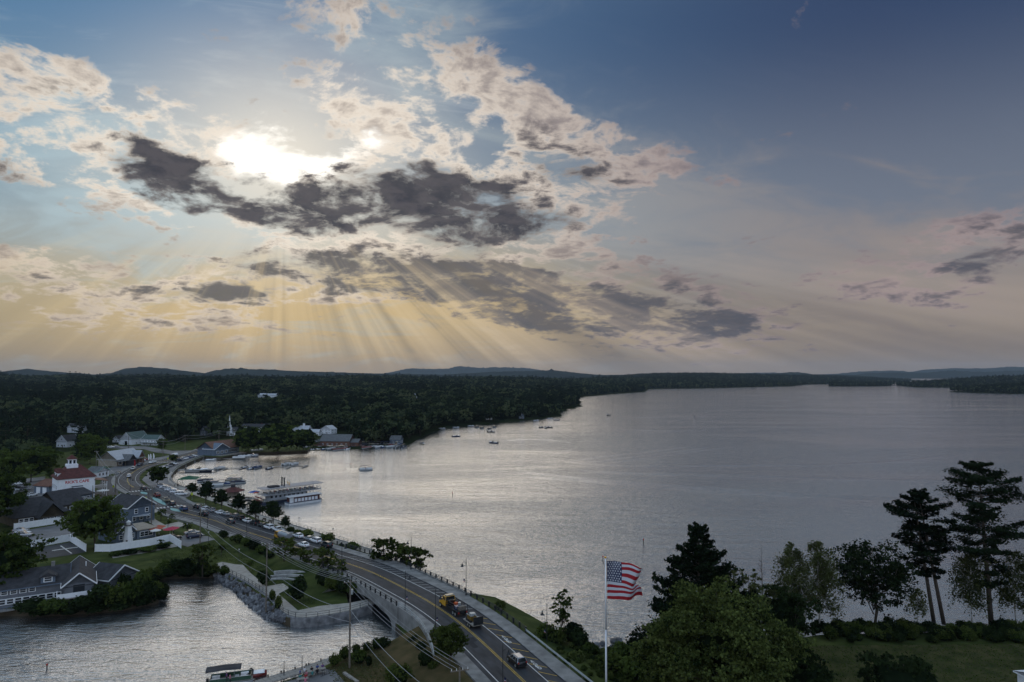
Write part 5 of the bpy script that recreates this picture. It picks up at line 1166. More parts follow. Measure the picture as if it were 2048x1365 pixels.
def text(s, size, loc, rot, m, parent, name='lettering', ext=.02):
    cu_ = bpy.data.curves.new(name, 'FONT'); cu_.body = s; cu_.size = size; cu_.extrude = ext; cu_.align_x = 'CENTER'; cu_.align_y = 'CENTER'; cu_.resolution_u = 2; cu_.offset = size*.022
    tmp = bpy.data.objects.new(name, cu_); COL.objects.link(tmp); dg = bpy.context.evaluated_depsgraph_get(); me = bpy.data.meshes.new_from_object(tmp.evaluated_get(dg)); COL.objects.unlink(tmp); bpy.data.objects.remove(tmp)
    me.materials.clear(); me.materials.append(m); o = link(name, me, parent); o.location = loc; o.rotation_euler = rot; return o
m_sign_red = mat('sign_red', (.52,.02,.02), .5, .0); m_sign_dk = mat('sign_dark', (.05,.06,.075), .6, .0)
text("RICK'S CAFE", 1.75, (hL*.02, -.25, 7.9), (math.pi/2, 0, 0), m_sign_red, t); text('LAKESIDE', 1.0, (hL*.05, -.25, 5.25), (math.pi/2, 0, 0), m_sign_dk, t) if False else None
MB().box((hL*.03, -.24, 5.75), (4.6, .06, .45)).build('sign_line', m_sign_dk, t); MB().box((hL*.03, -.24, 4.9), (4.2, .06, .5)).build('sign_line', m_sign_dk, t)
# --- red-roofed shed beside the cafe
c, rz, L = base2((68,986), (98,988)); t = thing('shed', 'small shed with rust-red roof beside the cafe', 'shed', c, rz); gable(t, -4.2, 4.2, 0, 7, 3.4, 2.2, m_sid_b, m_roofr2, 'x', hip=2.5); door(t, (-1.8, 0, 0), 2.2, 2.6, (0, -1), m_white); door(t, (1.8, 0, 0), 2.2, 2.6, (0, -1), m_white)
# --- long dark-roofed buildings in front of the cafe
c, rz, L = base2((30,1056), (134,1040)); t = thing('dark_roofed_house', 'long low brown building under a broad dark hipped roof', 'building', c, rz); gable(t, -L/2, L/2, 0, 15, 3.6, 4.6, m_soil, m_roofd, 'x', hip=6, over=.8)
gable(t, -L*.12, L*.34, -4, 4, 3.2, 3.9, m_soil, m_roofd, 'y', over=.6); wins(t, -L/2+1, -L*.15, 0, 1.9, 3, 1.2, 1.3); wins(t, -L*.08, L*.3, -4, 1.8, 3, 1.2, 1.3)
c, rz, L = base2((118,1032), (166,1022)); t = thing('brown_roofed_annex', 'dark brown roofed annex behind the long low building', 'building', c, rz); gable(t, -L/2, L/2, 0, 12, 3.8, 4.4, m_soil, m_roofd, 'x', hip=0, over=.6); wins(t, -L/2+1, L/2-1, 0, 2.0, 3, 1.2, 1.3)
c, rz, L = base2((120,1012), (186,1002)); t = thing('low_dark_shop', 'low flat dark shed roof beneath the cafe sign wall', 'building', c, rz); MB().box((0, 4, 1.6), (L, 8, 3.2)).build('wall', m_sid_b, t); mb = MB(); mb.add([(-L/2-.4, -.6, 3.0), (L/2+.4, -.6, 3.0), (L/2+.4, 8.4, 4.6), (-L/2-.4, 8.4, 4.6), (-L/2-.4, -.6, 3.25), (L/2+.4, -.6, 3.25), (L/2+.4, 8.4, 4.85), (-L/2-.4, 8.4, 4.85)], [(3, 2, 1, 0), (4, 5, 6, 7), (0, 1, 5, 4), (1, 2, 6, 5), (2, 3, 7, 6), (3, 0, 4, 7)]); mb.build('roof', m_roofd, t); wins(t, -L/2+1, L/2-1, 0, 1.7, 5, 1.4, 1.2)
c, rz, L = base2((163,1020), (196,1012)); t = thing('flat_canopy', 'pale flat-roofed canopy next to the annex', 'canopy', c, rz); MB().box((0, 3, 3.1), (L, 6.5, .35)).build('roof', m_roofg, t); mb = MB()
for x in (-L/2+.4, 0, L/2-.4):
    for y_ in (.3, 5.8): MB().bar((x, y_, 0), (x, y_, 2.95), .2).build('post', m_wood, t)
c, rz, L = base2((-40,1012), (28,1005)); t = thing('edge_house', 'grey-roofed house cut by the left picture edge beside the yard', 'house', c, rz); gable(t, -L/2, L/2, 0, 11, 3.4, 3.6, m_sid_g, m_roofg, 'x'); wins(t, -L/2+1, L/2-1, 0, 1.8, 4, 1.2, 1.3)
# --- grey waterfront house, lower left
c, rz, L = base2((-40,1224), (178,1192)); t = thing('waterfront_house', 'long grey shingled house with dormer and gabled wing on the cove shore', 'house', c, rz); t.scale = (.93, .93, .9); hL = L/2; wallh = 4.6
gable(t, -hL, hL*.62, 0, 11, wallh, 3.0, m_sid_g, m_roofd, 'x', over=.6, trim=m_sid_b)
gable(t, hL*.56, hL*1.16, -4.5, 13, wallh+.2, 2.6, m_sid_g, m_roofd, 'y', over=.7, trim=m_white)
d_ = thing('dormer', None, None); d_.parent = t; MB().box((hL*.22, 1.2, 5.6), (3.0, 2.4, 1.9)).build('wall', m_sid_b, d_); mb = MB(); X = hL*.22; mb.add([(X-1.9, -.3, 6.3), (X, -.3, 7.4), (X+1.9, -.3, 6.3), (X-1.9, 4.5, 6.3), (X, 4.5, 7.4), (X+1.9, 4.5, 6.3)], [(0, 1, 4, 3), (1, 2, 5, 4), (0, 2, 1)]); mb.build('roof', m_roofd, d_); window(d_, (X, 0, 5.7), 1.6, 1.1, (0, -1))
wins(t, -hL+1, hL*.5, 0, 1.5, 9, 1.3, 1.2); wins(t, -hL+1, 0, 0, 3.7, 5, 1.2, .9)
MB().box((hL*.86, -6.2, 2.3), (9.0, 3.6, .3)).build('balcony_deck', m_deck, t)
mb = MB(); mb.box((hL*.86, -7.95, 3.0), (9.0, .12, 1.15)); mb.box((hL*.86-4.5, -6.2, 3.0), (.12, 3.5, 1.15)); mb.box((hL*.86+4.5, -6.2, 3.0), (.12, 3.5, 1.15)); mb.build('balcony_rail', m_sid_w, t)
for x in (-4.3, 0, 4.3): MB().bar((hL*.86+x, -7.8, -1), (hL*.86+x, -7.8, 2.2), .22).build('balcony_post', m_wood, t)
door(t, (hL*.86, -4.5, 2.5), 2.4, 2.0, (0, -1), m_win); wins(t, hL*.62, hL*1.1, -4.5, 1.4, 3, 1.3, 1.3)
c2 = (hL*.62, -.7, 1.6); MB().box((-hL*.2, -1.0, -.2), (hL*1.5, 2.0, .25)).build('terrace', m_conc, t); mb = MB(); mb.bar((-hL, -1.9, .7), (hL*.5, -1.9, .7), .1)
for i in range(18): mb.bar((-hL+i*hL*1.5/17, -1.9, -.1), (-hL+i*hL*1.5/17, -1.9, .7), .1)
mb.build('terrace_rail', m_sid_b, t); MB().box((hL*.3, 5.5, 8.0), (.8, .8, 1.6)).build('chimney', m_conc, t)
MB().cyl((hL*1.0, 6, 5.9), (hL*1.0, 6, 7.6), .12, .12, 8).build('vent_pipe', m_white, t)
c, rz, L = base2((228,1180), (262,1168)); t = thing('boathouse', 'small dark-roofed boathouse at the end of the waterfront house', 'boathouse', c, rz); gable(t, -4, 4, 0, 7, 2.8, 2.4, m_sid_g, m_roofd, 'y', trim=m_white); door(t, (0, 0, 0), 2.4, 2.2, (0, -1), m_white)
# --- blue-grey restaurant with the miniature lighthouse
c, rz, L = base2((226,1046), (256,1051)); t = thing('blue_restaurant', 'blue-grey gabled restaurant behind the miniature lighthouse', 'restaurant', c, rz); gable(t, -7.5, 4, 0, 10, 5.8, 3.2, m_sid_b, m_roofd, 'x', trim=m_white, over=.4); wins(t, -6, 3, 0, 1.8, 4, 1.3, 1.3); wins_x(t, 1, 9, 4, 4.2, 2, 1.1, 1.4); wins_x(t, 1, 9, 4, 1.8, 3, 1.1, 1.4)
c, rz, L = base2((222,1086), (268,1077)); t = thing('low_blue_wing', 'low blue-grey dining wing around the lighthouse with small gables', 'restaurant', c, rz); gable(t, -L/2, L/2, 0, 8, 2.9, 2.2, m_sid_b, m_roofd, 'x', over=.4, trim=m_sid_b)
gable(t, -L/2+.5, -L/2+5, -2, 4, 2.9, 2.0, m_sid_b, m_roofd, 'y', over=.3, trim=m_sid_w); gable(t, L/2-4.5, L/2-.3, -2, 4, 2.9, 2.0, m_sid_b, m_roofd, 'y', over=.3, trim=m_sid_w); wins(t, -L/2+1.2, -L/2+4.4, -2, 1.5, 2, 1.0, 1.2); wins(t, L/2-4, L/2-.8, -2, 1.5, 2, 1.0, 1.2)
c, rz, L = base2((284,1078), (301,1075)); t = thing('flat_roofed_bar', 'flat tan-roofed bar pavilion between lighthouse and parasols', 'pavilion', c, rz); MB().box((0, 5, 1.4), (L+3, 10, 2.8)).build('wall', m_sid_b, t); MB().box((0, 5, 2.95), (L+4, 11, .3)).build('roof', m_sid_t, t); wins(t, -L/2-.6, L/2+.6, 0, 1.5, 3, 1.2, 1.4)
c, rz, L = base2((270,1049), (296,1046)); t = thing('open_shelter', 'long open shelter with flat pale roof by the lawn', 'shelter', c, rz); MB().box((0, 1.5, 2.6), (L+1, 3.2, .25)).build('roof', m_roofb, t)
for x in (-L/2, -L/6, L/6, L/2): MB().bar((x, .3, 0), (x, .3, 2.5), .15).build('post', m_metal, t)
lh = thing('miniature_lighthouse', 'white tapered miniature lighthouse behind the white fence', 'lighthouse', G(256, 1088, ZA)); lh.scale = (.78, .78, .78); mb = MB()
rings = [[(r*math.cos(6.283*i/8+.39), r*math.sin(6.283*i/8+.39), z) for i in range(8)] for z, r in ((0, 1.9), (7.2, 1.1))]; mb.loft(rings); mb.build('tower', m_white, lh)
mb = MB(); mb.cyl((0, 0, 7.2), (0, 0, 7.4), 1.5, 1.5, 8); mb.build('gallery', m_roofd, lh); mb = MB(); mb.cyl((0, 0, 7.4), (0, 0, 8.5), .75, .75, 8); mb.build('lantern', m_lamp, lh); mb = MB(); mb.cyl((0, 0, 8.5), (0, 0, 9.3), 1.0, .05, 8); mb.build('lantern_roof', m_white, lh); MB().box((.5, -1.80, 1.0), (.7, .12, 1.7)).build('door', m_wood, lh)
# --- village houses among the trees
def at_t(px, py): g = GT(px, py); return g
def house(px, py, w, d, h, rh, wall, roof, label, rz=0.0, axis='x', nw=3, floors=1, name='house', cat='house', trim=None, chim=False, k=1.0):
    t = thing(name, label, cat, at_t(px, py), rz); t.scale = (k, k, k); gable(t, -w/2, w/2, 0, d, h, rh, wall, roof, axis, over=.4, trim=trim)
    for f in range(floors): wins(t, -w/2+.6, w/2-.6, 0, 1.6+f*2.8, nw, 1.0, 1.4, m=m_white); wins_x(t, .6, d-.6, w/2, 1.6+f*2.8, 2, 1.0, 1.4)
    if axis == 'y': window(t, (0, 0, h+rh*.35), .9, 1.2, (0, -1))
    door(t, (w*.1, 0, 0), 1.0, 2.1, (0, -1), m_wood)
    if chim: MB().box((w*.2, d/2, h+rh+.4), (.8, .8, 1.6)).build('chimney', m_roofr, t)
    return t
t = house(150,866,20,11,6.0,4.2,m_sid_w,m_roofd,'white house with two gabled dormers glimpsed above the trees',R(-8),nw=5,floors=2,trim=m_white, k=0.75)
for k in (-6, 5): gable(t, k-2.2, k+2.2, -1.5, 4, 6.6, 2.6, m_sid_w, m_roofd, 'y', over=.3)
house(123,895,11,14,5.2,5.2,m_sid_w,m_roofd,'white gable-fronted house with dark roof low among the trees',R(-12),'y',3,1,trim=m_white, k=0.8)
t = house(252,890,15,24,6.0,7.2,m_sid_w,m_roofgr,'large white barn-fronted building with green roof at the wood edge',R(-14),'y',2,1,'barn','barn',trim=m_white, k=0.68); door(t, (0, -.05, 0), 3.2, 4.0, (0, -1), m_win); gable(t, -11.5, -7, 2, 14, 4, 2.5, m_sid_w, m_roofd, 'y', over=.3)
t = house(298,891,19,12,6.2,4.4,m_sid_w,m_roofgr,'white two-storey farmhouse with green roof joined to the barn',R(-10),'x',5,2,'farmhouse','house',trim=m_white, k=0.68); MB().box((0, -1.6, 2.9), (18, 3.0, .25)).build('porch_roof', m_roofgr, t)
for i in range(6): MB().bar((-8.5+i*3.4, -2.9, 0), (-8.5+i*3.4, -2.9, 2.8), .18).build('porch_post', m_white, t)
house(231,885,7,8,4,3,m_sid_w,m_roofd,'little white cottage left of the barn',R(-10),'y',2, k=0.7)
house(406,872,8,10,5.5,4.0,m_sid_g,m_roofd,'small grey house in the trees above the restaurant',R(-20),'y',2,2, k=0.8)
t = house(508,868,30,12,6.2,4.0,m_sid_w,m_roofd,'long white house with dark roof behind the waterfront trees',R(-4),'x',8,2,chim=True, k=0.8); gable(t, -11, -5, -3, 4, 6.0, 3.2, m_sid_w, m_roofd, 'y', over=.3); gable(t, 8, 14, -2, 4, 7.2, 1.2, m_sid_w, m_roofd, 'x', over=.3)
t = house(600,868,22,14,5.0,5.2,m_sid_w,m_roofb,'white hall with pale metal roof and little square belfry',R(-10),'x',5,1,'hall','hall', k=0.66); MB().box((2, 7, 11.2), (2.2, 2.2, 3.2)).build('belfry', m_sid_w, t); MB().box((2, 7, 13.2), (2.6, 2.6, .9), taper=.1).build('belfry_roof', m_roofb, t)
house(628,872,12,9,4.2,3.2,m_sid_w,m_roofb,'small pale-roofed white building beside the belfry hall',R(-6),'x',3, k=0.7); house(652,868,16,11,5.6,4.4,m_sid_w,m_roofb,'white gabled house on the slope above the boatyard',R(-25),'y',3,2,trim=m_white, k=0.7)
t = house(669,893,26,15,4.4,5.0,m_roofr2,m_roofg,'dark red boatyard building with grey hipped roof by the moored boats',R(-6),'x',6,1,'boatyard_shed','boatyard', k=0.85); gable(t, -19, -13, 2, 13, 3.4, 2.6, m_roofr2, m_roofg, 'x', over=.6); gable(t, 12, 20, 2, 12, 3.4, 2.4, m_roofr2, m_roofg, 'x', over=.6)
house(521,797,16,10,5,3.5,m_white,m_roofb,'pale roof shining alone on the wooded hillside, the left of two',R(-4),'x',4); house(545,797,26,10,5,3.0,m_white,m_roofb,'long pale building shining on the wooded hillside, the right of two',R(4),'x',7); house(830,797,14,9,5,3.2,m_white,m_roofb,'lone white cottage on the forested slope above the shore',R(5),'x',3)
house(790,889,8,7,3.6,2.6,m_sid_b,m_roofg,'small blue cottage at the water edge among dark trees',R(-10),'x',2); house(978,840,7,6,3.8,2.4,m_white,m_roofb,'tiny white camp on the far tree-lined shore',R(0),'x',2); house(1043,838,6,6,4.6,3.0,m_sid_b,m_roofg,'tiny blue camp on the far tree-lined shore',R(0),'y',2)
# church
g = at_t(457, 872); t = thing('church', 'white church with tall needle spire rising out of the trees', 'church', g, R(-12)); t.scale = (.62, .62, .62); gable(t, -5, 5, 4, 20, 6, 4.5, m_sid_w, m_roofd, 'y', over=.4); MB().box((0, 2, 5.5), (5, 5, 11)).build('tower', m_sid_w, t)
MB().box((0, 2, 12.6), (3.8, 3.8, 3.2)).build('belfry', m_sid_w, t); mb = MB(); mb.loft([[(r*math.cos(.785*i+.39), 2+r*math.sin(.785*i+.39), z) for i in range(8)] for z, r in ((14.2, 1.9), (17, 1.2), (28, .08))]); mb.build('spire', m_white, t)
for k in (-.8, .8): MB().box((k, .06, 12.6), (.9, .12, 1.9)).build('louvre', m_win, t)
wins_x(t, 6, 19, 5, 3.4, 4, 1.2, 2.8); window(t, (0, -.5, 7.5), 1.2, 1.8, (0, -1)); door(t, (0, -.5, 0), 1.8, 2.8, (0, -1), m_wood)
# lakeside restaurant
c, rz, L = base2((427,912), (478,905)); t = thing('lakeside_restaurant', 'blue lakeside restaurant with brown hipped roof on the seawall', 'restaurant', c, rz); gable(t, -L/2, L/2, 0, 14, 4.2, 4.0, m_sid_b, m_roofr2, 'x', over=.7, hip=0); gable(t, -L/2-.5, -L/2+11, -1.5, 8, 4.2, 3.2, m_sid_b, m_sid_b, 'y', over=.6, trim=m_white); wins(t, -L/2+12, L/2-1, 0, 2.0, 5, 1.8, 1.6); wins(t, -L/2+.5, -L/2+10.5, -1.5, 2.0, 3, 1.8, 1.6)
MB().box((0, -3.5, 0.0), (L, 6, .4)).build('deck', m_deck, t); mb = MB(); mb.bar((-L/2, -6.3, 1.1), (L/2, -6.3, 1.1), .1)
for i in range(16): mb.bar((-L/2+i*L/15, -6.3, .2), (-L/2+i*L/15, -6.3, 1.1), .08)
mb.build('deck_rail', m_metal, t)
# shops on the bend
c, rz, L = base2((243,934), (282,927)); t = thing('flag_lined_shop', 'low shop with grey roof behind the row of flags on the bend', 'shop', c, rz); gable(t, -L/2, L/2*1.5, 3, 15, 4.0, 4.2, m_sid_t, m_roofb, 'x', over=.6); gable(t, L*.45, L*.75, 1, 9, 4.0, 3.2, m_roofr2, m_roofb, 'y', over=.5); gable(t, -L*.2, L*.15, -1, 6, 3.4, 2.6, m_roofd, m_roofg, 'y', over=.5); wins(t, -L/2+1, L/2, 3, 1.7, 5, 1.8, 1.6)
MB().box((0, 1.0, 3.1), (L*1.2, 4.2, .2)).build('porch_roof', m_roofg, t)
for i in range(7): MB().bar((-L*.55+i*L*.18, -.9, 0), (-L*.55+i*L*.18, -.9, 3.0), .16).build('porch_post', m_wood, t)
c, rz, L = base2((196,957), (216,953)); t = thing('white_kiosk', 'little white kiosk with teal trim beside the cafe corner', 'kiosk', c, rz); gable(t, -4, 4, 0, 6, 3.2, 2.0, m_sid_w, m_roofg, 'y', over=.4, trim=m_teal); wins(t, -3.5, 3.5, 0, 1.7, 3, 1.2, 1.2)
# corner of a white building at the lower right edge
g = G(2052, 1392, ZB); t = thing('white_shed', 'corner of a white shed at the bottom right edge of the picture', 'shed', Vector((g.x+4.2, g.y-2, 1.5)), R(8)); gable(t, -4, 4, -4, 4, 3.2, 1.2, m_sid_w, m_sid_w, 'x', over=.4)
# --- white fences
def fence(px, h, label, z=ZA, every=2.4, rzm=m_white):
    P = [G(x, y, z) for x, y in px]; t = thing('white_fence', label, 'fence', P[0]); o0 = P[0]; pm = MB().box((0, 0, h/2+.05), (.14, .14, h+.1)).mesh('post', rzm)
    for a, b in zip(P, P[1:]):
        d = b-a; n = max(1, round(d.length/every)); w = d.length/n; pl = MB(); pl.box((w/2, 0, h/2+.05), (w-.16, .05, h-.1)); pl.box((w/2, 0, h-.02), (w-.16, .10, .1)); pl.box((w/2, 0, .12), (w-.16, .10, .1)); pme = pl.mesh('panel', rzm); rz = math.atan2(d.y, d.x)
        for i in range(n):
            q = a+d*(i/n)-o0; o = link('panel', pme, t); o.location = q; o.rotation_euler = (0, 0, rz); o = link('post', pm, t); o.location = q
    o = link('post', pm, t); o.location = P[-1]-o0; return t
fence([(28,1061),(140,1044)], 2.2, 'white panel fence along the back of the lot with three cars'); fence([(53,1099),(140,1083),(172,1104)], 2.2, 'white panel fence turning the corner above the striped court'); fence([(190,1104),(220,1104),(300,1092),(340,1083),(362,1097)], 2.2, 'long white panel fence below the miniature lighthouse')
fence([(22,968),(90,960)], 1.6, 'pale low fence along the lane behind the cafe'); 
# ------------------------------------------------------------------ boats
def heading(a, b): d = b-a; return math.atan2(d.y, d.x)
def boat_hull(L, W, h, sheer=.25, n=9):
    rings = []
    for i in range(n):
        t = i/(n-1); x = -L/2+L*t; w = W/2*(1-max(0, (t-.45)/.55)**2.2*.97); zt = h+sheer*max(0, t-.3)**1.5; d = .25*(1-t*.4)
        rings.append([(x, -w, zt), (x, -w*.82, .08), (x, 0, -d), (x, w*.82, .08), (x, w, zt), (x, w*.86, zt-.05), (x, 0, zt-.28), (x, -w*.86, zt-.05)])
    return MB().loft(rings)
def runabout():
    t = thing('motorboat', 'x', 'boat', (0, -400, 0)); boat_hull(6.2, 2.3, .75).build('hull', PAINT['body'], t, True); MB().box((1.8, 0, .86), (1.9, 1.5, .12), taper=.8).build('foredeck', m_white, t)
    mb = MB(); mb.add([(1.0, -.85, .85), (1.0, .85, .85), (.6, .75, 1.35), (.6, -.75, 1.35)], [(0, 1, 2, 3)]); mb.add([(1.0, -.85, .85), (.6, -.75, 1.35), (-.3, -.9, .85)], [(0, 1, 2)]); mb.add([(1.0, .85, .85), (.6, .75, 1.35), (-.3, .9, .85)], [(0, 2, 1)]); mb.build('windscreen', m_glass, t)
    for x in (-.2, -1.6): MB().box((x, 0, .62), (.6, 1.5, .45)).build('seat', m_white, t)
    MB().box((-3.1, 0, .75), (.45, .45, .9)).build('outboard', m_metal, t); return t
def pontoon(canopy='blue'):
    t = thing('pontoon_boat', 'x', 'boat', (0, -400, 0)); pm = MB(); pm.tube([(-3.6, 0, .25), (2.9, 0, .25), (3.5, 0, .38), (3.8, 0, .5)], [.32, .32, .22, .05], 10); pm = pm.mesh('pontoon', m_steel)
    for y_ in (-.9, .9): o = link('pontoon', pm, t); o.location = (0, y_, 0)
    MB().box((0, 0, .66), (7.2, 2.5, .14)).build('deck', m_deck, t); mb = MB()
    for y_ in (-1.2, 1.2): mb.box((0, y_, 1.05), (6.6, .05, .62))
    mb.box((-3.3, 0, 1.05), (.05, 2.4, .62)); mb.box((3.3, 0, 1.05), (.05, 2.4, .62)); mb.build('fence_panels', PAINT['body'], t); mb = MB()
    for y_ in (-1.2, 1.2): mb.bar((-3.3, y_, 1.4), (3.3, y_, 1.4), .06)
    mb.build('rail', m_steel, t); mb = MB()
    for x in (-2.2, .6):
        for y_ in (-1.1, 1.1): mb.bar((x, y_, 1.4), (x*.9, y_, 2.75), .05)
    mb.build('canopy_frame', m_steel, t); mb = MB(); mb.loft([[(x, -1.25, z), (x, -.7, z+.14), (x, .7, z+.14), (x, 1.25, z), (x, 1.25, z-.06), (x, -1.25, z-.06)] for x, z in ((-2.7, 2.68), (-.8, 2.82), (1.1, 2.70))]); mb.build('canopy', PAINT[canopy], t)
    for x, y_ in ((-2.5, -.7), (-2.5, .7), (2.2, -.8), (2.2, .8)): MB().box((x, y_, .98), (1.3, .6, .5)).build('bench', m_white, t)
    MB().box((-3.8, 0, .8), (.4, .4, .9)).build('outboard', m_metal, t); return t
BP = {'run': runabout(), 'pon': pontoon('navy'), 'pong': pontoon('tan')}
def boat(kind, color, p, rz, label, group, sc_=1.0):
    c = copy_tree(BP[kind], p, rz, label, sc_, {'paint_body': PAINT[color]}); c.name = 'motorboat' if kind == 'run' else 'pontoon_boat'; c['group'] = group; return c
# on the open lake
boat('pon','white',G(732,941,0),R(8),'pontoon boat with people crossing the open water off the long dock','boats out on the lake'); boat('run','navy',G(987,887,0),R(150),'dark speedboat trailing a long curved wake','boats out on the lake',1.3)
LK = [(912,874,'small boat in the faint ring of ripples'),(1083,856,'leftmost of three little boats in line on the far water'),(1091,857,'middle of three little boats in line on the far water'),(1098,856,'rightmost of three little boats in line on the far water'),(1113,841,'boat lying just off the wooded point'),(1216,831,'tiny boat far out below the second headland'),(1388,832,'tiny boat with a white trail far out to the right'),(845,889,'lone dinghy off the dark cottage shore'),(982,865,'low dark craft just above the speedboat')]
for i, (x, y_, lab) in enumerate(LK): boat('run', ('navy','black','black','black','grey','black','black','tan','black')[i], G(x, y_, 0), R(20+40*i), lab, 'boats out on the lake', 1.2)
FL = [(954,856,'first'),(964,858,'second'),(979,859,'third'),(989,856,'fourth')]
for x, y_, o_ in FL: boat('pong', 'black', G(x, y_, 0), R(70), '%s of four boats moored in a row off the wooded shore' % o_, 'moored row off the wooded shore', .9)
for x, y_, o_ in ((884,858,'first'),(912,856,'second'),(942,853,'third'),(1072,842,'fourth'),(1100,838,'fifth')): boat('run', 'silver', G(x, y_, 0), R(10), '%s boat from the left tied up along the wooded shore' % o_, 'boats along the wooded shore', 1.1)
# boatyard
rng = np.random.default_rng(21); n = 0; BY = []
for (y_, xa, xb, k) in ((887.5,708,770,7),(892,690,800,11),(896.5,640,812,14),(900.5,612,700,8)):
    for i in range(k): BY.append((xa+(xb-xa)*(i+.5)/k+rng.uniform(-2, 2), y_+rng.uniform(-.8, .8)))
cols = ['white', 'navy', 'blue', 'white', 'silver', 'red', 'white', 'tan']
for i, (x, y_) in enumerate(BY):
    rowi = 0 if i < 7 else 1 if i < 18 else 2 if i < 32 else 3; j = i-(0, 7, 18, 32)[rowi]; p = G(x, y_, 0); pz = ZA if inside(np.array([[p.x, p.y]]), polyA)[0] else .0
    c = cols[int(rng.integers(0, 8))]; k = ['run', 'run', 'pon', 'pong'][int(rng.integers(0, 4))]; boat(k, c, Vector((p.x, p.y, pz)), R(60+rng.normal()*20), '%s %s, %s from the left in the %s row of boatyard boats' % (c, 'runabout' if k == 'run' else 'pontoon boat', ordn[j], ('farthest', 'second farthest', 'second nearest', 'nearest')[rowi]), 'boats massed at the boatyard', 1.1)
# docks: planked walkways on piles
def dock(px, w, label, z=.55, name='dock', every=1.6, m=m_deck):
    P = [G(x, y_, z) for x, y_ in px]; t = thing(name, label, 'dock', P[0]); o0 = P[0]
    for a, b in zip(P, P[1:]):
        d = b-a; n = max(1, round(d.length/every)); u = d/n; rz = math.atan2(d.y, d.x); me = MB().box((u.length/2, 0, 0), (u.length-.06, w, .14)).mesh('deck_panel', m)
        for i in range(n): o = link('deck_panel', me, t); o.location = a+u*i-o0; o.rotation_euler = (0, 0, rz)
    pm = MB().cyl((0, 0, -2), (0, 0, .5), .14, .14, 6).mesh('pile', m_wood)
    for a, b in zip(P, P[1:]):
        for f in (.05, .5, .95): o = link('pile', pm, t); o.location = a.lerp(b, f)-o0+Vector((0, w/2+.1, 0))
    return t
dock([(358,940),(433,939)], 5.0, 'broad stone pier running out from the curved seawall', 1.3, 'pier', 5.0, m_conc)
md = dock([(433,938.5),(490,936),(560,933.5),(617,931)], 1.8, 'long floating dock with finger berths across the bay', .4, every=4)
for i, (xa, ya, xb, yb) in enumerate(((455,935.5,447,940),(487,934.5,478,939.5),(508,934,500,939),(545,933.5,537,938),(582,932.5,573,937.5),(616,931,604,936))): dock([(xa, ya), (xb, yb)], 1.5, '%s finger berth from the shore on the long floating dock' % ordn[i], .38, 'finger_dock', 3)
for i, (k, c, x, y_) in enumerate((('pon','white',439,939),('run','navy',491,936.5),('run','silver',503,939),('pon','blue',514,937.5),('run','navy',540,938.5),('pon','white',573,931),('pong','white',588,931))): boat(k, c, G(x, y_, 0), R(75), '%s %s, %s berth out along the long floating dock' % (c, 'runabout' if k == 'run' else 'pontoon boat', ordn[i]), 'boats on the long floating dock')
boat('run','white',G(394,944,0),R(10),'larger white cruiser lying alongside the stone pier','boats by the stone pier',1.9); boat('run','navy',G(412,944,0),R(10),'dark skiff behind the cruiser at the stone pier','boats by the stone pier')
boat('run','white',G(422,921,0),R(20),'white runabout under the restaurant deck wall','boats by the restaurant'); boat('pon','white',G(478,918,0),R(12),'pontoon boat at the restaurant dock, nearest the trees','boats by the restaurant',1.1); boat('run','white',G(490,914,0),R(30),'white runabout nosed between restaurant dock and trees','boats by the restaurant',1.5); boat('run','silver',G(503,913,0),R(5),'silver runabout farthest out at the restaurant dock','boats by the restaurant',1.5); boat('run','white',G(514,902,1.7),R(40),'white boat on the bank under the round trees','boats by the restaurant',1.3)
dock([(425,919),(500,916)], 2.0, 'low dock in front of the lakeside restaurant')
# marina by the promenade
dock([(400,984),(440,978),(482,971)], 2.4, 'marina dock behind the street trees, outer arm'); dock([(388,980),(415,972),(470,967)], 2.2, 'marina dock by the green canopy, inner arm'); dock([(452,1003),(500,998),(524,1004)], 3.0, 'gangway dock leading to the paddle boat'); dock([(470,1012),(515,1006)], 2.0, 'narrow dock under the paddle boat bow')
for i, (k, c, x, y_, r) in enumerate((('pon','navy',411,964,15),('pong','silver',421,967,15),('pon','white',432,973,12),('pong','tan',467,964,10),('pon','navy',476,967,10),('pong','silver',470,961,10),('pon','blue',446,971,12))): boat(k, c, G(x, y_, 0), R(r), '%s-railed pontoon boat, %s in the marina beyond the green canopy' % (c, ordn[i]), 'pontoon boats in the marina')
def jetski():
    t = thing('jet_ski', 'x', 'jet ski', (0, -400, 0)); boat_hull(3.0, 1.1, .45).build('hull', m_white, t, True); MB().box((-.4, 0, .72), (1.3, .4, .35)).build('seat', m_metal, t); MB().bar((.5, -.4, 1.0), (.5, .4, 1.0), .06).build('handlebar', m_metal, t); return t
js = jetski()
for i in range(8):
    p = G(478+i*3.6, 996.5+i*.35, .2); lab = 'white jet ski, %s along the rack beside the paddle boat gangway' % ordn[i]
    if i == 0: js.location = p; js.rotation_euler = (0, 0, R(70)); js['label'] = lab; js['group'] = 'jet skis on the rack'
    else: copy_tree(js, p, R(70), lab)
def tentc(p, w, h, m, label, name, legs=4, n=4, top=1.4):
    t = thing(name, label, 'canopy', p, R(10)); mb = MB(); a0 = math.pi/n
    mb.cyl((0, 0, h), (0, 0, h+top), w*.72, .05, n) if n > 4 else mb.add([(-w/2, -w/2, h), (w/2, -w/2, h), (w/2, w/2, h), (-w/2, w/2, h), (0, 0, h+top)], [(0, 1, 4), (1, 2, 4), (2, 3, 4), (3, 0, 4), (3, 2, 1, 0)]); mb.build('roof', m, t)
    for k in range(legs): a = 6.283*(k+.5)/legs; r = w*.66 if legs == 4 else w*.6; MB().bar((r*math.cos(a), r*math.sin(a), 0), (r*math.cos(a), r*math.sin(a), h), .14).build('post', m_metal, t)
    return t
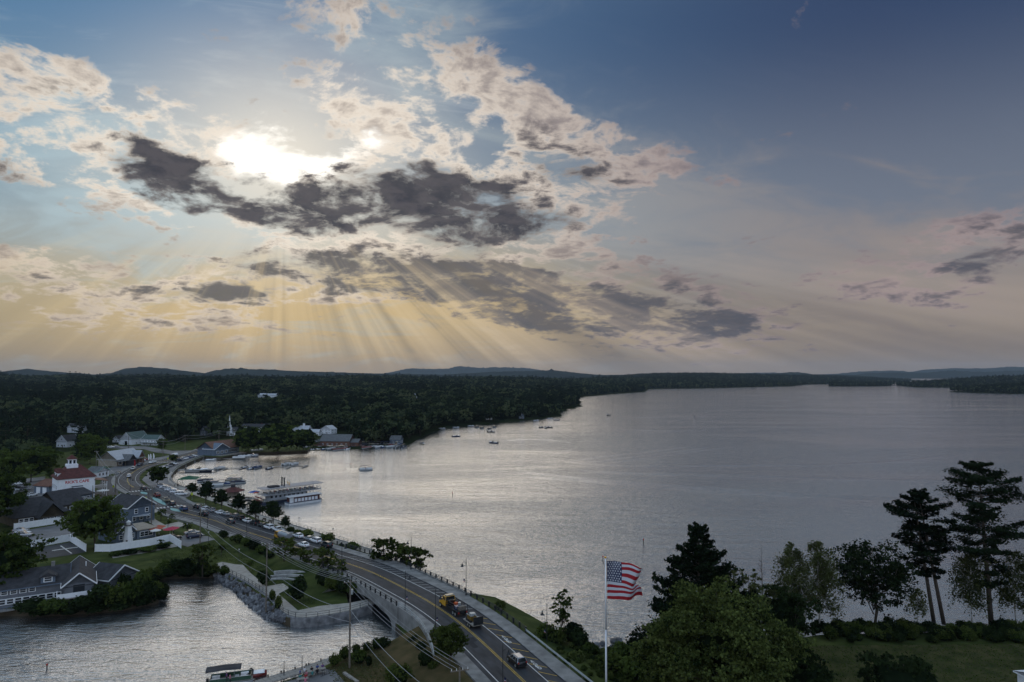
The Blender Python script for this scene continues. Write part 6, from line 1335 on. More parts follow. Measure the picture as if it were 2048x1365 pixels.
tentc(G(378,970,1.7), 8.5, 3.0, mat('green_canvas', (.02,.10,.055), .8, .1), 'dark green peaked canopy on the marina deck', 'marina_canopy'); kb_ = tentc(G(466,996,1.7), 7, 3.0, m_roofr, 'octagonal ticket kiosk with dark red roof by the gangway', 'ticket_kiosk', 8, 8, 1.8); MB().cyl((0, 0, 0), (0, 0, 2.9), 2.6, 2.6, 8).build('wall', m_sid_t, kb_); MB().cyl((0, 0, 4.4), (0, 0, 5.6), 1.0, .8, 8).build('lantern', m_roofd, kb_)
dock([(366,976),(395,973)], 6, 'square deck under the green canopy', 1.2, 'canopy_deck', 2)
m_boat = mat('shadowed_white', (.42,.44,.47), .6, .12, .8); m_roofg2 = mat('canopy_grey', (.26,.26,.28), .6, .15, .6)  # boat white greyed: the shadow it lies in is put into the colour
# ------------------------------------------------------------------ paddle boat and houseboat
a, b = G(519,1008,0), G(637,992,0); L = (b-a).length; q = thing('paddle_boat', 'two-deck excursion paddle boat with twin dark chimneys at the marina', 'excursion boat', (a+b)/2, heading(a, b)); h2 = L/2
mb = MB(); W = 7.0
mb.loft([[(x, -w_, 1.0), (x, -w_*.9, -.3), (x, w_*.9, -.3), (x, w_, 1.0)] for x, w_ in ((-h2, 2.6), (-h2+2, 3.4), (h2-4, 3.4), (h2, 1.2))]); mb.build('hull', PAINT['navy'], q)
MB().box((0, 0, 1.08), (L-.6, W, .16)).build('main_deck', m_deck, q); MB().box((-1.5, 0, 2.3), (L*.62, W*.7, 2.3)).build('saloon', m_boat, q)
for sgn in (-1, 1):
    for i in range(9): MB().box((-1.5-L*.29+i*L*.58/8, sgn*(W*.35+.03), 2.5), (1.0, .08, 1.0)).build('window', m_win, q)
MB().box((0, 0, 3.55), (L-1, W, .2)).build('upper_deck', m_boat, q); MB().box((.4, 0, 6.1), (L+.4, W+.6, .18)).build('canopy_roof', m_roofg2, q)
for sgn in (-1, 1):
    mb = MB()
    for i in range(15): x = -h2+.7+i*(L-1.4)/14; mb.bar((x, sgn*W*.48, 1.1), (x, sgn*W*.48, 6.05), .10)
    mb.build('deck_posts', m_boat, q)
    for z, nm in ((1.2, 'main_deck_rail'), (3.65, 'upper_deck_rail')):
        mb = MB(); mb.bar((-h2+.6, sgn*W*.49, z+1.0), (h2-.6, sgn*W*.49, z+1.0), .08); mb.bar((-h2+.6, sgn*W*.49, z+.5), (h2-.6, sgn*W*.49, z+.5), .05)
        for i in range(50): x = -h2+.6+i*(L-1.2)/49; mb.bar((x, sgn*W*.49, z), (x, sgn*W*.49, z+1.0), .05)
        mb.build(nm, m_boat, q)
for y_ in (-1.1, 1.1):
    mb = MB(); mb.cyl((-3.2, y_, 6.1), (-3.2, y_, 9.6), .30, .28, 10); mb.cyl((-3.2, y_, 9.4), (-3.2, y_, 9.9), .30, .45, 10); mb.build('chimney', m_metal, q)
for y_ in (-.6, .9): mb = MB(); mb.bar((-.4, y_, 6.2), (-.9, y_, 7.8), .5, .1); mb.build('ventilator', PAINT['yellow'], q)
mb = MB(); mb.box((-7.5, 0, 6.5), (4.2, 3.0, .7)); mb.build('wheelhouse_roof', m_roofd, q)
mb = MB(); mb.cyl((-h2-1.0, -2.4, 1.6), (-h2-1.0, 2.4, 1.6), .18, .18, 8)
for i in range(8): a_ = i*math.pi/4; mb.box((-h2-1.0+1.25*math.cos(a_), 0, 1.6+1.25*math.sin(a_)), (.5, 4.6, .1), rot=Matrix.Rotation(-a_, 3, 'Y'))
mb.build('paddle_wheel', PAINT['red'], q)
for x, z in ((h2-3, 6.2), (h2, 6.2)): mb = MB(); mb.cyl((x, 0, z), (x, 0, z+2.4), .05, .03, 5); mb.build('flagstaff', m_metal, q)
rng = np.random.default_rng(9)
for i in range(10): MB().box((-h2+3+i*(L-6)/9, .0, 4.0), (.8, W*.75, .5)).build('deck_bench', m_wood, q)
a, b = G(574,1010,0), G(638,1001,0); L = (b-a).length; q = thing('houseboat', 'long white houseboat moored against the paddle boat', 'houseboat', (a+b)/2, heading(a, b)); h2 = L/2; W = 4.2
mb = MB(); mb.box((0, 0, .35), (L, W, .8)); mb.build('hull', m_white, q); MB().box((0, 0, .82), (L+.6, W+.4, .14)).build('deck', m_sid_b, q); MB().box((0, 0, 1.95), (L-1.6, W-.6, 2.1)).build('cabin', m_roofr, q); MB().box((0, 0, 3.15), (L+.4, W+.6, .2)).build('roof', m_roofb, q)
for i in range(7): MB().box((-h2+3.0+i*(L-4.6)/6.4, -W/2+.26, 1.75), (1.15, .10, 1.3)).build('window', m_sid_w, q)
MB().box((-h2+1.2, -W/2+.24, 1.95), (1.6, .12, 2.1)).build('side_panel', m_white, q)
for x in (-h2+.2, h2-.2): MB().bar((x, -W/2+.1, .9), (x, -W/2+.1, 3.05), .1).build('post', m_white, q)
# wakes: low ridges of water left behind the boats
def wake(px, width, height, label=None):
    P = catmull([G(x, y_, 0) for x, y_ in px], 6.0); mb = MB(); n = len(P); prof = [(-1, 0.004), (-.55, .35), (-.2, 1), (.25, .5), (.6, -.0), (1, .004)]; rows = [[] for _ in prof]
    for i, p in enumerate(P):
        d = P[min(i+1, n-1)]-P[max(i-1, 0)]; d.normalize(); q_ = Vector((-d.y, d.x, 0)); f = min(1, 4*min(i, n-1-i)/n+.15)*(.75+.25*math.sin(i*1.7)+.2*math.sin(i*.37))
        for r, (u, z) in zip(rows, prof): c_ = p+q_*u*width/2; r.append((c_.x, c_.y, max(.004, z*height*f)))
    for A, B in zip(rows, rows[1:]): mb.strip(A, B)
    o = mb.build('wake', m_water, lake, True); return o
for w_ in ([(990,886),(1020,880.5),(1060,879),(1100,880),(1140,886),(1155,892)], [(1155,892),(1140,900),(1100,912),(1080,920)], [(1080,915),(1120,922),(1200,930),(1350,932),(1500,931),(1650,929),(1780,922),(1900,912),(2048,903)], [(960,945),(1040,945),(1150,955),(1300,968),(1450,978),(1600,988),(1750,995),(1900,998),(2048,1003)], [(990,950),(1150,960),(1300,973),(1460,984),(1640,993),(1860,1003),(2048,1008)],
   [(1130,925),(1200,914),(1290,905),(1380,893)], [(1150,928),(1240,917),(1340,905),(1430,893)], [(1200,928),(1300,915),(1400,902),(1470,893)], [(690,938),(720,939)], [(1240,859),(1330,862),(1420,861)], [(1390,834),(1360,840),(1330,846)], [(1250,836),(1350,834),(1450,833)], [(1130,940),(1300,948),(1500,953),(1700,957),(1900,960),(2048,962)]):
    dist = 54*FPX/(sum(p[1] for p in w_)/len(w_)-HOR); ww = max(.9, dist*.0017)
    for k in (-1, 0, 1):
        dy_ = k*ww*2.6*54*FPX/dist**2; wake([(x, y_+dy_) for x, y_ in w_], ww, .02+dist*.00002)
# navigation posts
for i, (x, y0, y1, lab) in enumerate(((905,985,992,'channel marker standing off the middle of the lake'),(878,900,904,'thin marker post off the boatyard shore'),(1287,1078,1090,'marker post in front of the dark conifer'),(1206,1112,1124,'marker post hidden just above the flagpole top'),(702,927,934,'marker post left of the crossing pontoon boat'),(1060,855,859,'tiny marker post near the wooded point'),(94,1328,1340,'floating marker low in the cove'))):
    p = G(x, y1, 0); t = thing('channel_marker', lab, 'marker', p, 0, 'channel markers'); hgt = (y1-y0)*p.y/FPX; mb = MB(); mb.cyl((0, 0, -.5), (0, 0, hgt), .12, .10, 8); mb.build('spar', m_metal, t); mb = MB(); mb.cyl((0, 0, hgt*.75), (0, 0, hgt), .16, .16, 8); mb.build('band', m_red, t)
# ------------------------------------------------------------------ cove: boardwalk, tables, covered pontoon
dock([(500,1372),(560,1354),(610,1339),(664,1321)], 2.6, 'plank boardwalk along the near cove shore', 1.0, 'boardwalk', .9)
for (x, y_, lab) in ((568,1352,'thin mooring post at the middle of the boardwalk'),(604,1341,'thin mooring post near the bushes on the boardwalk')):
    p = G(x, y_, 1.0); mb = MB(); mb.cyl((0, 0, 0), (0, 0, 2.6), .07, .05, 6); o = tag(mb.build('mooring_post', m_metal), lab, 'post', 'mooring posts'); o.location = p
c1 = boat('pong','green',G(462,1366,0),R(18),'pontoon boat with long rolled dark canopy moored in the cove','boats moored in the cove',1.0); boat('run','red',G(495,1356,0),R(18),'dark runabout with turquoise interior moored at the boardwalk','boats moored in the cove',1.05)
for ch in c1.children:
    if ch.name.startswith('canopy') and not ch.name.startswith('canopy_frame'): ch.material_slots[0].link = 'OBJECT'; ch.material_slots[0].material = m_roofd; ch.scale = (1.5, 1.0, 1.0)
for o in BP.values():
    for ch in list(o.children): bpy.data.objects.remove(ch)
    bpy.data.objects.remove(o)
# ------------------------------------------------------------------ single trees
PR = {'street': broad('street', 8.5, 5.6, 201, 2600, 'dark', base=.14, lsize=.42, clumps=18, top=.45, core=.5), 'round': broad('round', 9, 8, 202, 3600, 'oak', base=.16, lsize=.5, clumps=24, core=.55), 'big': broad('big', 14, 15, 203, 6000, 'oak', base=.12, lsize=.6, clumps=34, core=.55),
 'young': broad('young', 5, 3, 204, 900, 'oak', base=.3, lsize=.32, clumps=12), 'wat': broad('wat', 15, 17, 205, 7000, 'oak', base=.02, lsize=.6, clumps=46, shape=1.05, core=.78), 'airy': broad('airy', 7, 5, 206, 1700, 'bush', base=.2, lsize=.35, clumps=16)}
def tree_at(kind, x, y_, hpx, label, group=None, z=ZA, wk=1.0, name=None):
    p = G(x, y_, z); h0 = {'street': 8.5, 'round': 9, 'big': 14, 'young': 5, 'wat': 15, 'airy': 7}[kind]; s = hpx*p.y/FPX/h0*(1.15 if kind == 'wat' else 1.12)
    return put_tree(name or 'tree', PR[kind], p, random.random()*6, label, group, (s*wk, s*wk, s))
for i, (x, y_, h) in enumerate(((384,994,28),(412,1011,48),(443,1022,44),(476,1032,44),(511,1046,46),(546,1054,52),(570,1062,30))): tree_at('street', x, y_, h, '%s tree in the promenade row counting from the car park' % ordn[i], 'street trees along the promenade', wk=1.0 if i else 1.2)
tree_at('round', 315, 973, 36, 'round leafy tree alone in the lakeside car park', wk=1.15); tree_at('round', 347, 927, 16, 'small round tree at the junction by the far tanker'); tree_at('round', 324, 904, 24, 'round tree at the roadside right of the farmhouse')
for x, y_, h, lab in ((254,1002,16,'young tree on the corner lawn nearest the bend'),(271,1017,26,'young tree beside the garden walk'),(284,1010,16,'small bushy tree behind the yellow sign'),(322,1042,24,'young tree on the picnic lawn'),(343,1044,16,'short young tree near the street lamp lawn'),(375,1070,26,'young spreading tree on the lawn by the two parked cars'),(443,1113,24,'young tree on the open park lawn'),(499,1143,22,'small mushroom-shaped tree beside the waterside walk')): tree_at('young', x, y_, h, lab, 'young ornamental trees', wk=1.25)
tree_at('big', 188, 1100, 92, 'large spreading tree beside the miniature lighthouse'); tree_at('big', 12, 1196, 112, 'tall leafy tree at the left edge in front of the waterfront house', wk=1.0); tree_at('big', -12, 1060, 100, 'dark tree at the left edge above the fenced lot'); tree_at('big', 10, 985, 74, 'broad tree at the left edge behind the yard'); tree_at('round', 62, 965, 60, 'dense tree in front of the woods left of the cafe', wk=1.5); tree_at('big', 180, 928, 52, 'big dark tree in front of the white gable house'); tree_at('big', 84, 938, 40, 'broad dark tree above the cafe shed', wk=1.2); tree_at('round', 148, 958, 26, 'dark tree showing beside the cafe cupola', wk=1.5)
for x, y_, h, lab in ((140,1046,22,'bushy tree behind the fenced lot with three cars'),(172,1034,20,'small tree beside the brown annex'),(206,1016,18,'small tree at the corner of the cafe forecourt'),(100,962,24,'bushy tree by the lane beside the cafe'),(232,1024,16,'low bushy tree above the blue restaurant'),(236,1072,16,'leafy tree between the blue restaurant and lighthouse'),(322,1092,12,'low bushy tree at the fence near the parasols')): tree_at('airy', x, y_, h, lab, 'small trees among the village buildings', wk=1.4)
for x, y_, h, k, lab in ((496,906,50,1.0,'leftmost of the three round trees on the waterfront'),(555,906,54,1.35,'middle and largest of the three round trees on the waterfront'),(606,903,42,1.1,'rightmost of the three round trees on the waterfront')): tree_at('wat', x, y_, h, lab, 'round waterfront trees', wk=k)
tree_at('airy', 405, 1152, 62, 'bushy shore tree at the corner of the cove', z=1.4); tree_at('round', 338, 1050, 8, 'tiny clipped tree near the garden sign')
for x, y_, h, z, lab in ((568,1128,48,1.9,'leafy tree on the park bank below the tank truck'),(612,1138,36,1.9,'bushy tree on the bank left of the street lamp'),(645,1150,50,1.9,'tallest tree on the bank beside the bridge end'),(676,1158,36,2.0,'bushy tree against the bridge wall'),(600,1120,24,2.4,'small leafy tree at the kerb above the amphitheatre')): tree_at('airy', x, y_, h, lab, 'trees on the park bank', z, 1.35)
for x, y_, h, lab in ((768,1146,68,'leftmost of the leafy trees on the lake side of the bridge'),(792,1150,60,'second of the leafy trees on the lake side of the bridge'),(816,1156,62,'third of the leafy trees on the lake side of the bridge'),(838,1158,60,'rightmost of the leafy trees on the lake side of the bridge')): tree_at('airy', x, y_, h, lab, 'trees on the lake side of the bridge', .6, 1.0)
rt = broad('roadside', 9.2, 6.4, 207, 12000, 'bush', base=.22, lsize=.22, clumps=44, shape=.65); p = G(900,1346,2.6); put_tree('tree', rt, p, 1.0, 'round green tree beside the road below the bridge wall')
p = G(1124,1282,1.9); put_tree('tree', broad('lone', 10.2, 5.2, 208, 3000, 'oak', base=.20, lsize=.30, clumps=60, top=-.25, shape=.5), p, 2.0, 'lone upright tree on the weedy bank by the lake')
# right-hand shore
p = G(1982,1247,ZB); put_tree('pine_tree', pine('tall_pine', 33.5, 15.5, 311, 22000, base=.24, lsize=.6, ragged=.3, whorls=19, flatp=.6, trunks=((0, 0, -1.6, 0),)), p, 0.0, 'tallest white pine with ragged level boughs at the right edge')
p = G(1887,1246,ZB); put_tree('pine_tree', pine('twin_pine', 27, 11.5, 302, 17000, base=.36, lsize=.6, ragged=.28, whorls=11, flatp=.6, trunks=((0, 0, -4.6, 0), (-1.6, .8, -3.6, 0))), p, 0.0, 'leaning twin-trunked pine on the right-hand shore')
p = G(1748,1258,ZB); put_tree('tree', broad('maple', 19, 16.5, 303, 13000, 'dark', base=.16, lsize=.38, clumps=46, shape=.72, top=.15), p, 0, 'open round-crowned dark tree on the right-hand shore')
p = G(1588,1268,ZB); put_tree('birch_tree', birch('birch_a', 18.5, 7.5, 304, 9000, .28), p, 0, 'left of the two drooping birches beside the big green tree'); p = G(1638,1264,ZB); put_tree('birch_tree', birch('birch_b', 18.5, 8.0, 305, 9000, .28), p, 1, 'right of the two drooping birches beside the big green tree')
p = G(1835,1245,ZB); put_tree('birch_tree', birch('birch_c', 7.2, 4.2, 306, 900, .34), p, 0, 'little birch between the round tree and the leaning pine'); p = G(1944,1249,ZB); put_tree('birch_tree', birch('birch_d', 16.5, 7.2, 307, 6000, .28), p, 0, 'slim birch between the two great pines'); p = G(2032,1249,ZB); put_tree('birch_tree', birch('birch_e', 15.5, 8, 308, 6000, .28), p, 2, 'birch at the right edge behind the tallest pine')
put_tree('conifer_tree', pine('dense_pine', 23.5, 22, 309, 30000, base=.05, lsize=.6, ragged=.2, whorls=26, conic=1, droop=-.3, flatp=.2), Vector((G(1392,1300,ZB).x, 130, 1.5)), 0, 'dense black-green conifer rising behind the big green tree')
put_tree('tree', broad('mid_tree', 17, 12, 310, 7000, 'birch', base=.1, lsize=.34, clumps=40, shape=.6, core=.3), Vector((G(1490,1296,ZB).x, 131, 1.5)), 0, 'thin mixed tree between the conifer and the birches')
put_tree('tree', broad('mid_tree_b', 15, 13, 311, 8000, 'dark', base=.05, lsize=.36, clumps=40, shape=.6, core=.5), Vector((G(1545,1290,ZB).x, 128, 1.5)), 0, 'dark tree at the foot of the drooping birches')
mb = MB(); rng = np.random.default_rng(8); mb.tube([(0, 0, 0), (.2, 0, 9), (.1, 0, 21)], [.16, .1, .02], 6)
for i in range(26): z = rng.uniform(12, 20.5); a = rng.random()*6.28; l = rng.uniform(.6, 1.6)*(22-z)/6; mb.tube([(.1, 0, z), (math.cos(a)*l*.6, math.sin(a)*l*.6, z+.4*l), (math.cos(a)*l, math.sin(a)*l, z+l*.9)], [.03, .02, .008], 4)
o = tag(mb.build('dead_tree', m_bark), 'bare dead treetop sticking up left of the drooping birches', 'tree'); o.location = (G(1506,1290,ZB).x, 130, 1.5)
put_tree('tree', broad('great_tree', 22, 27, 312, 56000, 'lite', base=.08, lsize=.34, clumps=120, shape=.44, core=.30), Vector((G(1438,1437,ZB).x, 104, 1.5)), .6, 'huge bright green broadleaf tree at the bottom centre right')
put_tree('tree', broad('low_tree', 15, 13, 313, 16000, 'lite', base=.04, lsize=.34, clumps=60, shape=.5, core=.35, top=.2), Vector((G(1345,1410,ZB).x, 109, 1.5)), 0, 'smaller green tree bulging out on the flag side of the great tree'); put_tree('tree', broad('low_tree_b', 9, 10, 314, 5200, 'dark', base=.04, lsize=.42, clumps=28, core=.6, top=.3), Vector((G(1600,1410,ZB).x, 108, 1.5)), 0, 'dark shadowy tree right of the great green tree')
put_tree('tree', broad('low_tree_c', 8.2, 14, 315, 6200, 'dark', base=.02, lsize=.42, clumps=34, core=.62), Vector((G(1790,1400,ZB).x, 110, 1.5)), 0, 'wide dark bush on the shore lawn at the bottom edge'); put_tree('tree', broad('low_tree_d', 5.5, 8, 316, 2600, 'oak', base=.02, lsize=.36, clumps=20, core=.62), Vector((G(1715,1420,ZB).x, 105, 1.5)), 0, 'paler low bush left of the wide dark bush')
# ------------------------------------------------------------------ shrubs
def shrubs(lst, where, group):
    for i, (x, y_, wpx, hpx, k, z) in enumerate(lst):
        p = G(x, y_, z); f = p.y/FPX; put_shrub(p, wpx*f, hpx*f, k, '%s %s shrub from the left %s' % (ordn[i] if i < 18 else 'later', ('green', 'mid green', 'dark', 'pale green')[k], where), group)
shrubs([(669,1332,24,22,0,1.5),(690,1320,26,26,0,1.5),(713,1309,20,18,1,1.5),(719,1328,32,24,1,1.5),(733,1304,20,18,0,1.5),(738,1335,14,22,2,1.5),(752,1299,22,20,1,1.5),(766,1298,30,20,2,1.5),(798,1374,52,44,0,1.5),(826,1296,28,22,2,1.8),(845,1310,26,26,2,2.0),(852,1338,32,36,2,2.0),(868,1345,24,22,0,2.0),(872,1290,26,34,0,2.6),(880,1318,22,24,1,2.6)], 'on the dry field by the bridge', 'shrubs on the dry field')
shrubs([(448,1077,20,16,2,1.8),(465,1083,14,10,1,1.8),(478,1088,26,18,3,1.8),(494,1094,26,18,1,1.9),(508,1102,30,22,2,1.9),(524,1110,26,20,1,2.0),(538,1118,24,16,2,2.0)], 'in the flower bed along the park kerb', 'flower bed shrubs')
shrubs([(528,1172,28,30,2,1.7),(594,1206,40,50,2,1.7)], 'clipped into a dark ball in the park', 'clipped ball shrubs')
shrubs([(650,1176,36,34,2,1.7),(668,1184,36,36,0,1.7),(688,1190,34,34,2,1.7),(704,1194,24,26,1,1.7)], 'against the bridge wall at the park end', 'shrubs against the bridge wall')
shrubs([(582,1066,18,12,0,1.8),(598,1072,20,12,0,1.8),(617,1076,26,16,3,1.8),(653,1086,32,18,0,1.8),(704,1102,32,16,1,1.8),(683,1096,14,8,1,1.8)], 'along the promenade railing', 'promenade shrubs')
shrubs([(400,1146,34,22,2,1.4),(425,1150,26,20,0,1.3),(448,1152,22,18,1,1.4),(556,1222,16,28,3,1.4),(545,1205,14,24,0,1.4),(375,1144,32,26,2,1.5),(352,1143,34,24,2,1.5),(330,1146,30,22,1,1.5),(308,1160,30,24,0,1.4),(300,1178,34,26,2,1.2),(340,1156,40,22,2,.1),(375,1155,44,22,2,.1),(410,1156,36,20,2,.1),(316,1164,30,24,2,.1)], 'along the cove shore by the park', 'cove shore shrubs')
shrubs([(60,1226,60,24,2,1.2),(110,1226,56,26,1,1.2),(165,1222,44,30,2,1.2),(200,1214,54,44,2,1.2),(232,1212,50,40,0,1.2),(264,1208,46,40,1,1.2),(292,1202,40,36,2,1.2),(312,1194,30,28,0,1.2),(285,1178,36,34,1,1.4),(250,1180,30,30,2,1.5),(90,1232,60,24,2,.1),(140,1231,56,24,2,.1),(190,1227,54,24,2,.1),(240,1222,54,24,2,.1),(285,1214,50,26,2,.1),(320,1203,34,26,2,.1),(328,1190,24,24,2,.1)], 'below the waterfront house', 'shrubs below the waterfront house')
shrubs([(232,1112,30,8,1,1.7),(262,1108,36,8,2,1.7),(295,1103,36,8,1,1.7),(325,1097,32,8,2,1.7)], 'in the low bed under the long white fence', 'fence bed shrubs')
shrubs([(1000,1226,22,24,0,3.0),(1090,1285,40,34,1,2.0),(1112,1292,44,36,0,1.8),(1146,1290,46,44,2,1.7),(1160,1300,40,40,2,1.6),(1180,1312,36,24,1,1.6),(1245,1320,50,30,1,1.6),(1285,1322,44,36,2,1.6),(1265,1300,30,22,2,1.2),(1220,1345,60,34,0,1.6),(1270,1360,60,40,1,1.6),(1150,1330,40,24,3,1.8)], 'on the weedy bank beside the road', 'shrubs on the weedy bank')
# masses nobody could count
scol = bpy.data.collections.new('shrub_prototypes')
for i, me in enumerate(SHRUBS): scol.objects.link(bpy.data.objects.new('shrub_proto_%02d' % i, me))
pts = []; rng = np.random.default_rng(77)
for i in range(150):
    x = rng.uniform(1625, 2110); y_ = 1262+rng.random()**1.3*24; p = G(x, y_, ZB); pts.append((p.x, p.y, 1.4, rng.uniform(.8, 1.55), rng.random()*6.28, int(rng.integers(0, 3))))
instancer('shoreline_shrubbery', pts, 'thick band of green shrubbery along the right-hand shore', scol)
pts = []
for i in range(420):
    s = rng.uniform(2, S_BE-8); o_ = rng.uniform(9.6, 24); c_ = rp(s, o_)[0]; z = np.interp(o_, [9, 19, 40], [c_.z, ZB, ZB])
    if inside(np.array([[c_.x, c_.y]]), polyB)[0]: pts.append((c_.x, c_.y, float(z)-.25, rng.uniform(.25, .75), rng.random()*6.28, int(rng.choice([0, 1, 3, 3]))))
for i in range(160):
    p = G(rng.uniform(1150, 1330), rng.uniform(1302, 1372), ZB); pts.append((p.x, p.y, 1.3, rng.uniform(.4, 1.0), rng.random()*6.28, int(rng.integers(0, 4))))
instancer('bank_weeds', pts, 'rank weeds and brambles covering the bank beside the guardrail', scol)
def tufts(name, poly, z, n, label, leaf, size, seed):
    rng = np.random.default_rng(seed); P = np.array([[p.x, p.y] for p in poly]); lo, hi = P.min(0), P.max(0); Q = rng.uniform(lo, hi, (n*3, 2)); Q = Q[inside(Q, poly)][:n]; P3 = np.column_stack([Q, np.full(len(Q), z+size*.25)])
    up = np.tile([0, 0, 1.0], (len(P3), 1)); V, F = leaves(P3, size, rng, None, 0, .35); return tag(link(name, npmesh(name, V, F, LEAF[leaf])), label, None, None, 'stuff')
tufts('field_grass', [G(x, y_, ZB) for x, y_ in [(652,1338),(700,1312),(770,1296),(830,1300),(880,1340),(960,1420),(700,1420)]], 1.55, 5000, 'tussocks of dry grass on the field by the bridge', 'birch', .35, 5)
tufts('park_grass', [G(x, y_, ZA) for x, y_ in [(400,1095),(432,1082),(470,1092),(540,1122),(580,1150),(600,1180),(640,1205),(600,1216),(560,1188),(576,1176),(534,1170),(500,1146),(486,1128),(440,1122),(400,1140),(330,1135),(300,1120),(340,1104)]], ZA, 9000, 'short mown grass on the park lawn', 'bush', .28, 15)
tufts('lawn_grass', [G(x, y_, ZB) for x, y_ in [(1620,1292),(2060,1288),(2080,1420),(1560,1420),(1580,1330)]], 1.54, 9000, 'rough mown grass on the shore lawn', 'oak', .35, 6)
# boulders at the water edge
for i, (x, y_, s_) in enumerate(((1234,1284,1.5),(1192,1291,.9),(1205,1288,.8),(1224,1294,.7),(1246,1297,.6),(1214,1297,.4),(1200,1297,.4),(1262,1283,.7),(1180,1290,.5))):
    o = tag(link('boulder', rm[i % 5]), '%s boulder, %s from the left in the shallows by the flagpole' % (('large' if s_ > 1 else 'small'), ordn[[8,1,3,5,6,4,2,7,0][i]]), 'boulder', 'boulders in the shallows'); o.location = G(x, y_, .1); o.scale = (s_, s_, s_); o.rotation_euler = (0, 0, i)
# ------------------------------------------------------------------ flagpole with its flag
fp = thing('flagpole', 'tall white flagpole flying a large American flag beside the lake', 'flagpole', Vector((G(1208,1388,ZB).x, 112, 1.5))); top_z = GD(1208,1117,112).z-1.5
mb = MB(); mb.cyl((0, 0, 0), (0, 0, top_z*.5), .17, .13, 12); mb.cyl((0, 0, top_z*.5), (0, 0, top_z), .13, .07, 12); mb.build('pole', m_sid_w, fp, True); vs, fs = ball(10, 8); mb = MB(); mb.add([(v[0]*.18, v[1]*.18, v[2]*.18+top_z+.15) for v in vs], fs); mb.build('finial', PAINT['yellow'], fp); MB().cyl((.16, 0, 1.2), (.16, 0, top_z-.2), .015, .015, 4).build('halyard', m_wire, fp)
FH, FW = 6.0, 9.4
def FP(u, v):
    """u along the fly, v down the hoist"""
    x = .25+FW*(.66*u-.06*u*u)-.5*u*abs(v-.55)*-1*.0; y_ = 1.3*math.sin(u*6.2+v*2.6)*u**.6+.6*math.sin(u*12+v*4)*u-1.2*u*(v-.2)
    sag = -.9*u**1.6*(1-v*1.35)-.25*math.sin(u*7+v*3)*u
    z = top_z-.45-FH*v+sag+(.35*u*math.sin(v*9))
    x += -.75*u*u*math.exp(-((v-.52)/.16)**2)
    return Vector((x, y_, z))
fl = bpy.data.objects.new('flag', None); COL.objects.link(fl); fl.parent = fp
for k in range(13):
    mb = MB(); v0, v1 = k/13, (k+1)/13; u0 = .40 if k < 7 else 0.0; n = 26
    for j in range(2): A = [FP(u0+(1-u0)*i/n, v0+(v1-v0)*j/2) for i in range(n+1)]; B = [FP(u0+(1-u0)*i/n, v0+(v1-v0)*(j+1)/2) for i in range(n+1)]; mb.strip(A, B)
    mb.build('stripe', fl_red if k % 2 == 0 else fl_white, fl, True)
mb = MB(); n = 14
for j in range(10): mb.strip([FP(.40*i/n, 7/13*j/10) for i in range(n+1)], [FP(.40*i/n, 7/13*(j+1)/10) for i in range(n+1)])
mb.build('canton', fl_blue, fl, True)
stm = []
for r in range(9):
    for c_ in range(6 if r % 2 == 0 else 5):
        u = .40*(c_+(.5 if r % 2 == 0 else 1.0))/6; v = 7/13*(r+.7)/9.4; mb = MB(); e = 1e-3; o_ = FP(u, v); du = (FP(u+e, v)-o_).normalized(); dv = (FP(u, v+e)-o_).normalized(); nn = du.cross(dv).normalized()
        for sgn in (-1, 1): mb.add([o_+nn*.03*sgn]+[o_+nn*.03*sgn+(du*math.sin(math.pi*i/5)-dv*math.cos(math.pi*i/5))*(.20 if i % 2 == 0 else .08) for i in range(10)], [(0, 1+i, 1+(i+1) % 10) for i in range(10)])
        mb.build('star', fl_white, fl)
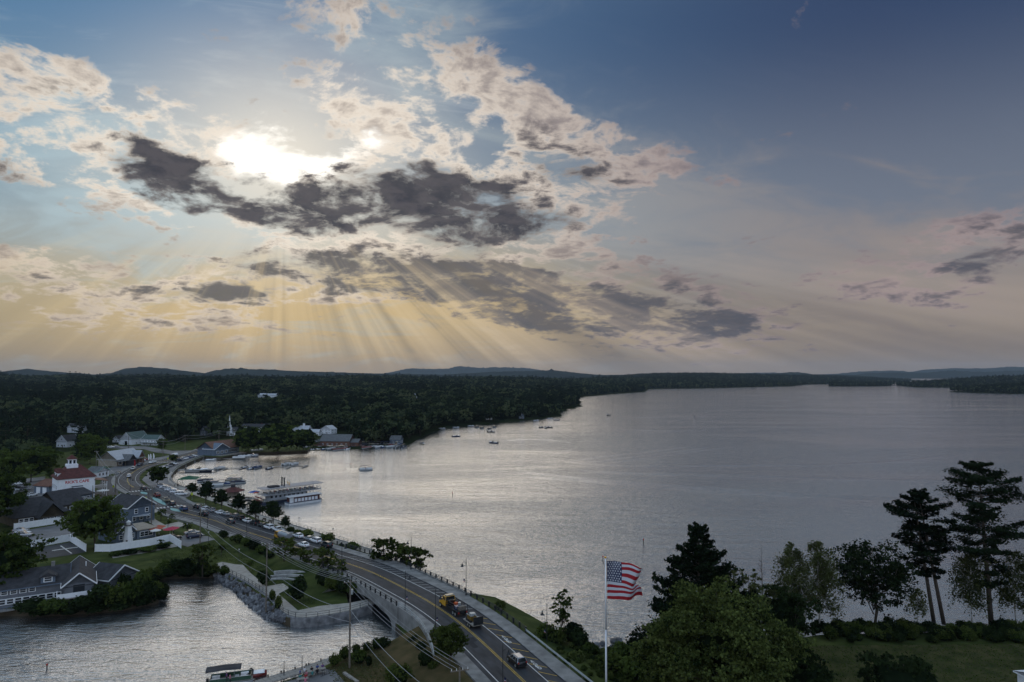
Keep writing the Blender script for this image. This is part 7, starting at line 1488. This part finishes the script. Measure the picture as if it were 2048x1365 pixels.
# ------------------------------------------------------------------ people: one continuous skinned body each
def body_mesh(name, sit, shirt, pants, walk=.0):
    hz = .92 if not sit else .50
    J = {'pel': (0, 0, hz), 'chest': (0, 0, hz+.42), 'neck': (0, 0, hz+.56), 'head': (.02, 0, hz+.68), 'crown': (.02, 0, hz+.80)}; E = [('pel', 'chest'), ('chest', 'neck'), ('neck', 'head'), ('head', 'crown')]
    rad = {'pel': .15, 'chest': .17, 'neck': .06, 'head': .10, 'crown': .085}
    for s, n in ((-1, 'l'), (1, 'r')):
        J['hip'+n] = (0, s*.10, hz-.04); k = walk*s
        if sit: J['kne'+n] = (.42, s*.13, hz); J['ank'+n] = (.44, s*.13, .09); J['toe'+n] = (.60, s*.14, .05)
        else: J['kne'+n] = (.05+k*.22, s*.11, .50); J['ank'+n] = (-.02+k*.32, s*.11, .09); J['toe'+n] = (.16+k*.32, s*.12, .05)
        J['sho'+n] = (0, s*.19, hz+.46); J['elb'+n] = (.04-k*.12 if not sit else .10, s*.25, hz+.20); J['wri'+n] = (.14-k*.2 if not sit else .34, s*.22, hz-.02 if not sit else hz+.24); J['han'+n] = (.18-k*.22 if not sit else .42, s*.20, hz-.10 if not sit else hz+.25)
        E += [('pel', 'hip'+n), ('hip'+n, 'kne'+n), ('kne'+n, 'ank'+n), ('ank'+n, 'toe'+n), ('chest', 'sho'+n), ('sho'+n, 'elb'+n), ('elb'+n, 'wri'+n), ('wri'+n, 'han'+n)]
        rad.update({'hip'+n: .10, 'kne'+n: .065, 'ank'+n: .045, 'toe'+n: .04, 'sho'+n: .07, 'elb'+n: .05, 'wri'+n: .035, 'han'+n: .04})
    K = list(J); me = bpy.data.meshes.new(name); me.from_pydata([J[k] for k in K], [(K.index(a), K.index(b)) for a, b in E], []); o = bpy.data.objects.new(name, me); COL.objects.link(o)
    sk = o.modifiers.new('skin', 'SKIN'); sd = o.modifiers.new('sub', 'SUBSURF'); sd.levels = 1; sd.render_levels = 1
    for i, k in enumerate(K): d = me.skin_vertices[0].data[i]; d.radius = (rad[k], rad[k]*(1.15 if k in ('chest', 'pel') else 1)); d.use_root = (k == 'pel')
    dg = bpy.context.evaluated_depsgraph_get(); m2 = bpy.data.meshes.new_from_object(o.evaluated_get(dg)); bpy.data.objects.remove(o); m2.materials.clear()
    for m in (shirt, pants, m_skin, mat('hair_brown', (.05,.03,.02), .8, .1)): m2.materials.append(m)
    for p in m2.polygons:
        c = p.center; p.use_smooth = True
        leg = (c.z < hz-.02) if not sit else (c.x > .16 and c.z < hz+.14) or c.z < hz-.1
        if c.z > hz+.70 or (c.z > hz+.62 and c.x < -.02): p.material_index = 3
        elif c.z > hz+.52: p.material_index = 2
        elif abs(c.y) > .17 and c.z < hz+.26 and not leg: p.material_index = 2
        else: p.material_index = 1 if leg else 0
    return m2
cl = {k: mat('cloth_'+k, v, .85, .1) for k, v in {'white': (.65,.65,.66), 'blue': (.05,.09,.25), 'red': (.35,.03,.04), 'black': (.02,.02,.022), 'purple': (.14,.07,.2), 'khaki': (.25,.2,.13), 'pink': (.5,.18,.25), 'teal': (.04,.2,.2)}.items()}
BM = {}
def person(p, rz, sit, shirt, pants, label, walk=.5, z=0):
    k = (sit, shirt, pants, walk)
    if k not in BM: BM[k] = body_mesh('person', sit, cl[shirt], cl[pants], walk)
    o = tag(link('person', BM[k]), label, 'person', None); o.location = p; o.rotation_euler = (0, 0, rz); return o
# picnic tables on the terrace
def table():
    t = thing('picnic_table', 'x', 'table', group='tables on the cove terrace'); MB().box((0, 0, .74), (1.9, .8, .06)).build('tabletop', m_deck, t)
    for s in (-1, 1): MB().box((0, s*.72, .44), (1.9, .28, .05)).build('bench', m_deck, t)
    for x in (-.65, .65):
        for s in (-1, 1): MB().bar((x, s*.7, 0), (x, s*.2, .72), .09).build('leg', m_deck, t)
        MB().bar((x, -.72, .40), (x, .72, .40), .08).build('crossbar', m_deck, t)
    return t
T = table(); first = True
TB = [(590,1356,20,'picnic table at the water end of the terrace by the boardwalk'),(618,1352,20,'picnic table with diners in the middle of the terrace'),(640,1346,20,'picnic table nearest the rail and bushes'),(605,1366,15,'picnic table at the bottom edge of the terrace')]
for i, (x, y_, a, lab) in enumerate(TB):
    p = G(x, y_, 1.57)
    if i == 0: T.location = p; T.rotation_euler = (0, 0, R(a)); T['label'] = lab; t_ = T
    else: t_ = copy_tree(T, p, R(a), lab)
    if i in (1, 2, 3):
        for j, (dx_, dy_, rz_, sh, pn) in enumerate(((-.5, -.78, 90, 'white', 'blue'), (.5, -.78, 90, 'blue', 'khaki'), (-.4, .78, -90, 'purple', 'black'), (.5, .78, -90, 'pink', 'black'))):
            if (i+j) % 4 == 3: continue
            q = p+Matrix.Rotation(R(a), 3, 'Z') @ Vector((dx_, dy_, 0)); sh = ['white', 'blue', 'purple', 'pink', 'teal', 'red', 'black'][(i*3+j) % 7]
            person(q, R(a+rz_), True, sh, pn, 'diner in %s top and %s trousers seated at the %s terrace table' % (sh, pn, ('first', 'middle', 'bushes end', 'bottom edge')[i]))
person(G(609,1354,1.57), R(100), False, 'white', 'black', 'standing person in white top and black trousers on the terrace', .0); person(G(600,1358,1.57), R(10), False, 'blue', 'black', 'standing person in blue top beside the terrace tables', .0)
person(G(288,1036,1.76), R(60), False, 'black', 'blue', 'walker in black top on the garden path', .7); person(G(292,1035,1.76), R(60), False, 'red', 'black', 'walker in red top on the garden path', -.6)
for i, (x, y_, sh, lab) in enumerate(((340,962,'blue','promenade walker in blue at the bend of the seawall'),(349,973,'white','promenade walker in white above the car park row'),(356,975,'black','promenade walker in black above the car park row'),(372,985,'red','promenade walker in red by the green canopy'),(430,1004,'teal','promenade walker in teal between the street trees'),(497,1026,'white','promenade walker in white near the paddle boat'),(347,1068,'white','person in white beside the pink parasol'))): person(G(x, y_, 1.8), R(40*i), False, sh, 'black', lab, .5)
for i, (x, y_, sh) in enumerate(((731,940,'red'),(734,940,'white'))): person(G(x, y_, .75), R(30), False, sh, 'black', 'person in %s standing on the crossing pontoon boat' % sh, .0)
for i, (x, y_, sh) in enumerate(((453,1364,'purple'),(460,1368,'pink'))): person(G(x, y_, .75), R(30), False, sh, 'black', 'person in %s aboard the covered pontoon boat in the cove' % sh, .0)
rng = np.random.default_rng(4)
for i in range(12):
    f = .12+.8*i/11; a_, b_ = G(519,1008,0), G(637,992,0); p = a_.lerp(b_, f); sh = ['white', 'red', 'blue', 'black', 'pink', 'teal'][i % 6]; d = (b_-a_).normalized(); p = p+Vector((d.y, -d.x, 0))*2.6; p.z = 3.66
    person(p, R(200+20*i), False, sh, 'black', 'passenger in %s, %s along the paddle boat upper rail' % (sh, ordn[i]), .0)
# ------------------------------------------------------------------ parasols and street things
def parasol(p, w, m, label, h=2.5):
    t = thing('parasol', label, 'parasol', p, random.random(), 'parasols'); MB().cyl((0, 0, 0), (0, 0, h+.5), .035, .03, 6).build('pole', m_white, t); mb = MB(); n = 8; vs = [(0, 0, h+.55)]+[(w/2*math.cos(6.283*i/n), w/2*math.sin(6.283*i/n), h-.05) for i in range(n)]; mb.add(vs, [(0, 1+i, 1+(i+1) % n) for i in range(n)]); mb.build('canopy', m, t); MB().cyl((0, 0, 0), (0, 0, .12), .35, .35, 8).build('base', m_conc, t)
    t2 = None; return t
m_can_r = mat('canvas_red', (.42,.09,.05), .8, .1); m_can_p = mat('canvas_pink', (.45,.04,.08), .8, .1); m_can_w = mat('canvas_white', (.7,.68,.64), .8, .05); m_can_b = mat('canvas_blue', (.02,.09,.32), .8, .1); m_can_y = mat('canvas_yellow', (.55,.40,.04), .8, .1)
for x, y_, w_, m, lab in ((311,1073,4.6,m_can_r,'rust-red parasol on the cafe terrace nearest the bar'),(318,1069,4.2,m_can_r,'rust-red parasol on the cafe terrace, farther back'),(311,1077,3.4,m_can_w,'white parasol in front of the rust-red ones'),(340,1074,4.4,m_can_p,'deep pink parasol at the lawn corner'),(345,1072,4.2,m_can_p,'deep pink parasol nearest the driveway'),(508,996,4.8,m_can_b,'blue parasol on the dock by the paddle boat'),(512,998,2.6,m_can_r,'red parasol beside the blue one by the paddle boat'),(428,909,3.4,m_can_y,'yellow parasol on the restaurant deck, left one'),(440,907,3.4,m_can_y,'yellow parasol on the restaurant deck, right one'),(206,993,5.0,m_can_w,'white striped market parasol on the cafe forecourt')): parasol(G(x, y_, 1.75), w_, m, lab)
def road_sign(x, y_, label, h=2.6):
    t = thing('warning_sign', label, 'road sign', G(x, y_, 1.85), R(-20), 'yellow-green crossing signs'); MB().cyl((0, 0, 0), (0, 0, h+.5), .05, .05, 6).build('post', m_steel, t); mb = MB(); mb.box((0, -.06, h), (1.0, .04, 1.0), rot=Matrix.Rotation(math.pi/4, 3, 'Y')); mb.build('panel', mat('sign_lime', (.55,.62,.03), .5, .0), t); MB().box((0, -.09, h+.02), (.14, .02, .55)).build('symbol', m_metal, t); return t
for x, y_, lab in ((227,985,'lime crossing sign by the bend utility pole'),(292,1010,'lime crossing sign beside the crosswalk young trees'),(384,1001,'lime crossing sign on the lawn end by the car park'),(336,926,'lime crossing sign by the far crosswalk'),(285,926,'lime crossing sign outside the flag-lined shop')): road_sign(x, y_, lab)
t = thing('garden_sign', 'dark double-panel notice board on white posts beside the garden walk', 'sign', G(279,1036,1.75), R(5))
MB().box((0, 0, 3.3), (2.6, .18, 1.5)).build('panel', m_roofgr, t); MB().box((0, -.10, 3.3), (2.2, .04, 1.1)).build('face', m_roofd, t); MB().box((0, 0, 1.2), (1.3, .3, 2.2)).build('pedestal', m_metal, t); MB().box((0, 0, 2.4), (2.0, .2, .3)).build('ledge', m_white, t)
for i, (x, y_) in enumerate(((268,936),(296,924),(300,923),(306,922))):
    t = thing('feather_flag', '%s feather flag from the left outside the shop on the bend' % ordn[i], 'flag', G(x, y_, 1.8), R(20), 'feather flags'); MB().cyl((0, 0, 0), (0, 0, 4.6), .04, .02, 5).build('pole', m_metal, t); mb = MB(); mb.strip([(.03, 0, 1.0), (.03, 0, 2.4), (.03, 0, 4.5)], [(.7, .12, 1.1), (.85, .2, 2.6), (.5, .1, 4.2)]); mb.build('banner', fl_red if i == 0 else m_white, t)
for i, (x, y_) in enumerate(((480,1026),(497,1031),(514,1037),(488,1016),(528,1042),(540,1046))):
    p = G(x, y_, 1.82); t = thing('park_bench', '%s park bench from the left along the promenade' % ordn[i], 'bench', p, R(-28), 'promenade benches'); MB().box((0, 0, .45), (1.8, .45, .06)).build('seat', m_wood, t); MB().box((0, .22, .75), (1.8, .06, .5)).build('backrest', m_wood, t)
    for xx in (-.75, .75): MB().box((xx, 0, .22), (.08, .42, .44)).build('leg', m_metal, t)
for i, (x, y_) in enumerate(((590,1138),(606,1140))):
    p = G(x, y_, 1.8); t = thing('stone_bench', '%s pale stone bench above the amphitheatre' % ('left' if i == 0 else 'right'), 'bench', p, R(-10), 'stone benches'); MB().box((0, 0, .45), (2.6, .6, .14)).build('seat', m_stone2, t)
    for xx in (-.9, .9): MB().box((xx, 0, .19), (.3, .5, .38)).build('leg', m_stone2, t)
railing('terrace_railing', 'black picket railing at the end of the cove terrace', [G(x, y_, 1.56) for x, y_ in ((642,1354),(652,1350),(662,1347))], .35, 1.1, (.1, 1.05), pw=.04, rw=.03)
# low timber edging on the field
a_, b_ = G(688,1347,1.6), G(716,1366,1.6); mb = MB(); mb.bar(a_, b_, .5, .5); tag(mb.build('timber_kerb', m_deck), 'pale timber kerb lying on the dry field edge', 'kerb')
